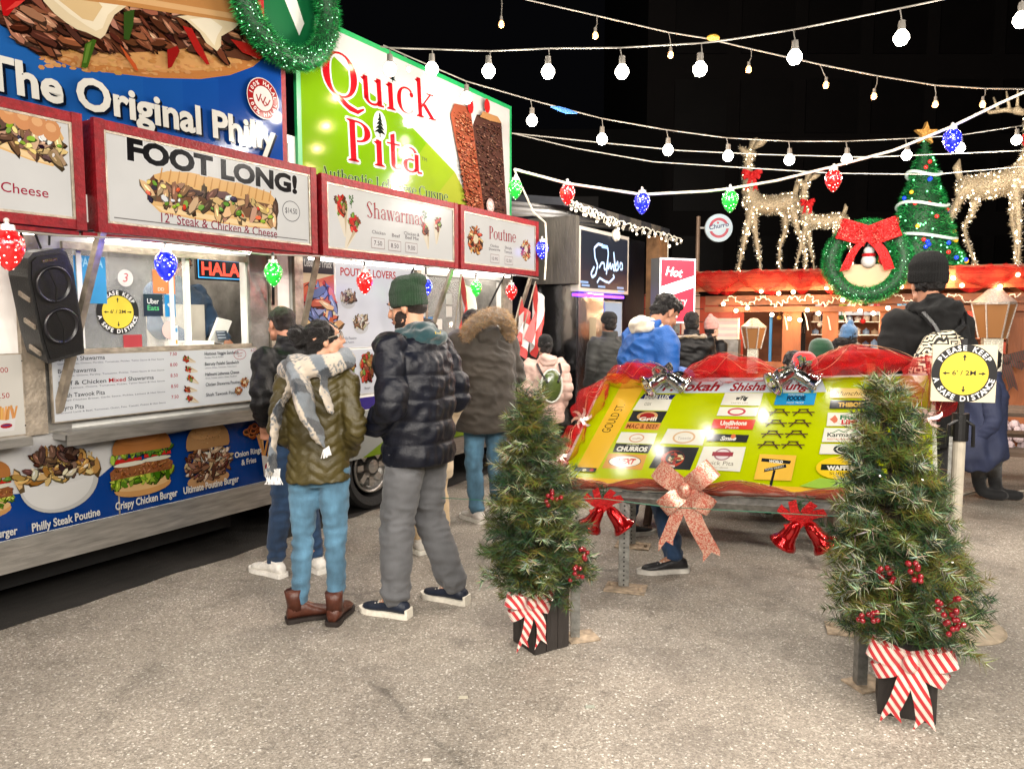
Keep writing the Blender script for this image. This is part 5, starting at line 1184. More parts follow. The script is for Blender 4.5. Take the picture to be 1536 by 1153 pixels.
def silver_cluster(label, c, s=.1, seed=1):
    t = thing('silver_bell_cluster', label, 'decoration', c, random.uniform(-.3,.3), 'silver bells on the top edge of the map board')
    for sx in (-1,1):
        m = MB(); M = Matrix.Rotation(sx*1.05,3,'Y') @ Matrix.Rotation(-.25,3,'X'); bell(m, (sx*.015,-.01,.02), M, s*1.25)
        m.build('bell', CHROME, t, smooth=True)
    m = MB(); r = random.Random(seed)
    for i in range(9):
        a = r.uniform(0,6.28); L = s*r.uniform(.7,1.1); d = Vector((math.cos(a),-.4,math.sin(a)*.8)); q = Vector((-math.sin(a),.2,math.cos(a)))
        ribbon(m, [(0,-.02,.01), d*L*.6+q*.03, d*L, d*L*.5-q*.03, (0,-.03,.01)], s*.28, (.4,-.6,.5), 6)
    m.build('foil_bow', CHROME, t, smooth=True)
    return t
silver_cluster('silver bell cluster on the map board nearer the blue hoodie', BP(.47,BL_-.03,.06), .13, 3)
silver_cluster('silver bell cluster on the map board nearer the black backpack', BP(1.27,BL_-.03,.06), .13, 8)
def ribbon_tie(label, c, s=.07):
    t = thing('silver_ribbon_tie', label, 'decoration', c, 0, 'silver ties on the left edge of the map board'); m = MB()
    for i in range(6):
        a = i*1.05; ribbon(m, [(0,0,0),(s*.6*math.cos(a),-.01,s*.6*math.sin(a)),(s*math.cos(a+.3),-.02,s*math.sin(a+.3))], s*.3, (-math.sin(a),.3,math.cos(a)), 6)
    m.build('ribbon', mat('silver_pink_ribbon', (206,176,170), .3, .6, .3, 40, .2, 80), t, smooth=True); return t
ribbon_tie('upper silver ribbon tie on the left edge of the map board', BP(.0,BL_-.45,.07)); ribbon_tie('lower silver ribbon tie on the left edge of the map board, behind the small tree', BP(-.03,BL_-.8,.07))
ribbon_tie('silver ribbon tie under the right end gauze of the map board', BP(BW-.02,BL_-.45,.08))
def red_bells(label, c, s, rz):
    t = thing('red_bell_pair', label, 'bells', c, rz, 'red bell pairs on the front rail')
    s = s*1.15
    for sx, an in ((-1,.5),(1,-.66)):
        m = MB(); M = Matrix.Rotation(-sx*abs(an),3,'Y') @ Matrix.Rotation(.12,3,'X'); bell(m, (sx*.022,-.03,-.09), M, s); m.build('bell', REDC, t, smooth=True)
    m = MB()
    for a, L in ((.55,.13),(1.1,.12),(2.0,.12),(2.6,.13),(3.6,.09),(5.8,.09)):
        d = Vector((math.cos(a),-.25,math.sin(a))); q = Vector((-math.sin(a),0,math.cos(a)))
        ribbon(m, [(0,-.03,-.09), Vector((0,-.03,-.09))+d*L*.5+q*.012, Vector((0,-.03,-.09))+d*L], .042, q, 6)
    m.build('glitter_ribbon', mat('red_glitter', (190,22,24), .35, .4, .5, 160, .6, 240), t, smooth=True)
    m = MB()
    for i in range(26): a = random.uniform(0,6.28); p = Vector((random.uniform(-.03,.03),-.02,random.uniform(-.03,.03))); m.tube([p, p+Vector((math.cos(a)*.03,-.02,math.sin(a)*.03))],.003,4)
    m.build('pine_sprig', mat('sprig_green',(40,64,34),.8), t)
    return t
red_bells('red metallic bell pair on the front rail beside the left steel leg', BP(.33,-.07,.0)+Vector((0,-.03,.02)), .125, -.35)
red_bells('red metallic bell pair on the front rail near the right small tree', BP(1.42,-.07,.0)+Vector((0,-.03,.01)), .125, -.5)
# copper bow
def brocade(name, c1, c2, sc_=90):
    m = mat(name, c1, .32, .35); t = m.node_tree; b = t.nodes['Principled BSDF']; N = t.nodes.new; L = t.links.new
    tc = N('ShaderNodeTexCoord'); v = N('ShaderNodeTexNoise'); v.inputs['Scale'].default_value = sc_; v.inputs['Distortion'].default_value = 2.5; L(tc.outputs['Object'], v.inputs['Vector'])
    r = N('ShaderNodeValToRGB'); r.color_ramp.elements[0].position = .47; r.color_ramp.elements[1].position = .52; r.color_ramp.elements[0].color = lin(c2); r.color_ramp.elements[1].color = lin(c1); L(v.outputs['Fac'], r.inputs[0]); L(r.outputs[0], b.inputs['Base Color']); return m
COP = brocade('copper_brocade', (180,94,78), (200,166,146), 60)
t = thing('copper_bow', 'large copper and rose brocade bow tied on the front rail of the map board', 'bow', BP(.80,-.05,.03)+Vector((0,-.05,.02)), -.42)
def loop(m, a, L, w_, dz=.0, fat=.06):
    d = Vector((math.cos(a),0,math.sin(a))); q = Vector((-math.sin(a),0,math.cos(a))); y = Vector((0,-1,0))
    ribbon(m, [(0,0,0), d*L*.5+y*fat, d*L*.95+y*fat*.7, d*L+y*0, d*L*.8-y*fat*.2, d*L*.4+y*.002, (0,0,0)], w_, q, 8)
for nm, a, L, w_ in (('bow_loop',2.55,.19,.10),('bow_loop',.75,.2,.11),('bow_loop',3.9,.17,.10),('bow_loop',-.55,.17,.09)):
    m = MB(); loop(m, a, L, w_); m.build(nm, COP, t, smooth=True)
for pts, w_ in (([(0,-.01,0),(-.04,-.03,-.14),(-.10,-.02,-.30)],.085),([(0,-.02,0),(.06,-.04,-.16),(.15,-.02,-.33)],.095)):
    m = MB(); ribbon(m, pts, w_, (1,0,.3), 10); v = m.v; n_ = len(v)//2
    m.add([v[n_-1], v[-1], (Vector(v[n_-1])+Vector((-.0,0,-.05))), (Vector(v[-1])+Vector((0,0,-.03))), (Vector(v[n_-1])+Vector(v[-1]))/2], [(0,4,2),(4,1,3)]); m.build('bow_tail', COP, t, smooth=True)
m = MB(); m.ell((0,-.03,0),(.035,.03,.045),12,8); m.build('bow_knot', COP, t, smooth=True)
# wire fence strand
t = tag(MB().tube([D(640,745,4.2), D(760,752,3.7), D(900,747,3.9), D(1000,760,3.8), D(1290,776,3.3), D(1400,790,3.1)], .002, n=6).build('fence_wire', mat('green_wire', (40,110,86), .4)), 'thin green wire strung between the two small trees in front of the rail', 'wire')
# ---------------------------------------------------------------- potted artificial pines
NEED = vmat('pine_needles', .55, var=.3, vs=40, spec=.3); BARK = mat('wired_stem', (44,34,24), .9, 0, .3, 30, .5, 80)
STRIPE = None
def stripe_mat(name, c1, c2, sc_=11.0, rot=.6, tartan=False):
    m = mat(name, c1, .75, 0, 0, 8, .3, 300, sheen=.3); t = m.node_tree; b = t.nodes['Principled BSDF']; N = t.nodes.new; L = t.links.new
    tc = N('ShaderNodeTexCoord'); mp = N('ShaderNodeMapping'); mp.inputs['Rotation'].default_value = (0, rot, 0); L(tc.outputs['Object'], mp.inputs[0])
    w_ = N('ShaderNodeTexWave'); w_.wave_type = 'BANDS'; w_.bands_direction = 'X'; w_.inputs['Scale'].default_value = sc_; L(mp.outputs[0], w_.inputs['Vector'])
    r = N('ShaderNodeValToRGB'); r.color_ramp.interpolation = 'CONSTANT'; e_ = r.color_ramp.elements; e_[0].position = 0; e_[0].color = lin(c2); e_[1].position = .5; e_[1].color = lin(c1)
    q = e_.new(.12); q.color = lin(c1); q = e_.new(.2); q.color = lin(c2)
    L(w_.outputs['Fac'], r.inputs[0]); L(r.outputs[0], b.inputs['Base Color']); return m
STRIPE = stripe_mat('candy_stripe', (178,24,32), (226,216,204))
def tip(m, base, d, L, n, frost, rnd, gc):
    d = d.normalized(); x = d.orthogonal().normalized(); y = d.cross(x)
    for i in range(n):
        t = rnd.uniform(.15, 1.0); a = rnd.uniform(0, 6.283); p = base+d*L*t*.8
        q = (d*rnd.uniform(.25,.95)+(x*math.cos(a)+y*math.sin(a))*rnd.uniform(.6,1.0)).normalized(); ln = L*rnd.uniform(.42,.62)
        s_ = q.orthogonal().normalized()*.0019*(1 if not frost else 1.1)
        if frost and rnd.random() < .5: c = (146+rnd.randint(-20,20),152+rnd.randint(-16,16),126+rnd.randint(-18,18))
        else: c = (gc[0]+rnd.randint(-14,18), gc[1]+rnd.randint(-14,18), gc[2]+rnd.randint(-8,12))
        m.add([p-s_, p+s_, p+q*ln], [(0,1,2)], c)
def bow(parent, c, s, m_, yaw=0.0, name='striped_bow', seed=0):
    e_ = bpy.data.objects.new(name, None); col.objects.link(e_); e_.parent = parent; e_.location = c; e_.rotation_euler = (0,0,yaw)
    def lp(a, L, w_, fat): mm = MB(); loop(mm, a, L, w_, fat=fat); return mm.build('bow_loop', m_, e_, smooth=True)
    lp(2.85,s*1.05,s*.5,.05); lp(.30,s*1.1,s*.52,.05); lp(3.55,s*.95,s*.42,.04); lp(-.42,s*.95,s*.42,.04)
    for pts, w_ in (([(0,-.015,0),(-.03,-.04,-s*.8),(-s*.42,-.03,-s*1.45)],s*.42),([(0,-.02,0),(.04,-.045,-s*.8),(s*.4,-.03,-s*1.5)],s*.42)):
        mm = MB(); ribbon(mm, pts, w_, (1,0,.15), 10); v = mm.v; n_ = len(v)//2
        a, b_ = Vector(v[n_-1]), Vector(v[-1]); mm.add([a, b_, a+Vector((-.01,0,-s*.32)), b_+Vector((.01,0,-s*.28)), (a+b_)/2], [(0,4,2),(4,1,3)]); mm.build('bow_tail', m_, e_, smooth=True)
    mm = MB(); mm.ell((0,-.03,0),(s*.2,s*.16,s*.26),12,8); mm.build('bow_knot', m_, e_, smooth=True); return e_
def pine(label, loc, Ht, Rb, zb, ztop, bw, bh, rz, seed, full, frostp, bowc, bows, bowyaw, prof, ln=0.0):
    def cx(z): return ln*max(0,(z-zb)/(ztop-zb))
    rnd = random.Random(seed); t = thing('potted_pine_tree', label, 'tree', loc, rz, 'small potted pines in front of the map board')
    # planter of boards
    pl = bpy.data.objects.new('planter', None); col.objects.link(pl); pl.parent = t
    nb = 3
    for side in range(4):
        M = Matrix.Rotation(side*math.pi/2,3,'Z')
        for i in range(nb):
            x = -bw/2+bw*(i+.5)/nb; mm = MB(); wq = bw/nb-.004
            c = M @ Vector((x, -bw/2+.008+(.0005*i), bh/2)); mm.box(c, (wq,.016,bh-.004*(i%2)), M); mm.build('plank', WOODD, pl)
    mm = MB(); mm.box((0,0,bh-.05),(bw-.04,bw-.04,.02)); mm.build('soil', mat('dark_soil',(30,26,22),.95,0,.3,30,.5,60), pl)
    mm = MB(); mm.tube([(0,0,bh-.06),(.006+ln*.3,0,bh+.3),(ln,.004,ztop-.08)],[.022,.016,.006],8); mm.build('trunk', BARK, t)
    # boughs
    crown = MB(); br = MB(); lights = MB(); bers = []
    nlev = full
    for i in range(nlev):
        f = (i+.5)/nlev; z = zb+(ztop-zb-.04)*f; R_ = np.interp(f, [p[0] for p in prof], [p[1] for p in prof])*Rb
        nk = max(7, int(13*R_/Rb+3))
        for j in range(nk):
            a = 2*math.pi*(j+rnd.random()*.8)/nk+i*2.4; rr = R_*rnd.uniform(.72,1.06); dz = -.10*rr/Rb+rnd.uniform(-.03,.05)+.04*f
            ox = cx(z); p0 = Vector((ox,0,z)); p1 = Vector((ox+rr*math.cos(a)*.6, rr*math.sin(a)*.6, z+dz*.3)); p2 = Vector((ox+rr*math.cos(a), rr*math.sin(a), z+dz+.03))
            br.tube([p0,p1,p2],[.004,.003,.0015],4)
            bright = rnd.random()
            gc = ((48,64,32),(72,78,30),(38,56,34),(92,92,38))[int(bright*4)%4]; fr = rnd.random() < frostp
            for q_ in range(5):
                u = .3+.7*q_/4; b_ = p0.lerp(p1, u*2) if u < .5 else p1.lerp(p2, (u-.5)*2)
                sd = Vector((-math.sin(a), math.cos(a), 0))*(1 if q_ % 2 else -1)*rnd.uniform(.3,.9)
                dd = (p2-p0).normalized()+sd*(.2 if q_ == 4 else .8)+Vector((0,0,rnd.uniform(-.1,.55)))
                tip(crown, b_, dd, rnd.uniform(.075,.11), 32, fr and q_ >= 3, rnd, gc)
            if rnd.random() < .035: pb = p2+Vector((0,0,.0)); lights.ell(pb, .0042, 6, 4)
    for q_ in range(5): tip(crown, Vector((ln,0,ztop-.1)), Vector((rnd.uniform(-.4,.4),rnd.uniform(-.4,.4),1)), .1, 36, frostp > .3, rnd, (74,84,40))
    c_ = crown.build('crown', NEED, t); br.build('branches', BARK, t)
    lights.build('fairy_lights', mat('fairy_white',(255,250,236),.3,emit=(255,244,226),es=3.0), t)
    return t, rnd
def berries(t, pts, s=.011):
    for p in pts:
        m = MB()
        for i in range(9): q = Vector(p)+Vector((random.uniform(-.035,.035),random.uniform(-.03,.0),random.uniform(-.035,.035))); m.ell(q, s, 10, 7); m.tube([q, Vector(p)+Vector((0,.03,-.02))], .0015, 4)
        m.build('berry_sprig', mat('red_berry', (120,12,24), .22, 0, .2, 60, coat=.5), t, smooth=True)
lp_ = G(812,975)
t, _ = pine('left potted pine in a dark box with striped bow, beside the man in grey trousers', (lp_.x, lp_.y+.08, 0), 1.25, .215, .30, 1.19, .20, .33, .55, 11, 26, .3, None, None, None, [(0,.66),(.12,.95),(.22,1.0),(.4,.9),(.58,.72),(.75,.5),(.88,.34),(1,.14)], -.07)
berries(t, [(.08,-.22,.50),(.02,-.25,.43),(-.06,-.18,.78)]); bow(t, (-.13,-.09,.27), .125, STRIPE, -.0)
rp_ = G(1372,1075)
rz2 = -.42
t, _ = pine('larger right potted pine with red berries and a large striped bow on its box', (rp_.x, rp_.y+.08, 0), 1.4, .25, .34, 1.29, .21, .32, rz2, 23, 27, .4, None, None, None, [(0,.62),(.1,.95),(.22,1.0),(.4,.84),(.56,.68),(.72,.54),(.86,.34),(1,.1)], -.13)
berries(t, [(-.10,-.22,.62),(.10,-.27,.55),(.13,-.26,.48),(-.16,-.24,.46),(-.02,-.26,.66)]); bow(t, (-.0,-.145,.26), .145, STRIPE, -.0)
# posts behind the planters
for px, py, h, lb_ in ((872,958,.42,'steel post on a bolted plate behind the left potted pine'),(1303,1030,.40,'steel post on a bolted plate behind the right potted pine')):
    p = G(px, py); t = thing('steel_post', lb_, 'post', (p.x-.03, p.y+.02, 0), 0, 'short steel posts of the wire fence')
    m = MB(); m.bbox((-.022,-.022,.01),(.022,.022,h)); m.build('upright', GALV, t)
    m = MB(); m.box((.03,0,.005),(.16,.13,.008),Matrix.Rotation(.3,3,'Z')); m.build('base_plate', MATS['rusty_plate'], t)
# standing distance sign
d0 = Vector((2.30,3.80,0)); t = thing('distancing_sign', 'round yellow 6 foot distance sign on a stand behind the right tree', 'sign', d0, -.3)
m = MB(); m.lathe((0,0,0), [(.0001,.022),(.08,.022),(.24,.012),(.255,.004),(.255,.001)], 36); m.build('base', mat('scuffed_base', (156,142,122), .55, .2, .3, 20, .2, 50), t, smooth=False)
m = MB(); m.cyl((0,0,.02),(0,0,1.02),.03,n=16); m.build('pole', mat('pale_pole', (176,168,152), .5, .1, .2, 12), t)
m = MB(); m.bar((-.045,-.02,.05),(-.045,-.02,1.0),.016,.016); m.build('side_rod', GALV, t)
m = MB(); m.cyl((0,0,.98),(0,0,1.12),.04,n=16); m.tube([(-.06,-.01,.95),(-.055,-.02,1.06),(0,-.03,1.1),(.055,-.02,1.06),(.06,-.01,.95)],.009,8); m.bbox((-.012,-.012,1.1),(.012,.012,1.5)); m.build('clamp', BLK, t)
hc_ = D(1446,560,3.78)-d0; Ri = Matrix.Rotation(.3,3,'Z'); hc_ = Ri @ hc_
m = MB(); m.bbox((hc_.x-.145,-.02,hc_.z-.145),(hc_.x+.145,-.005,hc_.z+.145)); sg = m.build('sign_board', mat('ply_cream', (196,186,160), .6), t)
pr = Print(lambda u,v,h: (u,-.02-h,v)); distancing(pr, hc_.x, hc_.z, .148); pr.build('sign_print', SATIN, sg)
# ---------------------------------------------------------------- dark tower block and hall behind
class PlaneF:
    def __init__(s, p0, ang): s.p0 = Vector(p0); s.a = ang; s.d = Vector((math.cos(ang), math.sin(ang), 0)); s.n = Vector((math.sin(ang), -math.cos(ang), 0))
    def q(s, px, py, o=0.0):
        r = ray(px, py); c = Vector((0,0,CAMH)); b = s.p0+s.n*o; t = (b-c).dot(s.n)/r.dot(s.n); p = c+r*t; return ((p-s.p0).dot(s.d), p.z)
def tower():
    m = MB(); t = thing('office_tower', 'dark unlit tower block rising behind the kiosk into the night', 'building', (0,0,0))
    x0 = (965-CX)/F*34; m.bbox((x0,34,0),(x0+42,50,40)); m.build('wall', mat('night_concrete', (34,28,27), .8, 0, .15, .4, .1, 4), t)
    pn = MB(); pf = mat('unlit_glass', (30,25,24), .5, 0, .2, 1)
    for i in range(14):
        for j in range(9):
            q = pn if False else MB(); xx = x0+1.2+2.9*i; zz = 3+3.4*j; q.bbox((xx,33.9,zz),(xx+2.3,33.995,zz+2.3)); q.build('window', pf, t)
tower()
t = thing('lane_building', 'low dark building closing the lane behind the trucks', 'building', (0,0,0))
MB().bbox((-14,30,0),(5.9,38,9)).build('wall', mat('night_brick', (14,12,12), .9, 0, .2, 2), t)
for i in range(5): MB().bbox((-12+3.4*i,29.9,4),(-10.2+3.4*i,29.996,6.4)).build('window', MATS['unlit_glass'], t)
# ---------------------------------------------------------------- third stall: dark, neon script sign
S = thing('neon_stall', 'dark navy market stall with white neon script sign and steel cabinet beside the green truck', 'market stall', TO, TA)
NVY = mat('navy_cladding', (13,13,24), .5, 0, .25, 3, .2, 20); WG = mat('grey_weathered_wood', (66,62,56), .75, 0, .35, 8, .4, 40, stretch=(1,1,.2))
wl = MB(); wl.bbox((2.62,.0,0),(3.62,.1,2.75)); wl.bbox((3.62,.0,0),(5.25,.1,.86)); wl.bbox((3.62,.0,1.86),(5.25,.1,2.75)); wl.bbox((5.15,.0,.86),(6.0,.1,2.75)); wl.bbox((2.62,.1,0),(2.7,2.2,2.75)); wl.build('wall', NVY, S)
MB().bbox((3.0,2.0,.0),(6.0,2.1,2.75)).build('rear_wall', mat('stall_lining', (190,186,184), .5, 0, .1, 4), S)
for i in range(9): q = MB(); x = 2.9+.36*i; q.add([(x-.6,-.55,2.78),(x-.24,-.55,2.78),(x-.24,2.3,3.2),(x-.6,2.3,3.2),(x-.6,-.55,2.86),(x-.24,-.55,2.86),(x-.24,2.3,3.28),(x-.6,2.3,3.28)],[(0,1,2,3),(4,7,6,5),(0,4,5,1),(1,5,6,2),(2,6,7,3),(3,7,4,0)]); q.build('roof_panel', WG if i % 2 else mat('grey_roof', (44,46,52), .5, .3, .2, 6), S)
q = MB(); q.bbox((T(871,400,.6)[0]-.12,-.6,1.98),(T(871,400,.6)[0]-.045,-.01,2.70)); q.build('sign_side', WG, S)
g0_ = T(871,400,.6)[0]; g1_ = T(941,400,.6)[0]; gz0 = T(905,434,.6)[1]; gz1 = T(905,352,.6)[1]
sgn = MB().bbox((g0_-.04,-.6,gz0-.04),(g1_+.04,-.5,gz1+.04)).build('neon_sign', mat('sign_trim', (176,172,166), .4, .2), S)
PS = lambda px, py: T(px, py, .605)
pr = Print(PL(.6)); pr.rect(g0_,gz0,g1_,gz1,(16,26,40)); pr.rect(g0_,gz0,g1_,gz0+.2,(24,30,40))
NE = (186,214,246)
def nst(pts, wd, c=NE): pr.line([PS(*p) for p in pts], wd, c)
nst([(905,368),(898,366),(892,372),(893,386),(897,398),(894,412),(889,416),(887,410),(892,400)], .03); nst([(899,402),(903,394),(907,395),(907,404),(910,404),(912,390),(913,404),(916,394),(917,404),(920,396),(921,406),(924,404),(921,378),(923,402)], .028)
nst([(903,369),(912,371)], .04, (150,190,236)); nst([(912,371),(913,380),(910,412)], .028); nst([(923,402),(927,392),(928,404),(924,406)], .026); nst([(930,402),(931,394),(934,396),(934,404),(931,404)], .026)
nst([(896,424),(900,417),(908,422),(914,424),(922,416),(920,412)], .026)
for x, y in ((877,423),(879,428),(903,430),(931,432),(932,437)): p = PS(x, y); pr.rect(p[0]-.1,p[1]-.012,p[0]+.1,p[1]+.012,(110,140,176))
pr.build('neon_script', vmat('neon_print2', .3, alb=.3, es=1.6, spec=.2), sgn)
MB().bbox((g0_,-.56,gz0-.09),(g1_,-.5,gz0-.06)).build('violet_strip', mat('violet_led', (90,30,220), .4, emit=(120,50,255), es=5), S)
sc2 = MB().bbox((3.66,-.03,1.34),(5.1,-.005,1.84)).build('menu_screen', WHITEP, S)
pr = Print(PL(.03)); pr.rect(3.68,1.36,5.08,1.82,(190,198,214)); p = T(888,462,.03)
for i in range(8): pr.ell(p[0], p[1]-.0, .42-.04*i, .24-.022*i, (150-8*i,160-12*i,220), 22)
pr.ell(p[0], p[1], .16, .14, (226,226,236), 20); pr.text('GO', p[0], p[1]-.06, .14, (200,60,80), align='c', width=.2, bold=.05); pr.ring(p[0]-.02,p[1],.17,.15,.03,(236,236,244),18)
pr.build('screen_print', LITP, sc2)
MB().bbox((3.62,-.28,.82),(5.2,.0,.88)).build('counter', BLK, S); MB().bbox((3.62,-.24,.0),(5.2,-.2,.82)).build('counter_front', mat('grey_board',(120,116,110),.6,0,.1), S)
q = MB()
for x in (4.05,4.42,5.0): q.bbox((x,-.02,.88),(x+.05,.02,1.34))
q.build('window_bars', BLK, S)
q = MB()
for i in range(10): x = 3.7+.15*i; q.lathe((x,.25,.88), [(.05,0),(.055,.1+.05*(i%3)),(.02,.14+.05*(i%3)),(.0001,.15+.05*(i%3))], 10)
q.build('cups', mat('cups_white',(216,214,218),.4), S)
MB().bbox((3.4,1.2,2.5),(5.6,1.3,2.54)).build('ceiling_tube', MATS['inner_tube'], S)
q = MB().bbox((2.72,-.5,.25),(3.42,-.01,2.02)).build('mirror_cabinet', mat('mirror_steel', (190,190,194), .14, 1.0, .1, 2, .35, 3), S)
MB().bbox((2.74,-.515,.3),(3.40,-.503,1.98)).build('cabinet_door', MATS['mirror_steel'], q)
pr = Print(PL(.516)); pr.rect(3.02,1.3,3.2,1.62,(150,140,116)); pr.build('cabinet_note', SATIN, q)
q = MB(); q.bbox((2.95,-.14,2.2),(3.3,-.02,2.34)); q.build('floodlight', BLK, S); q = MB(); q.bbox((2.66,-.12,2.0),(3.55,-.0,2.12)); q.build('wall_ledge', BLK, S)
# icicle cable with small white bulbs along its eave, and down the corner
def cable_wrap(t, pts, turns, rad, r, m_, name='icicle_cable'):
    P = [Vector(p) for p in pts]; n = turns*8; out = []
    for i in range(n+1):
        f = i/n*(len(P)-1); j = min(int(f), len(P)-2); c = P[j].lerp(P[j+1], f-j); d = (P[j+1]-P[j]).normalized(); x = d.orthogonal().normalized(); y = d.cross(x); a = i/8*6.283
        out.append(c+x*math.cos(a)*rad+y*math.sin(a)*rad+Vector((random.uniform(-.01,.01),random.uniform(-.01,.01),random.uniform(-.02,.02))))
    q = MB(); q.tube(out, r, 5); return q.build(name, m_, t), out
WC = mat('white_cable', (206,200,186), .5)
cb, pts = cable_wrap(S, [(2.3,-.6,2.8),(3.6,-.62,2.72),(5.9,-.62,2.72)], 22, .035, .009, WC)
q = MB()
for p in pts[::5]: q.ell(p+Vector((0,-.01,-.03)), .016, 6, 5)
q.build('icicle_bulbs', mat('small_white_bulb',(255,250,240),.3,emit=(255,236,206),es=3), cb)['kind'] = 'stuff'
q = MB(); q.tube([(5.28,-.62,2.7-.1*i) for i in range(22)], .006, 5); q.build('corner_cable', WC, S)
q = MB()
for i in range(10): q.ell((5.28,-.64,2.6-.2*i), .022, 8, 6)
q.build('corner_bulbs', MATS['small_white_bulb'], S)
q = MB(); q.lathe((3.5,-.62,2.58), [(.0001,.03),(.06,.03),(.075,0),(.06,-.03),(.0001,-.03)], 16, Matrix.Rotation(math.pi/2,3,'X')); q.build('cable_reel', WC, S)
MB().bbox((5.3,-.5,1.4),(5.6,-.3,2.75)).build('corner_timber', mat('tan_timber',(120,86,54),.7,0,.3,8,.3,40), S)
# ---------------------------------------------------------------- red stall, lit red sign
p0 = D(950,470,11.5); t = thing('red_stall', 'red and white stall beyond the neon stall', 'market stall', (p0.x,p0.y,0), R(8))
RDW = mat('orange_red_board', (150,44,20), .6, 0, .2, 4, .2, 20); 
for i in range(11): MB().bbox((-.4+.2*i,.0,0),(-.4+.2*i+.194,.06,1.95-.004*(i%2))).build('board', RDW, t)
for i in range(5): MB().bbox((-.4+.29*i,-.05,1.25),(-.4+.29*i+.285,-.005,1.98-.003*(i%2))).build('fascia_panel', mat('white_board',(196,170,160),.6) if i%2==0 else RDW, t)
q = MB()
for i in range(4): q.bbox((-.45,-.06,1.35+.2*i),(1.1,-.052,1.362+.2*i))
q.build('fascia_rail', BLK, t)
p0 = D(1018,450,9.0); t = thing('red_light_sign', 'bright red illuminated box sign on the stall behind the blue hoodie', 'sign', (p0.x,p0.y,0), R(24))
MB().bbox((-.28,.0,1.55),(.24,.18,2.32)).build('sign_box', mat('grey_tin',(110,108,104),.5,.4), t)
MB().bbox((-.04,.02,0),(.04,.1,1.55)).build('post', GALV, t)
pr = Print(lambda u,v,h:(u,-.001-h,v)); pr.rect(-.28,1.55,.24,2.32,(226,220,220)); pr.rect(-.26,1.57,.22,2.3,(206,44,60)); pr.poly([(-.26,1.84),(.22,1.98),(.22,2.12),(-.26,1.98)],(255,250,250)); pr.poly([(-.26,1.66),(0,1.66),(0,1.71),(-.26,1.71)],(250,220,220))
pr.text('Hot', -.2, 2.12, .1, (244,206,206), bold=.03, shear=.2, rot=-.1); pr.text('tasty', -.12, 1.74, .09, (240,190,190), shear=.2, rot=.15); pr.build('sign_face', vmat('red_lit',.3,es=1.6), t)
# round sign on pole
p0 = D(1046,400,13); t = thing('round_sign_pole', 'round white and red lit sign hung from a thin pole against the sky', 'sign', (p0.x,p0.y,0))
MB().cyl((0,0,0),(0,0,3.35),.035,n=10).build('pole', mat('painted_pole',(150,124,104),.5,.2), t)
q = MB(); q.lathe((.34,-.03,3.15), [(.0001,.03),(.235,.03),(.24,0),(.235,-.03),(.0001,-.03)], 40, Matrix.Rotation(math.pi/2,3,'X')); q.bbox((0,-.02,3.14),(.12,.02,3.17)); dsc = q.build('disc', WHITEP, t)
pr = Print(lambda u,v,h:(u,-.0605-h,v)); pr.ell(.34,3.15,.234,.234,(196,214,222),40); pr.ring(.34,3.15,.17,.17,.045,(190,60,80),40); pr.poly([(.12,3.08),(.15,3.16),(.56,3.24),(.54,3.15)],(210,222,228)); pr.text('Churro', .18, 3.12, .07, (60,70,110), width=.34, rot=.18, bold=.03, shear=.2); pr.ell(.32,3.235,.02,.02,(190,60,80),10)
pr.build('sign_face', vmat('disc_lit',.3,es=.45), dsc)
# ---------------------------------------------------------------- wooden kiosk
KF = PlaneF(D(1072,440,11)*1.0, math.atan2(-1.5,3.52)); KF.p0.z = 0
kq = lambda px, py, o=0.0: KF.q(px, py, o)
WD = mat('brown_timber', (116,66,36), .6, 0, .35, 5, .4, 30, stretch=(.2,1,1)); WD2 = mat('orange_timber', (150,86,46), .6, 0, .3, 6, .4, 30, stretch=(1,1,.2))
Kk = thing('timber_kiosk', 'brown timber kiosk with lit eaves and festive goods, deer on its roof', 'kiosk', KF.p0, KF.a)
for i in range(4): MB().bbox((-.25,-.3-.002*i,1.99+.062*i),(5.6,-.26,2.048+.062*i)).build('fascia_board', WD2, Kk)
for y0 in (.0,.62,1.24,1.86): MB().bbox((-.3,-.35+y0,2.245),(5.6,.26+y0,2.275)).build('roof_board', WD, Kk)
MB().bbox((-.1,-.2,1.80),(5.6,-.1,1.93)).build('beam', WD, Kk); MB().bbox((-.1,-.24,1.70),(5.6,-.14,1.775)).build('beam', WD, Kk)
for px, wd in ((1188,.24),(1245,.2),(1330,.2),(1485,.22),(1526,.24)):
    s = kq(px,500)[0]; MB().bbox((s-wd/2,-.16,0),(s+wd/2,-.02,1.8)).build('post', WD2, Kk)
for s in (.1,1.0,2.0,3.0,4.0,5.2): MB().bar((s,.0,1.75),(s+.0,2.2,2.2),.08,.1).build('rafter', WD, Kk)
MB().bbox((-.1,2.3,0),(5.6,2.4,2.2)).build('rear_wall', WD, Kk); MB().bbox((-.1,2.0,.0),(-.05,2.3,2.2)).build('side_wall', WD, Kk)
MB().bbox((.2,-.2,.0),(5.4,-.1,1.0)).build('counter', WD2, Kk)
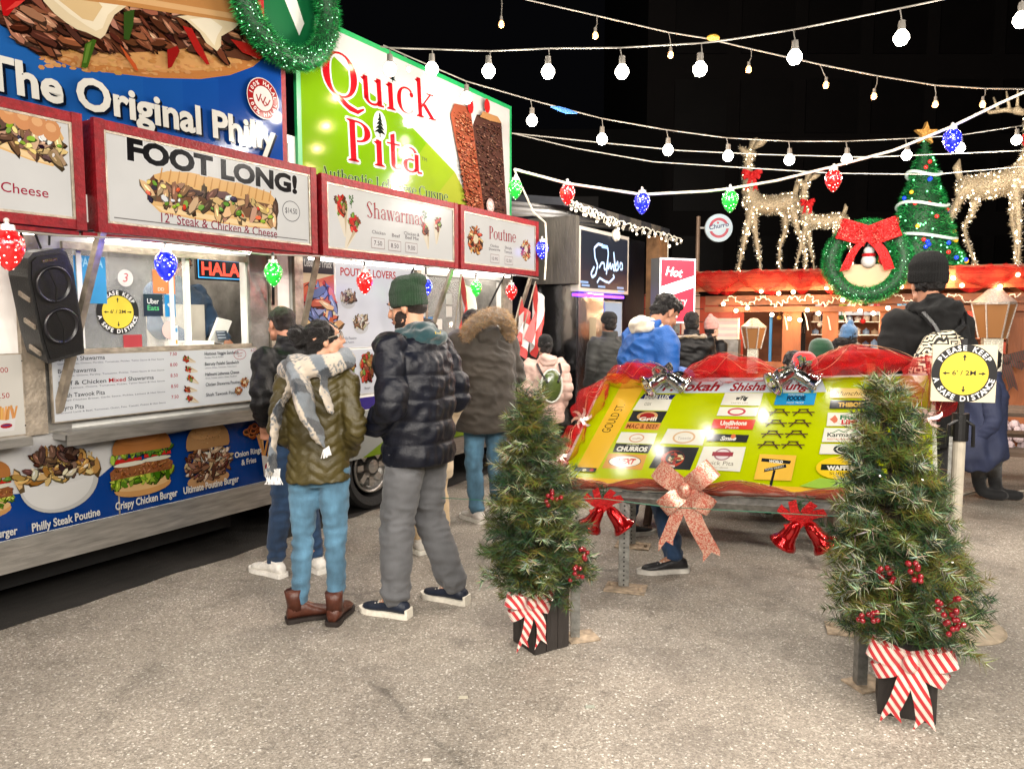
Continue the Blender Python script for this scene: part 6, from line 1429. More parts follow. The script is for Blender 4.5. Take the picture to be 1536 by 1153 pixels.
# goods
q = MB(); r_ = random.Random(4)
sh_ = MB().bbox((1.35,1.2,1.66),(2.6,1.25,1.9)).build('display_rail', WHITEP, Kk)
pr = Print(lambda u,v,h:(u,1.199-h,v)); pr.rect(1.35,1.66,2.6,1.9,(226,222,216))
for i in range(8):
    c = [(206,60,70),(90,110,200),(200,190,80),(180,130,90),(200,150,120),(220,60,60),(190,150,110),(100,180,210)][i]; bits(pr, 10, inell(1.44+.155*i,1.78,.06,.08), .05, [c,tuple(min(255,v+30) for v in c)], 1.6)
pr.build('display_print', LITP, sh_)
for j in range(3):
    MB().bbox((1.3,1.3,1.15+.2*j),(2.7,1.6,1.165+.2*j)).build('shelf', WHITEP, Kk)
    for i in range(11):
        x = 1.36+.12*i; c = r_.choice([(190,186,190),(120,150,190),(170,150,130),(206,196,190),(80,90,120),(170,60,60)]); q = MB().color(c); h = r_.uniform(.08,.15); q.lathe((x,1.42,1.166+.2*j), [(.045,0),(.05,h*.6),(.02,h*.8),(.0001,h)], 10); q.build('souvenir', SATIN, Kk)
for j in range(3):
    MB().bbox((3.3,1.0,1.1+.22*j),(5.3,1.3,1.115+.22*j)).build('shelf', WD, Kk)
    for i in range(13):
        x = 3.36+.15*i; c = r_.choice([(200,180,150),(150,60,40),(60,90,60),(196,150,80),(120,80,50),(210,60,50)]); q = MB().color(c); h = r_.uniform(.08,.17); q.bbox((x,1.05,1.117+.22*j),(x+r_.uniform(.07,.12),1.2,1.117+.22*j+h)); q.build('souvenir', SATIN, Kk)
for i in range(16):
    x = .9+.27*i; q = MB().color(r_.choice([(200,40,40),(40,110,60),(206,200,190),(200,150,60)])); q.ell((x,-.02,1.62-.05*(i%3)),.035,8,6); q.tube([(x,-.02,1.78),(x,-.02,1.64-.05*(i%3))],.004,4); q.build('hanging_ornament', SATIN, Kk)
MB().bbox((.95,.3,.9),(1.25,.33,1.72)).build('dark_banner', DARK, Kk)
q = MB().color((70,150,214)); q.sheet([[(.78+.03*math.sin(i*1.2),.1+.03*math.cos(i*1.3),1.75-.06*j) for i in range(4)] for j in range(14)]); q.build('blue_scarf', SATIN, Kk)
for i in range(6):
    q = MB().color(r_.choice([(190,40,40),(206,200,196),(30,30,34),(190,90,40)])); x = 1.22+.035*i; q.sheet([[(x+.02*math.sin(j*.6+i),.1+.02*k_,1.75-.05*j) for k_ in range(3)] for j in range(8)]); q.build('hanging_ribbon', SATIN, Kk)
for i in range(7): q = MB().bbox((.02-.003*(i%2),.1,1.3+.045*i),(.32,.4,1.342+.045*i)); q.build('folded_towel', mat('towel_pink',(206,190,194),.9,0,.1) if i%2 else mat('towel_white',(216,212,206),.9), Kk)
MB().bbox((.0,.1,.0),(.34,.42,1.295)).build('rack', STEEL2, Kk)
q = MB().bbox((2.85,.1,.9),(3.0,.14,1.72)).build('maroon_drape', mat('maroon',(110,18,24),.8,0,.3,10), Kk)
m_ = MB(); x = .78
for px, py, s_, lb_ in ((1130,505,1.0,'a'),(1490,478,1.45,'b')):
    s0, z0 = kq(px, py, .45); g_ = bpy.data.objects.new('hanging_lantern', None); col.objects.link(g_); g_.parent = Kk; g_.location = (s0,-.45,z0)
    q = MB(); q.lathe((0,0,0), [(.13*s_,.14*s_),(.16*s_,.12*s_),(.10*s_,-.16*s_),(.0001,-.16*s_)], 6); q.build('lantern_glass', mat('amber_glass',(120,84,50),.3,emit=(236,150,80),es=.16), g_)
    q = MB(); q.lathe((0,0,0), [(.0001,.26*s_),(.05*s_,.25*s_),(.10*s_,.2*s_),(.17*s_,.14*s_),(.165*s_,.12*s_)], 12)
    for i in range(6): a = i*math.pi/3; q.bar((.165*s_*math.cos(a),.165*s_*math.sin(a),.125*s_),(.103*s_*math.cos(a),.103*s_*math.sin(a),-.165*s_),.014)
    q.build('lantern_frame', mat('silver_glitter',(190,180,170),.4,.5,.5,90,.5,120), g_)
    q = MB(); q.bbox((-.07*s_,-.07*s_,-.5*s_),(.07*s_,.07*s_,-.165*s_)); q.build('lantern_stem', mat('crystal_frost',(190,186,170),.35,.2,.5,70,.6,90), g_)
# tartan bow and candy tulle near the right edge
TART = stripe_mat('dark_tartan', (34,46,32), (96,24,24), 14.0, .3)
p_ = kq(1508,545,.5); bow(Kk, (p_[0],-.5,p_[1]+.05), .22, TART, 0, 'tartan_bow')
q = MB(); 
for i in range(60): a = (kq(1525,655,.3)[0]+r_.uniform(-.25,.3), -.3+r_.uniform(-.1,.1), kq(1525,655,.3)[1]+r_.uniform(-.25,.2)); q.ell(a, r_.uniform(.03,.07), 6, 5)
q.build('white_fluff', mat('pink_white_fluff',(214,196,200),.9,0,.2,20,.6,50), Kk)
# eave cables and bulbs (parts of the kiosk)
BULBW = mat('kiosk_bulb',(255,240,210),.3,emit=(255,222,170),es=14)
kb = [(1142,437),(1190,438),(1121,462),(1104,466),(1085,456),(1158,472),(1211,465),(1264,450),(1352,430),(1430,417),(1476,465),(1527,412),(1184,478),(1200,480),(1443,428),(1240,432),(1332,462),(1345,478),(1290,466),(1310,470),(1460,480),(1500,430),(1512,455),(1228,470),(1168,440),(1405,455)]
for px, py in kb:
    s0, z0 = kq(px, py, .33); q = MB(); q.ell((s0,-.33,z0), .028, 10, 8); q.build('bulb', BULBW, Kk); 
for px, py in kb[::3]:
    s0, z0 = kq(px, py, .45); lamp((s0,-.45,z0), 9, (255,206,150), .03, parent=Kk)
lamp((1.8,.6,1.6), 45, (255,220,180), .05, parent=Kk); lamp((3.6,.6,1.5), 40, (255,220,180), .05, parent=Kk); lamp((.5,.5,1.6), 22, (255,220,180), .05, parent=Kk)
for a, b in ((1085,1200),(1200,1320),(1320,1530)):
    A_ = kq(a,462,.26); B_ = kq(b,450,.26); n = 9
    cable_wrap(Kk, [(A_[0]+(B_[0]-A_[0])*i/n,-.27,1.84+.07*math.sin(i*1.7)+.02*(i%2)) for i in range(n+1)], 14, .02, .008, WC, 'eave_cable')
for px in (1172,1203,1236,1262,1320): s0 = kq(px,470,.1)[0]; q = MB(); q.tube([(s0+.03*i,-.12-.02*i,1.72-.03*i*i) for i in range(4)], .01, 6); q.build('hook', WC, Kk)
# red gauze on the eaves
K2W = lambda s, o, z: KF.p0+KF.d*s+KF.n*o+Vector((0,0,z))
for lb_, a, b, rr in (('red gauze swag on the kiosk eaves under the tall doe',-.25,1.0,.19),('red gauze swag on the kiosk eaves under the small doe',1.0,1.75,.15),('red gauze swag on the kiosk eaves right of the black beanie',3.0,4.3,.17),('red gauze swag at the right end of the kiosk eaves',4.3,5.5,.17)):
    n = 3; t_ = thing('eave_gauze', lb_, 'decoration', (0,0,0), 0, 'red gauze on the kiosk eaves')
    for i in range(2):
        a0 = a+(b-a)*i/2; b0 = a+(b-a)*(i+1)/2; m = MB(); pts = [K2W(a0,.38,2.18), K2W((a0+b0)/2,.42,2.12), K2W(b0,.38,2.18)]; puffsheet(m, pts, rr*.9, i+int(a*9), .3, 20, 10, .8); m.build('gauze_puff', TUL, t_, smooth=True)
    m = MB(); n = 24; m.sheet([[K2W(a+(b-a)*i/n, .36+.03*math.sin(i*1.3), 2.27+.02*math.sin(i*2.1)) for i in range(n+1)],[K2W(a+(b-a)*i/n, .40+.04*math.sin(i*1.7), 2.14+.03*math.sin(i*1.1)) for i in range(n+1)],[K2W(a+(b-a)*i/n, .39+.03*math.sin(i*1.5), 2.0+.07*math.sin(i*.55+a)) for i in range(n+1)]]); m.build('gauze_fold', MATS['red_gauze_dense'], t_, smooth=True)
# ---------------------------------------------------------------- tinsel figures
def shards(m, pts_fn, n, L, cols, w_=.004, rnd=None):
    r = rnd or random
    for _ in range(n):
        p, nn = pts_fn(); d = (nn+Vector((r.uniform(-1,1),r.uniform(-1,1),r.uniform(-1,1)))*.8).normalized()*L*r.uniform(.5,1.2); x = d.orthogonal().normalized()*w_
        m.add([p-x, p+x, p+d], [(0,1,2)], jit(r.choice(cols), 14))
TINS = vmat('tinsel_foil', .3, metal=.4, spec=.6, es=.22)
def glints(parent, pts, s, m_, name='fairy_lights'):
    q = MB()
    for p in pts: q.ell(p, s, 5, 4)
    return q.build(name, m_, parent)
WGL = mat('warm_glint',(255,240,210),.3,emit=(255,232,190),es=14); CH_ = [(176,158,130),(206,192,168),(150,132,104),(226,218,200),(120,104,80)]
def deer(label, name, pos, scale, parts, bowp, yaw=0, flip=1, seed=1):
    """parts: chains of (x,y,z) joints with radii in metres; facing -x"""
    t = thing(name, label, 'deer figure', pos, yaw); rnd = random.Random(seed)
    mb = MB()
    sx_ = parts.get('sx',1.0); parts['body'] = [([(p[0]*sx_,p[1],p[2]) for p in pts], rs) for pts, rs in parts['body']]; parts['extra'] = {kk: [([(p[0]*sx_,p[1],p[2]) for p in pts], rs) for pts, rs in vv] for kk, vv in parts['extra'].items()}
    for pts, rs in parts['body']: chain(mb, [Vector(p)*scale for p in pts], [q*scale*.8 for q in rs], 12)
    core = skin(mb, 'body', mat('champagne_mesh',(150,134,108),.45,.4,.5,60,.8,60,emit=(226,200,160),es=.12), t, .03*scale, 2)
    core.scale = (1,1,1); V = core.data.vertices; F_ = list(core.data.polygons)
    sh_ = MB(); 
    def fn(): p = F_[rnd.randrange(len(F_))]; return p.center+Vector((rnd.uniform(-1,1),rnd.uniform(-1,1),rnd.uniform(-1,1)))*.015, p.normal
    shards(sh_, fn, 3800, .035*scale, CH_, .006, rnd); o = sh_.build('tinsel', TINS, core); o['kind'] = 'stuff'
    glints(core, [fn()[0]+fn()[1]*0 for _ in range(230)], .0095*scale, WGL)
    for nm, lst in parts['extra'].items():
        for pts, rs in lst:
            q = MB(); q.tube([Vector(p)*scale for p in pts], [r*scale*(1.7 if nm == 'ear' else 1) for r in rs], 8, flat=.75 if nm == 'ear' else 1); q.build(nm, mat('champagne_mesh',(176,150,112)), t, smooth=True)
    b_ = bow(t, Vector(bowp)*scale, .14*scale, mat('red_glitter',(190,22,24)), 0, 'red_bow'); return t
leg = lambda a, b, c, d: ([a,b,c,d],[.085,.055,.036,.034])
doeB = dict(body=[([(-.42,0,1.02),(-.1,0,.98),(.22,0,1.02),(.36,0,.98)],[.15,.17,.17,.12]), ([(-.36,0,1.02),(-.46,0,1.3),(-.47,0,1.58),(-.46,0,1.72)],[.15,.11,.075,.07]), ([(-.42,0,1.74),(-.56,0,1.80),(-.62,0,1.86)],[.08,.06,.035]),
    leg((-.42,-.09,.95),(-.50,-.1,.55),(-.58,-.1,.2),(-.62,-.1,.0)), leg((-.36,.09,.95),(-.30,.1,.55),(-.22,.1,.2),(-.20,.1,.0)),
    leg((.26,-.09,.95),(.36,-.1,.62),(.48,-.1,.35),(.52,-.1,.02)), leg((.2,.09,.95),(.2,.1,.6),(.12,.1,.35),(.14,.1,.0))],
    extra=dict(ear=[([(-.40,-.04,1.82),(-.28,-.06,1.9),(-.18,-.07,1.92)],[.02,.05,.01]),([(-.44,.04,1.82),(-.38,.07,1.95),(-.32,.08,2.0)],[.02,.045,.01])], tail=[([(.32,0,1.12),(.36,0,1.26),(.34,0,1.34)],[.04,.045,.01])]))
kz = 2.27
def onroof(px, o=0.0): s_ = kq(px, 400, o)[0]; p = K2W(s_, o, kz); return p
deer('tall champagne tinsel doe with red bow, leftmost deer on the kiosk roof', 'tinsel_doe', onroof(1160,.15), .92, dict(doeB, sx=.86), (-.38,-.16,1.42), KF.a*.4, seed=2)
doeB.pop('sx',None)
deer('smaller champagne tinsel fawn standing just left of the green wreath', 'tinsel_fawn', onroof(1238,.1), .66, doeB, (-.44,-.16,1.36), KF.a*.4, seed=3)
buckB = dict(body=[([(-.36,0,1.05),(0,0,1.02),(.35,0,1.06),(.5,0,1.0)],[.17,.2,.19,.13]), doeB['body'][1] if False else ([(.44,0,1.1),(.56,0,1.4),(.52,0,1.66),(.5,0,1.78)],[.15,.12,.09,.08]), ([(.5,0,1.78),(.62,0,1.74),(.74,0,1.68)],[.09,.07,.045]),
    leg((-.36,-.1,1.0),(-.52,-.1,.7),(-.66,-.1,.5),(-.68,-.1,.0)), leg((-.26,.1,1.0),(-.3,.1,.72),(-.42,.1,.5),(-.2,.1,.0)),
    leg((.4,-.1,1.0),(.46,-.1,.6),(.5,-.1,.3),(.5,-.1,.0)), leg((.34,.1,1.0),(.3,.1,.6),(.36,.1,.3),(.38,.1,.0))],
    extra=dict(ear=[([(.44,-.05,1.84),(.34,-.08,1.9),(.26,-.1,1.9)],[.02,.045,.01])], antler=[([(.46,-.06,1.86),(.2,-.1,1.92),(-.02,-.12,1.92),(-.14,-.12,2.02)],[.035,.03,.025,.012]),([(.1,-.11,1.92),(.02,-.12,2.1)],[.022,.01]),([(.25,-.1,1.92),(.2,-.12,2.14)],[.022,.01]),([(.36,-.1,1.9),(.36,-.12,2.14)],[.022,.01]),([(.52,.06,1.86),(.66,.1,2.05),(.74,.12,2.25)],[.035,.03,.012])], tail=[([(-.48,0,1.16),(-.54,0,1.32),(-.5,0,1.42)],[.04,.055,.01])]))
deer('large champagne tinsel buck with antlers and red bow at the right edge', 'tinsel_buck', onroof(1480,.1), .98, dict(buckB, sx=.78), (.50,-.12,1.5), R(-52), seed=5)
# tinsel tree
tp_ = onroof(1379,.05); t = thing('tinsel_tree', 'green tinsel cone tree with gold star on the kiosk roof', 'tree', tp_, 0)
GT = [(14,110,48),(22,150,66),(10,84,40),(80,200,110),(8,60,30)]; Hc = 1.62; Rc = .47
MB().lathe((0,0,0), [(Rc,0),(Rc*.66,Hc*.33),(Rc*.36,Hc*.66),(.02,Hc)], 24).build('cone', mat('tree_core',(8,60,30),.6), t, smooth=True)
rnd = random.Random(9); sh_ = MB()
def cfn():
    f = 1-math.sqrt(rnd.random()); a = rnd.uniform(0,6.283); rr = Rc*(1-f)*(1+.06*math.sin(f*26))+.02; return Vector((rr*math.cos(a), rr*math.sin(a), Hc*f)), Vector((math.cos(a), math.sin(a), .3))
shards(sh_, cfn, 9000, .06, GT, .006, rnd); o = sh_.build('tinsel', TINS, t); o['kind'] = 'stuff'
for nm, c, n in (('green_lights',(60,255,120),70),('red_bauble',(220,40,40),10),('gold_bauble',(236,170,40),10),('blue_bauble',(30,60,240),10)):
    for _ in range(n if nm != 'green_lights' else 1):
        if nm == 'green_lights': glints(t, [cfn()[0]*1.04 for _ in range(n)], .012, mat('glint_green',c,.3,emit=(150,255,180),es=3), nm); break
        p, nn = cfn(); q = MB(); p = Vector((p.x*1.08, -abs(p.y)*1.08, p.z)); q.ell(p, .026, 10, 8); q.build(nm, mat(nm,c,.2,.1,emit=c,es=.9), t, smooth=True)
for zc, rx in ((1.20,.20),(.80,.30),(.38,.41)):
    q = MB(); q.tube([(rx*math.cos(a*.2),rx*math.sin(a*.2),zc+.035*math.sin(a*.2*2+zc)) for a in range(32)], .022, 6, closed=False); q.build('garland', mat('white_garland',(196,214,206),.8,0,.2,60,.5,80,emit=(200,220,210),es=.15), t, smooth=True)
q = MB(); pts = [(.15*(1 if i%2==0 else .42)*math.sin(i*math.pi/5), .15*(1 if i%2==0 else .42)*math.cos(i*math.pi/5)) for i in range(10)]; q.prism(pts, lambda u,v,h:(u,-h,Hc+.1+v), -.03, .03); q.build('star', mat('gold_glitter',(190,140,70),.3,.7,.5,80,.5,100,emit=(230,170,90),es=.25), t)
# wreaths
def wreath(label, pos, R_, r_, yaw, n, seed, extra=None, gl=170):
    t = thing('tinsel_wreath', label, 'wreath', pos, yaw); rnd = random.Random(seed)
    q = MB(); q.tube([(R_*math.cos(a*2*math.pi/36),0,R_*math.sin(a*2*math.pi/36)) for a in range(36)], r_*.75, 12, closed=True); q.build('ring_core', MATS['tree_core'], t, smooth=True)
    sh_ = MB()
    def fn():
        a = rnd.uniform(0,6.283); b_ = rnd.uniform(0,6.283); c = Vector((math.cos(a),0,math.sin(a))); nn = c*math.cos(b_)+Vector((0,1,0))*math.sin(b_); return c*R_+nn*r_*.72, nn
    shards(sh_, fn, n, r_*.42, GT+[(60,190,100),(30,150,70)], R_*.008, rnd); o = sh_.build('tinsel', TINS, t); o['kind'] = 'stuff'
    glints(t, [sum(((fn()),),())[0] for _ in range(gl)], R_*.012, mat('glint_pale',(200,255,220),.3,emit=(190,255,210),es=3.0)); return t
wp = K2W(kq(1300,392,.5)[0], .5, kq(1300,392,.5)[1]); wr = wreath('green tinsel wreath with glittery red bow and snowman, hung on the kiosk', wp, .43, .125, KF.a, 9000, 4)
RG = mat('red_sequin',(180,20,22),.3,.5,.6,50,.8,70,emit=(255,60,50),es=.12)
for a, L in ((2.8,.36),(.34,.36)):
    q = MB(); loop(q, a, L, .26, fat=.06); o = q.build('bow_loop', RG, wr, smooth=True); o.location = (0,-.14,.30)
def bfn():
    a = rnd.choice((2.8,.34)); L_ = rnd.uniform(.05,.36); return Vector((math.cos(a)*L_, -.14-.06*rnd.random()-.02, .30+math.sin(a)*L_+rnd.uniform(-.12,.12))), Vector((0,-1,0))
sh_ = MB(); shards(sh_, bfn, 1500, .03, [(200,20,24),(240,80,70),(150,10,14),(255,190,170)], .006, rnd); o = sh_.build('bow_sequins', TINS, wr); o['kind'] = 'stuff'
for sx in (-1,1): q = MB(); ribbon(q, [(0,-.16,.3),(sx*.16,-.18,.12),(sx*.26,-.15,-.12)], .12, (1,0,.2), 8); q.build('bow_tail', RG, wr, smooth=True)
q = MB().color((206,170,120)); q.prism([(.3*math.cos(a),.3*math.sin(a)) for a in [math.pi+i*math.pi/12 for i in range(13)]], lambda u,v,h:(u,-h,v-.04), -.02,.02); q.build('wreath_shelf', SATIN, wr)
q = MB().color((226,222,220)); q.ell((.02,-.04,.0),.09,14,10); q.ell((.02,-.04,.13),.065,14,10); sn = q.build('snowman', SATIN, wr, smooth=True)
q = MB(); q.cyl((.02,-.04,.18),(.02,-.04,.19),.07,n=16); q.cyl((.02,-.04,.19),(.02,-.04,.27),.045,n=16); q.build('snowman_hat', BLK, sn); q = MB().color((190,20,30)); q.lathe((.02,-.04,.075),[(.075,-.02),(.085,0),(.075,.02)],16); q.ell((.2,-.05,.02),(.07,.05,.08),12,8); q.build('snowman_scarf', SATIN, sn)
for i in range(3):
    q = MB(); q.ell((-.2+.0*i,-.04,-.03),(.06,.04,.05),10,8)
a_ = T(431,20,.16); pz = TO+td*a_[0]+tn*.16; wreath('large green tinsel wreath hung where the blue and green truck billboards meet', (pz.x,pz.y,T(431,100,.16)[1]+.45), .385, .10, TA, 14000, 6, gl=300)
q = MB(); w0 = T(431,20,.10)[0]
o = thing('flag_panel', 'small green red and blue panel behind the top left wreath', 'panel', TO, TA); pr = Print(PL(.05)); z_ = T(431,20,.05)[1]
MB().bbox((w0-.3,-.049,z_-.25),(w0+.3,-.034,z_+.5)).build('panel_back', WHITEP, o); pr.rect(w0-.3,z_-.25,w0+.3,z_+.5,(10,90,50)); pr.rect(w0-.3,z_-.1,w0-.16,z_+.5,(170,30,40)); pr.rect(w0-.3,z_,w0-.22,z_+.5,(30,40,130)); pr.poly([(w0-.05,z_+.2),(w0+.15,z_-.12),(w0+.2,z_-.02),(w0+.05,z_+.3)],(214,214,206)); pr.build('panel_print', SATIN, o)
# ---------------------------------------------------------------- festoon lights
FIL = mat('warm_filament',(255,226,180),.3,emit=(255,206,150),es=28); GLW = mat('white_bulb_lit',(255,250,240),.3,emit=(255,246,228),es=26)
CAB = mat('festoon_cable',(120,116,108),.55,0,.2,20); SOCK = mat('bulb_socket',(96,92,86),.5,.2); AMB = mat('amber_bulb_glass',(230,190,150),.05,alpha=.25,emit=(255,180,110),es=.7)
def cat(a, b, sag, n=14):
    a, b = Vector(a), Vector(b); return [a.lerp(b, i/n)-Vector((0,0,sag*4*(i/n)*(1-i/n))) for i in range(n+1)]
def festoon(label, wire, bulbs, kind, power, r=.03, group='festoon light strings', drop=.13, c=(255,247,236)):
    t = thing('festoon_string', label, 'string lights', (0,0,0), 0, group)
    q = MB(); q.tube(wire, .0055, 6); q.build('cable', CAB, t)
    for (p, top) in bulbs:
        e_ = bpy.data.objects.new('bulb', None); col.objects.link(e_); e_.parent = t; e_.location = p
        q = MB(); q.tube([top-p, (top-p)*.6+Vector((.008,0,0)), Vector((0,0,r*1.9))], .004, 5); q.cyl((0,0,r*.9),(0,0,r*2.2),r*.5,r*.42,n=10); q.build('socket', SOCK, e_)
        if kind == 'edison':
            q = MB(); q.lathe((0,0,0), [(.0001,-r*1.25),(r*.7,-r*1.0),(r*.95,-r*.4),(r*.8,r*.4),(r*.45,r*1.0)], 12); q.build('glass', AMB, e_, smooth=True)
            q = MB(); q.tube([(-r*.3,0,-r*.8),(-r*.15,0,r*.6),(r*.15,0,-r*.8),(r*.3,0,r*.6)], r*.14, 5); q.ell((0,0,-.1*r),(r*.4,r*.4,r*.75),8,6); q.build('filament', FIL, e_, smooth=True)
        else:
            q = MB(); q.lathe((0,0,0), [(.0001,-r*1.05),(r*.6,-r*.86),(r,-r*.2),(r*.96,r*.3),(r*.5,r*.95)], 14); q.build('glass', GLW, e_, smooth=True)
        if power: lamp(p-Vector((0,0,r*2.4)), power*(.3 if abs((p-TO).dot(tn)) < 1.1 and p.y < 9 else 1), c, r, parent=None)
    return t
def fpix(bl_, Y, dz): # bulb pixel list -> (bulb, wire point)
    o = []
    for x, y, wx, wy in bl_:
        yy = Y(x) if callable(Y) else Y; o.append((D(x, y, yy), D(wx, wy, yy)))
    return o
YW_ = lambda x: 6.3+ (x-750)*.0004
wb = [(752,36,751,-14),(893,53,895,24),(1006,82,1003,49),(1123,104,1127,74),(1239,127,1230,97),(1311,144,1316,114),(1403,156,1402,128),(1474,156,1478,133)]
festoon('uppermost string of small warm filament bulbs crossing above the kiosk', [D(x,y,YW_(x)) for x,y in ((700,-40),(751,-14),(790,0),(895,24),(1003,49),(1060,58),(1127,74),(1230,97),(1316,114),(1402,128),(1478,133),(1560,134))], fpix(wb, YW_, 0), 'edison', 16, .027, c=(255,200,150))
wa = [(585,104,584,72),(648,104,648,74),(733,107,735,77),(822,108,823,73),(933,108,930,72),(1050,104,1052,65),(1192,86,1190,45),(1352,57,1350,13),(1532,30,1530,-20)]
YA = lambda x: 5.6-(x-570)*.0009
festoon('string of round white bulbs running from the green billboard to the top right', [D(x,y,YA(x)) for x,y in ((570,70),(584,72),(648,74),(735,77),(823,73),(930,72),(1052,65),(1100,59),(1190,45),(1350,13),(1440,-6),(1530,-20),(1640,-50))], fpix(wa, YA, 0), 'white', 44, .047)
wbb = [(607,106,606,82),(700,147,699,122),(798,181,796,150),(903,209,903,178),(1002,225,1000,195),(1092,234,1090,207),(1184,240,1183,212),(1270,239,1269,212),(1360,233,1358,208),(1440,222,1438,203),(1525,210,1524,190)]
YB = lambda x: 6.6+(x-600)*.0016
festoon('lower string of round white bulbs sagging toward the tinsel tree', [D(x,y,YB(x)) for x,y in ((575,68),(606,82),(699,122),(796,150),(903,178),(1000,195),(1090,207),(1183,212),(1269,212),(1358,208),(1438,203),(1524,190),(1620,175))], fpix(wbb, YB, 0), 'white', 62, .05)
for lb_, pp in (('upper bare cable strung across the night sky below the bulbs', ((768,200),(900,214),(1020,226),(1150,232),(1300,236),(1536,226))), ('lower bare cable strung from the billboard corner to the buck', ((768,200),(860,222),(980,243),(1120,252),(1250,260),(1400,262),(1536,250),(1600,246)))):
    tag(MB().tube([D(x,y,7.6+(x-768)*.001) for x,y in pp], .0055, 6).build('bare_cable', CAB), lb_, 'cable', 'bare cables across the sky')
tag(MB().ell(D(1070,57,6.4),(.055,.03,.028),8,6).build('gold_tape', mat('gold_tape',(214,170,70),.35,.4,.3,60,.6,60)), 'crumpled gold tape on the uppermost cable', 'tape')
q = MB(); q.tube([D(826,160,6.9),D(838,163,6.9),D(850,167,6.9),D(866,170,6.9)],[.006,.02,.024,.006],8); tag(q.build('blue_tape', mat('blue_tape',(50,110,200),.5,0,.3,60,.6,60)), 'blue tape joint on the lower bulb string', 'tape')
# white rope with large coloured bulbs
ROPE = mat('white_rope',(206,198,182),.6,0,.2,60,.5,120)
CB = {'red':((170,8,14),(255,40,36)),'green':((8,130,30),(60,240,90)),'blue':((8,18,190),(50,70,255))}
def cmat(c):
    nm = c+'_faceted_bulb'
    if nm in MATS: return MATS[nm]
    m = mat(nm, CB[c][0], .15, 0, coat=.8, emit=CB[c][1], es=.75); t = m.node_tree; b = t.nodes['Principled BSDF']; N = t.nodes.new; L = t.links.new
    tc = N('ShaderNodeTexCoord'); v = N('ShaderNodeTexVoronoi'); v.inputs['Scale'].default_value = 46; L(tc.outputs['Object'], v.inputs['Vector'])
    r = N('ShaderNodeMapRange'); r.inputs[1].default_value = .12; r.inputs[2].default_value = .3; r.inputs[3].default_value = 6.5; r.inputs[4].default_value = .5; L(v.outputs['Distance'], r.inputs[0]); L(r.outputs[0], b.inputs['Emission Strength'])
    mx = N('ShaderNodeMix'); mx.data_type = 'RGBA'; mx.inputs[6].default_value = (1,.95,.85,1); mx.inputs[7].default_value = lin(CB[c][1]); r2 = N('ShaderNodeMapRange'); r2.inputs[1].default_value = .1; r2.inputs[2].default_value = .28; L(v.outputs['Distance'], r2.inputs[0]); L(r2.outputs[0], mx.inputs[0]); L(mx.outputs[2], b.inputs['Emission Color'])
    bp = N('ShaderNodeBump'); bp.inputs['Strength'].default_value = .8; bp.inputs['Distance'].default_value = .01; L(v.outputs['Distance'], bp.inputs['Height']); L(bp.outputs[0], b.inputs['Normal'])
    return m
def cone_bulb(parent, p, h, c, tilt=(0,0,0)):
    e_ = bpy.data.objects.new('coloured_bulb', None); col.objects.link(e_); e_.parent = parent; e_.location = p; e_.rotation_euler = tilt
    r = h*.36; q = MB(); q.lathe((0,0,0), [(.0001,-h*.5),(r*.25,-h*.46),(r*.62,-h*.3),(r*.92,-h*.08),(r,h*.1),(r*.9,h*.27),(r*.6,h*.4),(r*.45,h*.44)], 18); q.build('glass', cmat(c), e_, smooth=True)
    q = MB(); q.cyl((0,0,h*.40),(0,0,h*.56),r*.5,r*.46,n=12); q.ell((0,0,h*.66),r*.18,8,6); q.cyl((0,0,h*.55),(0,0,h*.66),r*.14,n=6); q.build('socket', mat('clear_socket',(196,192,186),.25,.3), e_)
    l = lamp(p+Vector((0,-.15,-.02)), 1.6 if c != 'blue' else 2.2, CB[c][1], .05)
YR = lambda x: 6.1+abs(x-1000)*.0002-(max(0,x-1250))*.002
rp = [(771,254),(850,275),(963,292),(1060,287),(1095,283),(1165,271),(1250,250),(1340,226),(1428,190),(1500,155),(1560,128)]
t = thing('coloured_bulb_rope', 'white rope with large red, green and blue faceted bulbs across the sky', 'string lights', (0,0,0), 0)
q = MB(); q.tube([D(x,y,YR(x)) for x,y in rp], .011, 7); q.tube([D(771,254,6.5),D(785,285,6.5),D(800,318,6.4),D(818,334,6.35),D(820,372,6.3),D(817,420,6.2)], .008, 7); q.build('rope', ROPE, t)
for x, y, h, c in ((773,284,30,'green'),(851,292,32,'red'),(963,305,33,'blue'),(1095,302,34,'green'),(1250,271,34,'red'),(1428,211,36,'blue')):
    Y = YR(x); cone_bulb(t, D(x,y,Y), h/1124*Y*1.0, c)
t = thing('truck_bulb_string', 'large coloured bulbs hanging in a row under the truck lightboxes', 'string lights', (0,0,0), 0)
q = MB(); q.tube([TO+td*s_+tn*.42+Vector((0,0,2.015+.012*math.sin(s_*5))) for s_ in [-4+.25*i for i in range(25)]], .006, 6); q.build('cable', CAB, t)
for x, y, h, c in ((12,374,64,'red'),(249,399,46,'blue'),(410,411,38,'green'),(547,424,35,'red'),(639,431,27,'blue'),(714,433,25,'green'),(767,438,25,'red'),(813,375,28,'blue')):
    s_, z_ = T(x, y, .43); p = TO+td*s_+tn*.43; p.z = z_; h_ = h/1124*p.y; cone_bulb(t, p, h_, c)
    q = MB(); q.tube([p+Vector((0,0,h_*.6)), Vector((p.x,p.y,2.02 if z_<2.02 else z_+.1))], .008, 6); q.build('lead', BLK, t)
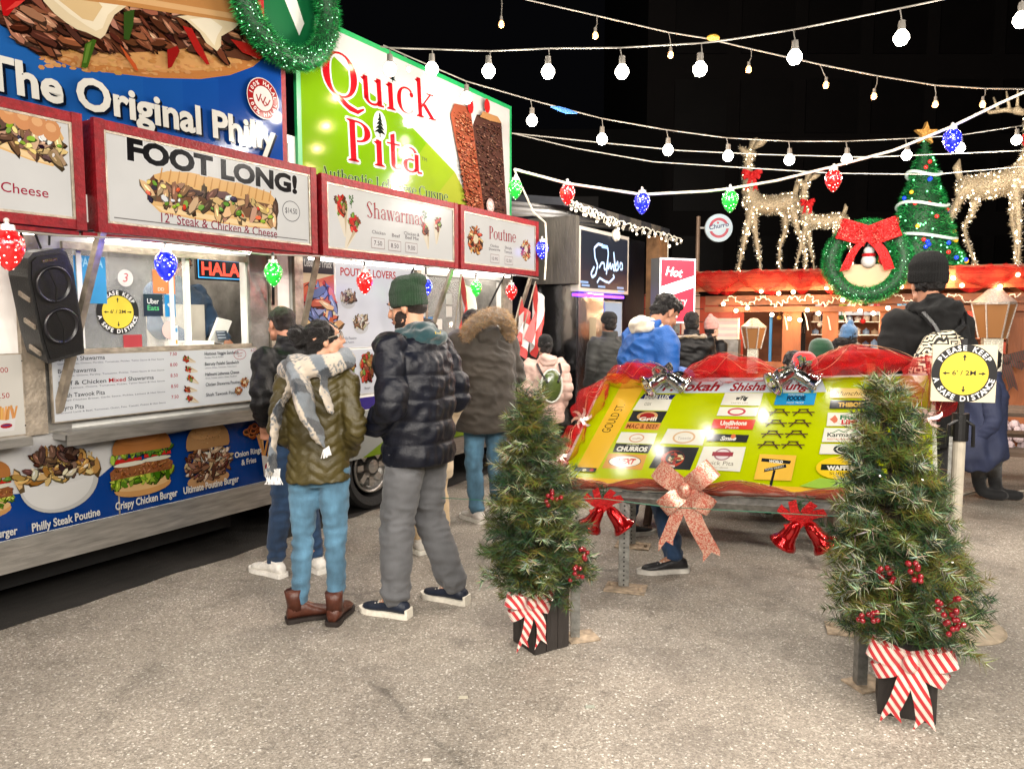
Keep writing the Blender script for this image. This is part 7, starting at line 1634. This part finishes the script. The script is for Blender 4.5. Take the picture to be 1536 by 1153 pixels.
# strings further along the lane and over the camera
def run(label, a, b, sag, n, power, kind='white', c=(255,246,234)):
    w_ = cat(a, b, sag, 24); bl_ = []
    for i in range(n):
        f = (i+.5)/n*24; j = int(f); p = w_[j].lerp(w_[min(j+1,24)], f-j); bl_.append((p-Vector((0,0,.14)), p))
    return festoon(label, w_, bl_, kind, power, .034, c=c)
run('white bulb string over the walkway behind the viewer, nearest the trucks', (-5,-3.5,4.2), (5.5,.3,4.2), .5, 9, 230)
run('white bulb string over the walkway behind the viewer, further back', (-4,-5.5,4.2), (6.5,-1.8,4.2), .5, 8, 230)
run('white bulb string over the head of the viewer', (-3.4,-.6,4.3), (4.8,1.9,4.3), .4, 6, 170)
# ---------------------------------------------------------------- the three in front of the trucks
R = math.radians
lw = G(492,928)
woman, I2 = make_person('woman seen from behind in olive puffer jacket with plaid scarf and dark hair bun', (lw.x-.03, lw.y, 0), R(-4), 1.60, (186,138,112),
    jacket=dict(m=OLIVE, hem=.83, puff=.062, amp=.012, chev=True, w=(.19,.185,.165,.18,.19,.15,.08), d=(.145,.14,.125,.13,.13,.11,.08), ar=(.072,.062,.05), wr=.006, bulk=.96),
    trousers=dict(m=DENIM3, r=(.098,.064,.05), wr=.006, cut=.1, seed=4), shoes=dict(style='boot', c=(74,38,26), sole=(30,20,16), L=.26, rough=.4),
    legs=[((.085,0,.90),(.085,.01,.49),(.095,-.03,.10),-.05),((-.085,0,.90),(-.105,.0,.49),(-.12,-.03,.10),-1.05)],
    arms=[((.175,0,1.40),(.235,-.07,1.13),(.165,.08,.98)),((-.175,0,1.40),(-.22,-.05,1.13),(-.16,.10,.99))], hands=False,
    head=(R(10),R(0),R(-62)), headoff=(.035,.02,.0), hair=dict(m=HAIRB, b=[((0,-.018,.04),(.086,.1,.082)),((0,-.05,-.01),(.078,.06,.06)),((-.0,-.135,.05),(.066,.058,.066)),((.03,-.16,.07),(.035,.035,.035)),((0,-.08,-.03),(.07,.05,.07))], amp=.007), vox=.010)
HF = I2['HF']; m = MB()
for sx in (1,-1):
    m.tube([HF(sx*.03+.024*math.cos(a*math.pi/8),.1,.016+.021*math.sin(a*math.pi/8)) for a in range(17)], .0022, 6); m.tube([HF(sx*.054,.1,.022), HF(sx*.078,.05,.022), HF(sx*.08,-.01,.015)], .0022, 6)
m.tube([HF(-.006,.102,.02), HF(.006,.102,.02)], .0022, 6); m.build('glasses', ALU, woman)
def scarfc(P):
    u = P[:,0]+.35*P[:,1]+.5*P[:,2]; v = P[:,2]*.8-P[:,0]*.6+P[:,1]*.3; a = (np.sin(u*38)>.25); b = (np.sin(v*34+1)>.3); sp_ = (swave(P, 420, 5)>0.1)
    c = np.ones((len(P),3))*np.array(lin((196,184,168))[:3]); g = np.array(lin((96,104,112))[:3]); dk = np.array(lin((44,50,58))[:3])
    c[a] = g*1.3; c[b & sp_] = g; c[a & b] = dk; c[(~a)&(~b)&(swave(P,200,7)>.9)] = g*1.4; return c
SCARF = vmat('woven_scarf', .95, bump=.6, bs=300, sheen=.3)
def scarf(t, k, lst):
    mb = MB()
    for a in lst: chain(mb, *a)
    mb.v = [tuple(Vector(v)*k) for v in mb.v]
    return skin(mb, 'scarf', SCARF, t, .009, 2, lambda P,N: .008*swave(P*np.array([1.4,1.4,.6]), 34, 2)-.006*np.abs(swave(P, 60, 5)), scarfc)
sf = scarf(woman, I2['k'], [([(-.13,-.06,1.47),(-.07,-.12,1.50),(.05,-.13,1.49),(.14,-.06,1.50),(.15,.06,1.52),(.06,.13,1.50),(-.08,.12,1.48),(-.15,.03,1.47),(-.14,-.05,1.46)], [.062,.068,.068,.062,.06,.06,.06,.066,.062]),
    ([(-.12,-.10,1.48),(-.10,-.145,1.38),(-.17,-.15,1.24),(-.20,-.16,1.06),(-.215,-.155,.92)], [.05,.06,.055,.045,.05], 14, .45, (1,0,0)),
    ([(-.07,-.13,1.46),(-.02,-.17,1.36),(.0,-.185,1.26),(.05,-.18,1.14),(.09,-.17,1.05)], [.12,.17,.16,.10,.02], 18, .26, (1,0,0)),
    ([(.08,-.13,1.44),(.09,-.155,1.34),(.12,-.15,1.26)], [.06,.075,.05], 14, .3, (1,0,0))])
m = MB()
for i in range(34):
    x = random.uniform(-.25,-.17); m.tube([Vector((x,-.155+random.uniform(-.012,.012),.92))*I2['k'], Vector((x+random.uniform(-.012,.012),-.15,.86+random.uniform(0,.02)))*I2['k'], Vector((x+random.uniform(-.02,.02),-.15,.83))*I2['k']], .0022, 4)
for i in range(16):
    f = random.random(); p = Vector((.085+.03*f,-.17,1.035+.02*f)); m.tube([p*I2['k'], (p+Vector((random.uniform(-.015,.015),-.002,-.05)))*I2['k']], .0022, 4)
m.color((206,196,180)).build('fringe', SCARF, sf)['kind'] = 'stuff'

lb = G(652,914)
beanie, I3 = make_person('tall man in dark green knit hat, navy puffer jacket and grey trousers', (lb.x-.09, lb.y+.02, 0), R(62), 1.80, (190,140,112),
    jacket=dict(m=NAVY, hem=.80, puff=.118, amp=.017, w=(.225,.23,.225,.24,.235,.18,.09), d=(.175,.18,.175,.18,.17,.13,.09), ar=(.092,.082,.062), wr=.007, bulk=.94, collar=False),
    trousers=dict(m=cloth_mat('grey_chino', (88,89,92), .8, .15, 8, .2, 240), r=(.12,.092,.078), wr=.009, seed=9), shoes=dict(style='sneaker', c=(22,30,46), sole=(222,216,202), L=.30),
    legs=[((.09,0,.90),(.13,.02,.49),(.17,-.12,.09),.0),((-.09,0,.90),(-.10,.06,.49),(-.14,.05,.09),.1)],
    arms=[((.20,0,1.41),(.28,-.08,1.14),(.20,.11,1.0)),((-.20,.02,1.41),(-.285,-.05,1.14),(-.205,.12,1.0))], hands=False,
    head=(R(-14),0,R(14)), headoff=(0,.03,-.01), hat=dict(m=cloth_mat('green_knit', (20,52,26), .95, .2, 30, .7, 260, .12), slouch=True, tilt=.12, z=.0, s=1.03), beard=(44,32,28),
    hair=dict(m=HAIRD, b=[((0,-.05,-.012),(.074,.055,.045))], amp=.002), hood=dict(m=cloth_mat('teal_fleece', (10,52,58), .9, .15, 12, .3, 240, .4), b=[((0,-.09,1.46),(.13,.075,.055)),((.085,-.02,1.475),(.05,.10,.04)),((-.085,-.02,1.475),(.05,.1,.04)),((0,-.03,1.50),(.09,.085,.05))], amp=.01), vox=.010)
k = I3['k']; pr = Print(lambda u,v,h: Vector((u, -.155-.0-h, v))*k); 
# jersey emblem on the hood
for a, b in (((-.03,1.462),(-.018,1.44)),((-.018,1.44),(-.006,1.455)),((-.006,1.455),(.006,1.44)),((.006,1.44),(.02,1.464))): pr.line([(a[0]-.02,a[1]+.03),(b[0]-.02,b[1]+.03)], .008, (214,190,70))
pr.fn = lambda u,v,h: Vector((u, -.172-h, v))*k; pr.build('hood_emblem', SATIN, beanie)

lf = G(440,868)
fellow, I1 = make_person('man in black jacket with hand on hip and white sneakers, at the blue truck', (lf.x+.03, lf.y+.06, 0), R(52), 1.70, (176,124,98),
    jacket=dict(m=BLKN, hem=.86, w=(.185,.185,.175,.19,.205,.17,.085), d=(.14,.14,.13,.135,.14,.12,.085), ar=(.08,.07,.055), wr=.012, amp=.008, puff=.16),
    trousers=dict(m=DENIM2, r=(.105,.074,.056), wr=.008, seed=14), shoes=dict(style='sneaker', c=(226,222,214), sole=(232,228,220), L=.30),
    legs=[((.09,0,.90),(.10,.06,.49),(.12,.0,.09),-.1),((-.09,0,.90),(-.07,.07,.5),(-.10,.14,.09),.1)],
    arms=[((.19,0,1.40),(.34,-.1,1.20),(.20,.08,1.03)),((-.19,0,1.40),(-.27,-.06,1.16),(-.16,.1,1.0))], head=(R(-5),0,R(-4)), headoff=(0,.05,-.01), lean=.10,
    hair=dict(m=HAIRD, b=[((0,-.018,.035),(.08,.096,.078)),((0,-.05,-.01),(.074,.052,.05))], amp=.003), vox=.0115)

lp = G(725,783)
parka, I4 = make_person('man in brown parka with fur trimmed hood and light blue jeans, queueing', (lp.x+.02, lp.y+.1, 0), R(30), 1.76, (190,146,120),
    jacket=dict(m=cloth_mat('brown_parka', (42,35,26), .75, .2, 8, .3, 200), hem=.72, w=(.245,.245,.225,.235,.235,.19,.1), d=(.18,.18,.165,.17,.165,.13,.1), ar=(.095,.085,.07), wr=.012, bulk=1.12),
    trousers=dict(m=DENIM3, r=(.105,.075,.062), wr=.007, seed=19), shoes=dict(style='sneaker', c=(206,200,194), sole=(226,222,214), L=.30),
    head=(R(-40),0,0), headoff=(0,.12,-.09), lean=.12, hair=dict(m=HAIRD), hood=dict(m=cloth_mat('brown_parka', (42,35,26)), b=[((0,-.10,1.44),(.13,.09,.1)),((0,-.02,1.5),(.14,.12,.08))]), vox=.0125,
    arms=[((.2,0,1.41),(.28,.02,1.14),(.2,.2,1.05)),((-.2,0,1.41),(-.27,.02,1.14),(-.2,.2,1.03))])
k = I4['k']; mb = MB(); chain(mb, [(-.19,.02,1.40),(-.17,-.06,1.52),(-.09,-.12,1.59),(0,-.14,1.615),(.09,-.12,1.59),(.17,-.06,1.52),(.19,.02,1.40)], [.04,.05,.055,.06,.055,.05,.04]); mb.v = [tuple(Vector(v)*k) for v in mb.v]
fur = skin(mb, 'fur_trim', mat('tan_fur', (128,98,58), .95, 0, .45, 30, 1.0, 300, sheen=.6), parka, .010, 2, lambda P,N: .008*swave(P, 160, 2)+.006*swave(P, 420, 4))
def tufts(o, n, L, c, name, m, seed=1):
    """short hair standing off a surface"""
    r = random.Random(seed); me = o.data; ps = me.polygons; mm = MB(); c0 = c
    for _ in range(n):
        p = ps[r.randrange(len(ps))]; a = p.center; d = (p.normal+Vector((r.uniform(-.7,.7),r.uniform(-.7,.7),r.uniform(-.9,.5)))).normalized()*L*r.uniform(.6,1.3)
        x = d.orthogonal().normalized()*.0016; mm.color(jit(c0, 26)).add([a-x, a+x, a+d], [(0,1,2)])
    q = mm.build(name, m, o.parent); q['kind'] = 'stuff'; q.parent = o; return q
tufts(fur, 9000, .03, (150,116,72), 'fur', vmat('fur_hair', .9, sheen=.4))
GREYJ = cloth_mat('charcoal_jacket', (30,32,30), .7, .2, 8, .3, 160)
def at(px, Y): return ((px-CX)/F*Y*1.0, Y, 0)
# child in pink puffer with little backpack
pk, Ip = make_person('small person in pale pink puffer jacket wearing a little green backpack', at(818,7.2), R(14), 1.42, (196,150,126),
    jacket=dict(m=mat('pink_nylon',(196,164,152),.5,0,.12,10,.2,120), hem=.74, puff=.12, amp=.018, bulk=1.12, ar=(.09,.08,.065)), trousers=dict(m=cloth_mat('black_leggings',(20,20,22)), r=(.095,.065,.055)), shoes=dict(style='sneaker', c=(40,40,44), L=.25),
    hair=dict(m=HAIRB), hood=dict(m=MATS['pink_nylon'] if 'pink_nylon' in MATS else BLKN, b=[((0,-.10,1.50),(.12,.08,.07)),((0,-.12,1.45),(.10,.06,.05))]), vox=.014, hat=dict(m=cloth_mat('black_knit',(8,8,9),.95,.2,30,.6,260,.05), s=.98))
k = Ip['k']; q = MB(); q.ell((0,-.25*k,1.20*k),(.10,.05,.15),16,12); bp_ = q.build('backpack', mat('green_clear_vinyl',(70,84,40),.25,0,.3,14,coat=.6), pk, smooth=True)
q = MB(); q.tube([(.105*math.cos(a*math.pi/8),-.26*k,1.2*k+.155*math.sin(a*math.pi/8)) for a in range(16)],.010,6,closed=True); q.build('backpack_trim', mat('white_trim',(206,206,196),.5), bp_)
for sx in (-1,1): q = MB(); q.tube([(sx*.05,-.25,1.12*k+.1),(sx*.10,-.19,1.36*k),(sx*.11,-.10,1.45*k)],.012,6); q.build('backpack_strap', BLK, bp_)
make_person('dark haired person in black patterned jacket by the red and white flags', at(790,7.9), R(70), 1.60, (190,140,116), jacket=dict(m=BLKN, ar=(.085,.075,.06), wr=.012), trousers=dict(m=cloth_mat('black_leggings',(20,20,22))), shoes=dict(style='boot', c=(24,22,22), L=.27),
    hair=dict(m=HAIRB, b=[((0,-.018,.045),(.09,.104,.088)),((0,-.06,-.02),(.085,.06,.09)),((0,-.03,.10),(.06,.06,.05))], amp=.01), vox=.015)
make_person('person in charcoal jacket and black cap waiting at the neon script stall', at(913,8.2), R(25), 1.66, (150,110,90), jacket=dict(m=GREYJ, wr=.01, bulk=1.06), trousers=dict(m=cloth_mat('black_leggings',(20,20,22))), shoes=dict(style='boot', c=(24,22,22), L=.27),
    hair=dict(m=HAIRB), hat=dict(m=cloth_mat('black_knit',(18,18,20)), h=.85), vox=.015)
make_person('person in cream coat mostly hidden behind the tall man in the green hat', at(640,5.1), R(30), 1.60, (190,140,116), jacket=dict(m=cloth_mat('cream_coat',(196,176,146),.8,.12), hem=.55, bulk=.95), trousers=dict(m=cloth_mat('beige_trousers',(190,164,128),.8,.12), cut=.06), shoes=dict(style='sneaker', c=(196,190,180), L=.27), hair=dict(m=HAIRD), vox=.015)
# young man in the blue hooded jacket
yw, Iy = make_person('young man in bright blue jacket with cream hood looking down at the map', (.93,5.32,0), R(-68), 1.80, (176,126,100),
    jacket=dict(m=mat('blue_shell',(14,78,150),.6,0,.15,8,.2,90), hem=.78, bulk=1.08, wr=.011, ar=(.09,.075,.06)), trousers=dict(m=DENIM2, wr=.009), shoes=dict(style='sneaker', c=(40,40,42), sole=(196,192,184), L=.31, rough=.35),
    legs=[((.09,0,.90),(.34,-.10,.52),(.66,-.16,.09),R(165)),((-.09,0,.90),(-.1,.02,.49),(-.12,-.03,.09),0)],
    arms=[((.19,0,1.41),(.25,.02,1.16),(.14,.26,1.16)),((-.19,0,1.41),(-.24,.05,1.15),(-.1,.28,1.17))],
    head=(R(-32),0,R(4)), headoff=(0,.09,-.03), lean=.10, hair=dict(m=HAIRB, b=[((0,-.02,.055),(.083,.1,.08)),((0,-.06,.0),(.075,.055,.06)),((0,.05,.095),(.06,.05,.04))], amp=.008),
    hood=dict(m=cloth_mat('cream_fleece',(206,196,176),.95,.12,10,.4,200,.4), b=[((0,-.065,1.51),(.12,.085,.075)),((0,0,1.5),(.1,.09,.05)),((.07,.06,1.43),(.04,.08,.04)),((-.07,.06,1.43),(.04,.08,.04)),((.05,.13,1.33),(.035,.03,.08)),((-.05,.13,1.33),(.035,.03,.08))], amp=.01), vox=.0115)
make_person('person in black jacket with pale fur hood edge, back turned, right of the blue jacket', at(1036,8.6), R(0), 1.68, (150,110,90), jacket=dict(m=BLKN, wr=.012, bulk=1.12), trousers=dict(m=cloth_mat('black_leggings',(20,20,22))), shoes=dict(style='boot', c=(24,22,22), L=.27),
    hair=dict(m=HAIRB, b=[((0,-.018,.045),(.092,.104,.092)),((0,-.05,-.03),(.084,.06,.07))]), hood=dict(name='fur_hood', m=cloth_mat('pale_fur',(150,128,96),.95,.4,30,.9,200,.5), b=[((0,-.10,1.46),(.17,.07,.03)),((.14,-.02,1.45),(.05,.1,.03)),((-.14,-.02,1.45),(.05,.1,.03))], amp=.012), vox=.015)
make_person('woman in pink headband hat and black coat turning to the right', at(1066,9.4), R(-60), 1.58, (206,160,136), jacket=dict(m=BLKN, bulk=1.05), trousers=dict(m=cloth_mat('black_leggings',(20,20,22))), shoes=dict(style='boot', c=(24,22,22), L=.26),
    hair=dict(m=HAIRB), hat=dict(m=cloth_mat('pink_knit',(200,140,130),.95,.15,30,.6,200,.5), pom=True, s=1.05), vox=.015)
# tall figure in black hooded top with patterned drawstring bag
tl, It = make_person('tall figure from behind in black hoodie and black beanie with patterned bag', at(1389,4.75), R(10), 1.95, (176,126,100),
    jacket=dict(m=cloth_mat('black_jersey',(4,4,5),.95,.2,8,.4,260,0), hem=.72, w=(.20,.205,.205,.23,.235,.18,.09), bulk=1.02, wr=.012, ar=(.085,.075,.06), collar=False), trousers=dict(m=cloth_mat('black_leggings',(20,20,22)), r=(.12,.085,.07)), shoes=dict(style='sneaker', c=(24,24,26), L=.3),
    head=(R(-6),0,R(-16)), hair=dict(m=HAIRB, b=[((0,-.035,-.0),(.08,.075,.05))]), hat=dict(m=cloth_mat('black_wool',(4,4,5),.98,.3,40,.7,240,0), s=1.06, h=1.05),
    hood=dict(m=cloth_mat('black_jersey',(11,11,12)), b=[((0,-.10,1.47),(.15,.09,.075)),((0,-.07,1.53),(.10,.06,.05)),((.10,-.02,1.48),(.05,.11,.05)),((-.10,-.02,1.48),(.05,.11,.05)),((0,-.14,1.39),(.10,.05,.05))], amp=.014), vox=.012)
k = It['k']
def bagm():
    m = mat('zigzag_print', (196,186,160), .8, 0); t = m.node_tree; b = t.nodes['Principled BSDF']; N = t.nodes.new; L = t.links.new
    tc = N('ShaderNodeTexCoord'); v = N('ShaderNodeTexVoronoi'); v.distance = 'CHEBYCHEV'; v.feature = 'DISTANCE_TO_EDGE' if False else 'F1'; v.inputs['Scale'].default_value = 16; L(tc.outputs['Object'], v.inputs['Vector'])
    w_ = N('ShaderNodeMath'); w_.operation = 'FRACT'; mu = N('ShaderNodeMath'); mu.operation = 'MULTIPLY'; mu.inputs[1].default_value = 3.6; L(v.outputs['Distance'], mu.inputs[0]); L(mu.outputs[0], w_.inputs[0])
    r = N('ShaderNodeValToRGB'); r.color_ramp.interpolation = 'CONSTANT'; r.color_ramp.elements[0].color = lin((24,22,20)); r.color_ramp.elements[1].position = .48; r.color_ramp.elements[1].color = lin((206,196,170)); L(w_.outputs[0], r.inputs[0]); L(r.outputs[0], b.inputs['Base Color']); return m
mb = MB(); rings(mb, [(-.09,-.235,z,rx,ry) for z,rx,ry in ((1.02,.10,.05),(1.07,.19,.075),(1.16,.19,.085),(1.25,.16,.08),(1.33,.10,.06),(1.37,.05,.04))], 24, 2.2); mb.v = [tuple(Vector(v)*k) for v in mb.v]
bg_ = skin(mb, 'drawstring_bag', bagm(), tl, .012, 2, lambda P,N: .008*swave(P*np.array([2,1,.6]), 40, 2))
for sx in (-1,1): q = MB(); q.tube([Vector((sx*.03-.09,-.25,1.34))*k, Vector((sx*.09-.05,-.225,1.40))*k, Vector((sx*.125,-.12,1.465))*k],.016*k,6); q.build('bag_strap', BLK, bg_)
# people seated at the picnic table behind the map
def seated(label, px, Y, yaw, ztop, skinc, jm, hair=None, hat=None, H=1.7, tm=None, **kw):
    drop = ztop-H
    return make_person(label, (((px-CX)/F*Y), Y, drop), R(yaw), H, skinc, jacket=dict(m=jm, hem=.84), trousers=dict(m=tm or cloth_mat('black_leggings',(20,20,22))), shoes=dict(style='boot', c=(24,22,22), L=.27),
        legs=[((.09,.02,.90),(.12,.42,.90),(.12,.42,.51),0),((-.09,.02,.90),(-.12,.42,.90),(-.12,.42,.51),0)], hair=hair, hat=hat, vox=.015, seated=True, **kw)
seated('seated person with black hair behind the map, left of the red hat', 1192, 6.3, 10, 1.33, (170,120,96), BLKN, hair=dict(m=HAIRB, b=[((0,-.018,.045),(.09,.104,.088)),((0,-.06,-.02),(.085,.06,.08))]))
seated('seated person in a red hat just above the map gauze', 1207, 5.6, 0, 1.30, (186,136,112), cloth_mat('black_jersey',(11,11,12)), hair=dict(m=HAIRB), hat=dict(m=cloth_mat('red_felt',(196,16,20),.9,.12,10,.3,160,.4), rib=False, s=1.05))
seated('seated person in a dark green hat behind the map', 1231, 6.6, 6, 1.36, (186,136,112), BLKN, hair=dict(m=HAIRB), hat=dict(m=cloth_mat('dark_green_felt',(8,60,34),.9,.12,10,.3,160,.4), s=1.15, rib=False))
seated('man with dark hair facing the viewer across the picnic table', 1260, 7.4, 172, 1.40, (176,128,104), BLKN, hair=dict(m=HAIRB, b=[((0,-.02,.06),(.088,.104,.085)),((0,.04,.10),(.07,.06,.04))]))
seated('person in blue and white bobble hat beyond the man with dark hair', 1272, 8.2, 30, 1.50, (186,136,112), NAVY, hair=dict(m=HAIRB), hat=dict(m=cloth_mat('blue_knit',(60,100,140),.95,.3,26,.6,200,.5), pom=True))
seated('person in long navy coat seated on the bench behind the distance sign', 1484, 6.3, 62, 1.36, (186,136,112), mat('navy_coat_cloth',(40,48,76),.7,0,.2,6,.3,160), hair=dict(m=HAIRB), tm=None)
# navy coat skirt spilling over the bench
q = MB(); mb = MB(); c0 = Vector(((1476-CX)/F*6.25, 6.25, 0)); rings(mb, [(c0.x+dx,c0.y,z,rx,ry) for dx,z,rx,ry in ((-.08,.34,.15,.16),(-.02,.45,.24,.2),(0,.6,.2,.19),(.0,.85,.17,.16),(0,1.0,.15,.14))], 24)
nc = [o for o in bpy.data.objects if o.get('label','').startswith('person in long navy')][0]; mb.v = [tuple(Matrix.Rotation(-R(62),3,'Z') @ (Vector(v)-nc.location)) for v in mb.v]
skin(mb, 'coat_skirt', MATS['navy_coat_cloth'], nc, .014, 3, lambda P,N: .014*swave(P*np.array([1.5,1.5,.5]), 22, 4))
mb = MB(); f1 = G(1478,748); 
for dx in (0,.14):
    for v_ in ([Vector((c0.x-.02+dx*.5,c0.y-.1,.42)), Vector((f1.x-.10+dx,f1.y-.04,.25)), Vector((f1.x-.03+dx,f1.y,.07)), Vector((f1.x+.10+dx,f1.y-.08,.05))],): chain(mb, v_, [.08,.06,.05,.045])
mb.v = [tuple(Matrix.Rotation(-R(62),3,'Z') @ (Vector(v)-nc.location)) for v in mb.v]; skin(mb, 'boots_and_leggings', cloth_mat('black_leggings',(20,20,22)), nc, .014, 3)
# vendor inside the blue truck
vp = TO+td*T(283,470,-.5)[0]-tn*.62
vn, Iv = make_person('vendor in blue sweatshirt working inside the blue truck window', (vp.x,vp.y,.42), R(-112), 1.68, (150,104,80), jacket=dict(m=cloth_mat('blue_sweat',(38,66,96),.85,.15,10,.3,200), wr=.01, bulk=1.05), trousers=dict(m=cloth_mat('tan_apron',(120,104,80))), shoes=dict(style='boot', c=(24,22,22), L=.27),
    arms=[((.19,0,1.41),(.28,.12,1.16),(.22,.30,1.08)),((-.19,0,1.41),(-.24,.10,1.16),(-.12,.32,1.08))], head=(R(-25),0,0), hair=dict(m=HAIRB), vox=.014)
# ---------------------------------------------------------------- picnic tables
PW = mat('grey_brown_picnic_wood', (92,74,60), .75, 0, .35, 5, .5, 40, stretch=(.25,1,1))
def picnic(label, loc, rz, L=1.8):
    t = thing('picnic_table', label, 'picnic table', loc, rz, 'picnic tables between the map and the kiosk')
    for i in range(5): MB().bbox((-L/2,-.37+.15*i,.72+.001*(i%2)),(L/2,-.37+.15*i+.142,.755+.001*(i%2))).build('table_plank', PW, t)
    for sy in (-1,1):
        for i in range(2): a = sy*.62+.07-.15*i; MB().bbox((-L/2,a-.07,.42),(L/2,a+.07,.455)).build('seat_plank', PW, t)
    for sx in (-1,1):
        x = sx*(L/2-.25)
        for sy in (-1,1): MB().bar((x,sy*.24,.72),(x,sy*.62,.0),.04,.09).build('leg', PW, t)
        MB().bbox((x-.02+.042,-.75,.33),(x+.02+.042,.75,.418)).build('cross_beam', PW, t)
    return t
picnic('weathered picnic table directly behind the map board', (1.9,5.95,0), -.45)
picnic('weathered picnic table at the right edge with its bench end showing', (4.9,6.95,0), -.35, 1.9)
# ---------------------------------------------------------------- loudspeaker hung on the blue truck
sp0 = T(66,456,.22); p = TO+td*sp0[0]+tn*.22; p.z = sp0[1]
t = thing('loudspeaker', 'tall black loudspeaker with two cones hung beside the blue truck window', 'loudspeaker', p, TA+R(24)); t.rotation_euler = (R(8), R(-13), TA+R(6)); t.scale = (.76,.76,.76)
q = MB(); fr = [(-.13,-.36),(.13,-.36),(.15,-.2),(.155,.22),(.13,.34),(.09,.37),(-.09,.37),(-.13,.34),(-.155,.22),(-.15,-.2)]
bk = [(x*.72,z*.92) for x,z in fr]; n = len(fr); q.add([(x,-.13,z) for x,z in fr]+[(x,.13,z) for x,z in bk], [tuple(range(n)), tuple(range(2*n-1,n-1,-1))]+[(i,n+i,n+(i+1)%n,(i+1)%n) for i in range(n)]); q.build('cabinet', mat('speaker_black',(13,13,14),.5,0,.15,20,.2,90), t)
q = MB(); q.prism([(x*.88,z*.92) for x,z in fr], lambda u,v,h:(u,-.13-h,v), .0,.008); q.build('grille_plate', BLK, t)
for z in (.15,-.13):
    q = MB(); Mx = Matrix.Rotation(math.pi/2,3,'X'); q.lathe((0,-.138,z), [(.122,.0),(.118,.014),(.108,.012),(.10,.002),(.05,-.04),(.04,-.045),(.028,-.02),(.0001,-.012)], 36, Mx); q.build('woofer', mat('speaker_cone',(14,14,20),.35,0,.15,30), t, smooth=True)
    q = MB(); q.bar((-.03,-.158,z+.1),(.0,-.162,z-.02),.008); q.bar((.0,-.162,z-.02),(-.02,-.158,z-.11),.008); q.build('cone_brace', BLK, t)
for z in (.1,-.08,-.26):
    for sx in (-1,1): q = MB(); q.bar((sx*.135,.02,z),(sx*.15,-.10,z-.03),.012,.03); q.build('side_fin', ALU, t)
q = MB(); q.bbox((-.05,-.142,.30),(.05,-.138,.315)); q.build('badge', CHROME, t)
q = MB(); q.tube([(-.05,.0,.36),(-.05,.02,.48),(-.02,.05,.58)],.008,6); q.tube([(.05,0,.36),(.05,.05,.5)],.008,6); q.build('hanging_strap', BLK, t)
# litter and stains on the tarmac
for px, py, s_, c, lb_ in ((695,1046,.02,(206,200,180),'small pale paper scrap on the bare tarmac in front'),(640,1140,.016,(216,210,200),'white gum spot near the bottom edge of the tarmac'),(885,1060,.02,(170,176,160),'greenish grey scrap on the tarmac between the two trees')):
    p = G(px,py); q = MB().color(c); q.prism([(-s_,-s_*.5),(s_,-s_*.4),(s_*.9,s_*.5),(-s_*.8,s_*.4)], lambda u,v,h:(p.x+u,p.y+v,.001+h), 0,.004); tag(q.build('litter_scrap', SATIN), lb_, 'litter')

q = MB(); q.tube([G(1440,742,.008), G(1470,735,.008), G(1500,733,.008), G(1520,737,.008), G(1560,734,.008)], .008, 6); tag(q.build('ground_cable', WC), 'white cable lying on the tarmac near the right edge', 'cable')

# ceiling lamps inside the lit kitchens
for par, s_, y_, pw in ((A,-2.0,.9,55),(A,-3.7,.9,45),(Bt,1.25,.9,55),(S,4.4,.9,60)):
    l = lamp((0,0,0), pw, (255,244,230), .08, 'kitchen_lamp', par); l.location = (s_,y_,2.4)
lamp((4.9,8.3,3.3), 60, (255,236,210), .05)  # free point lamp in front of the kiosk, no bulb at it
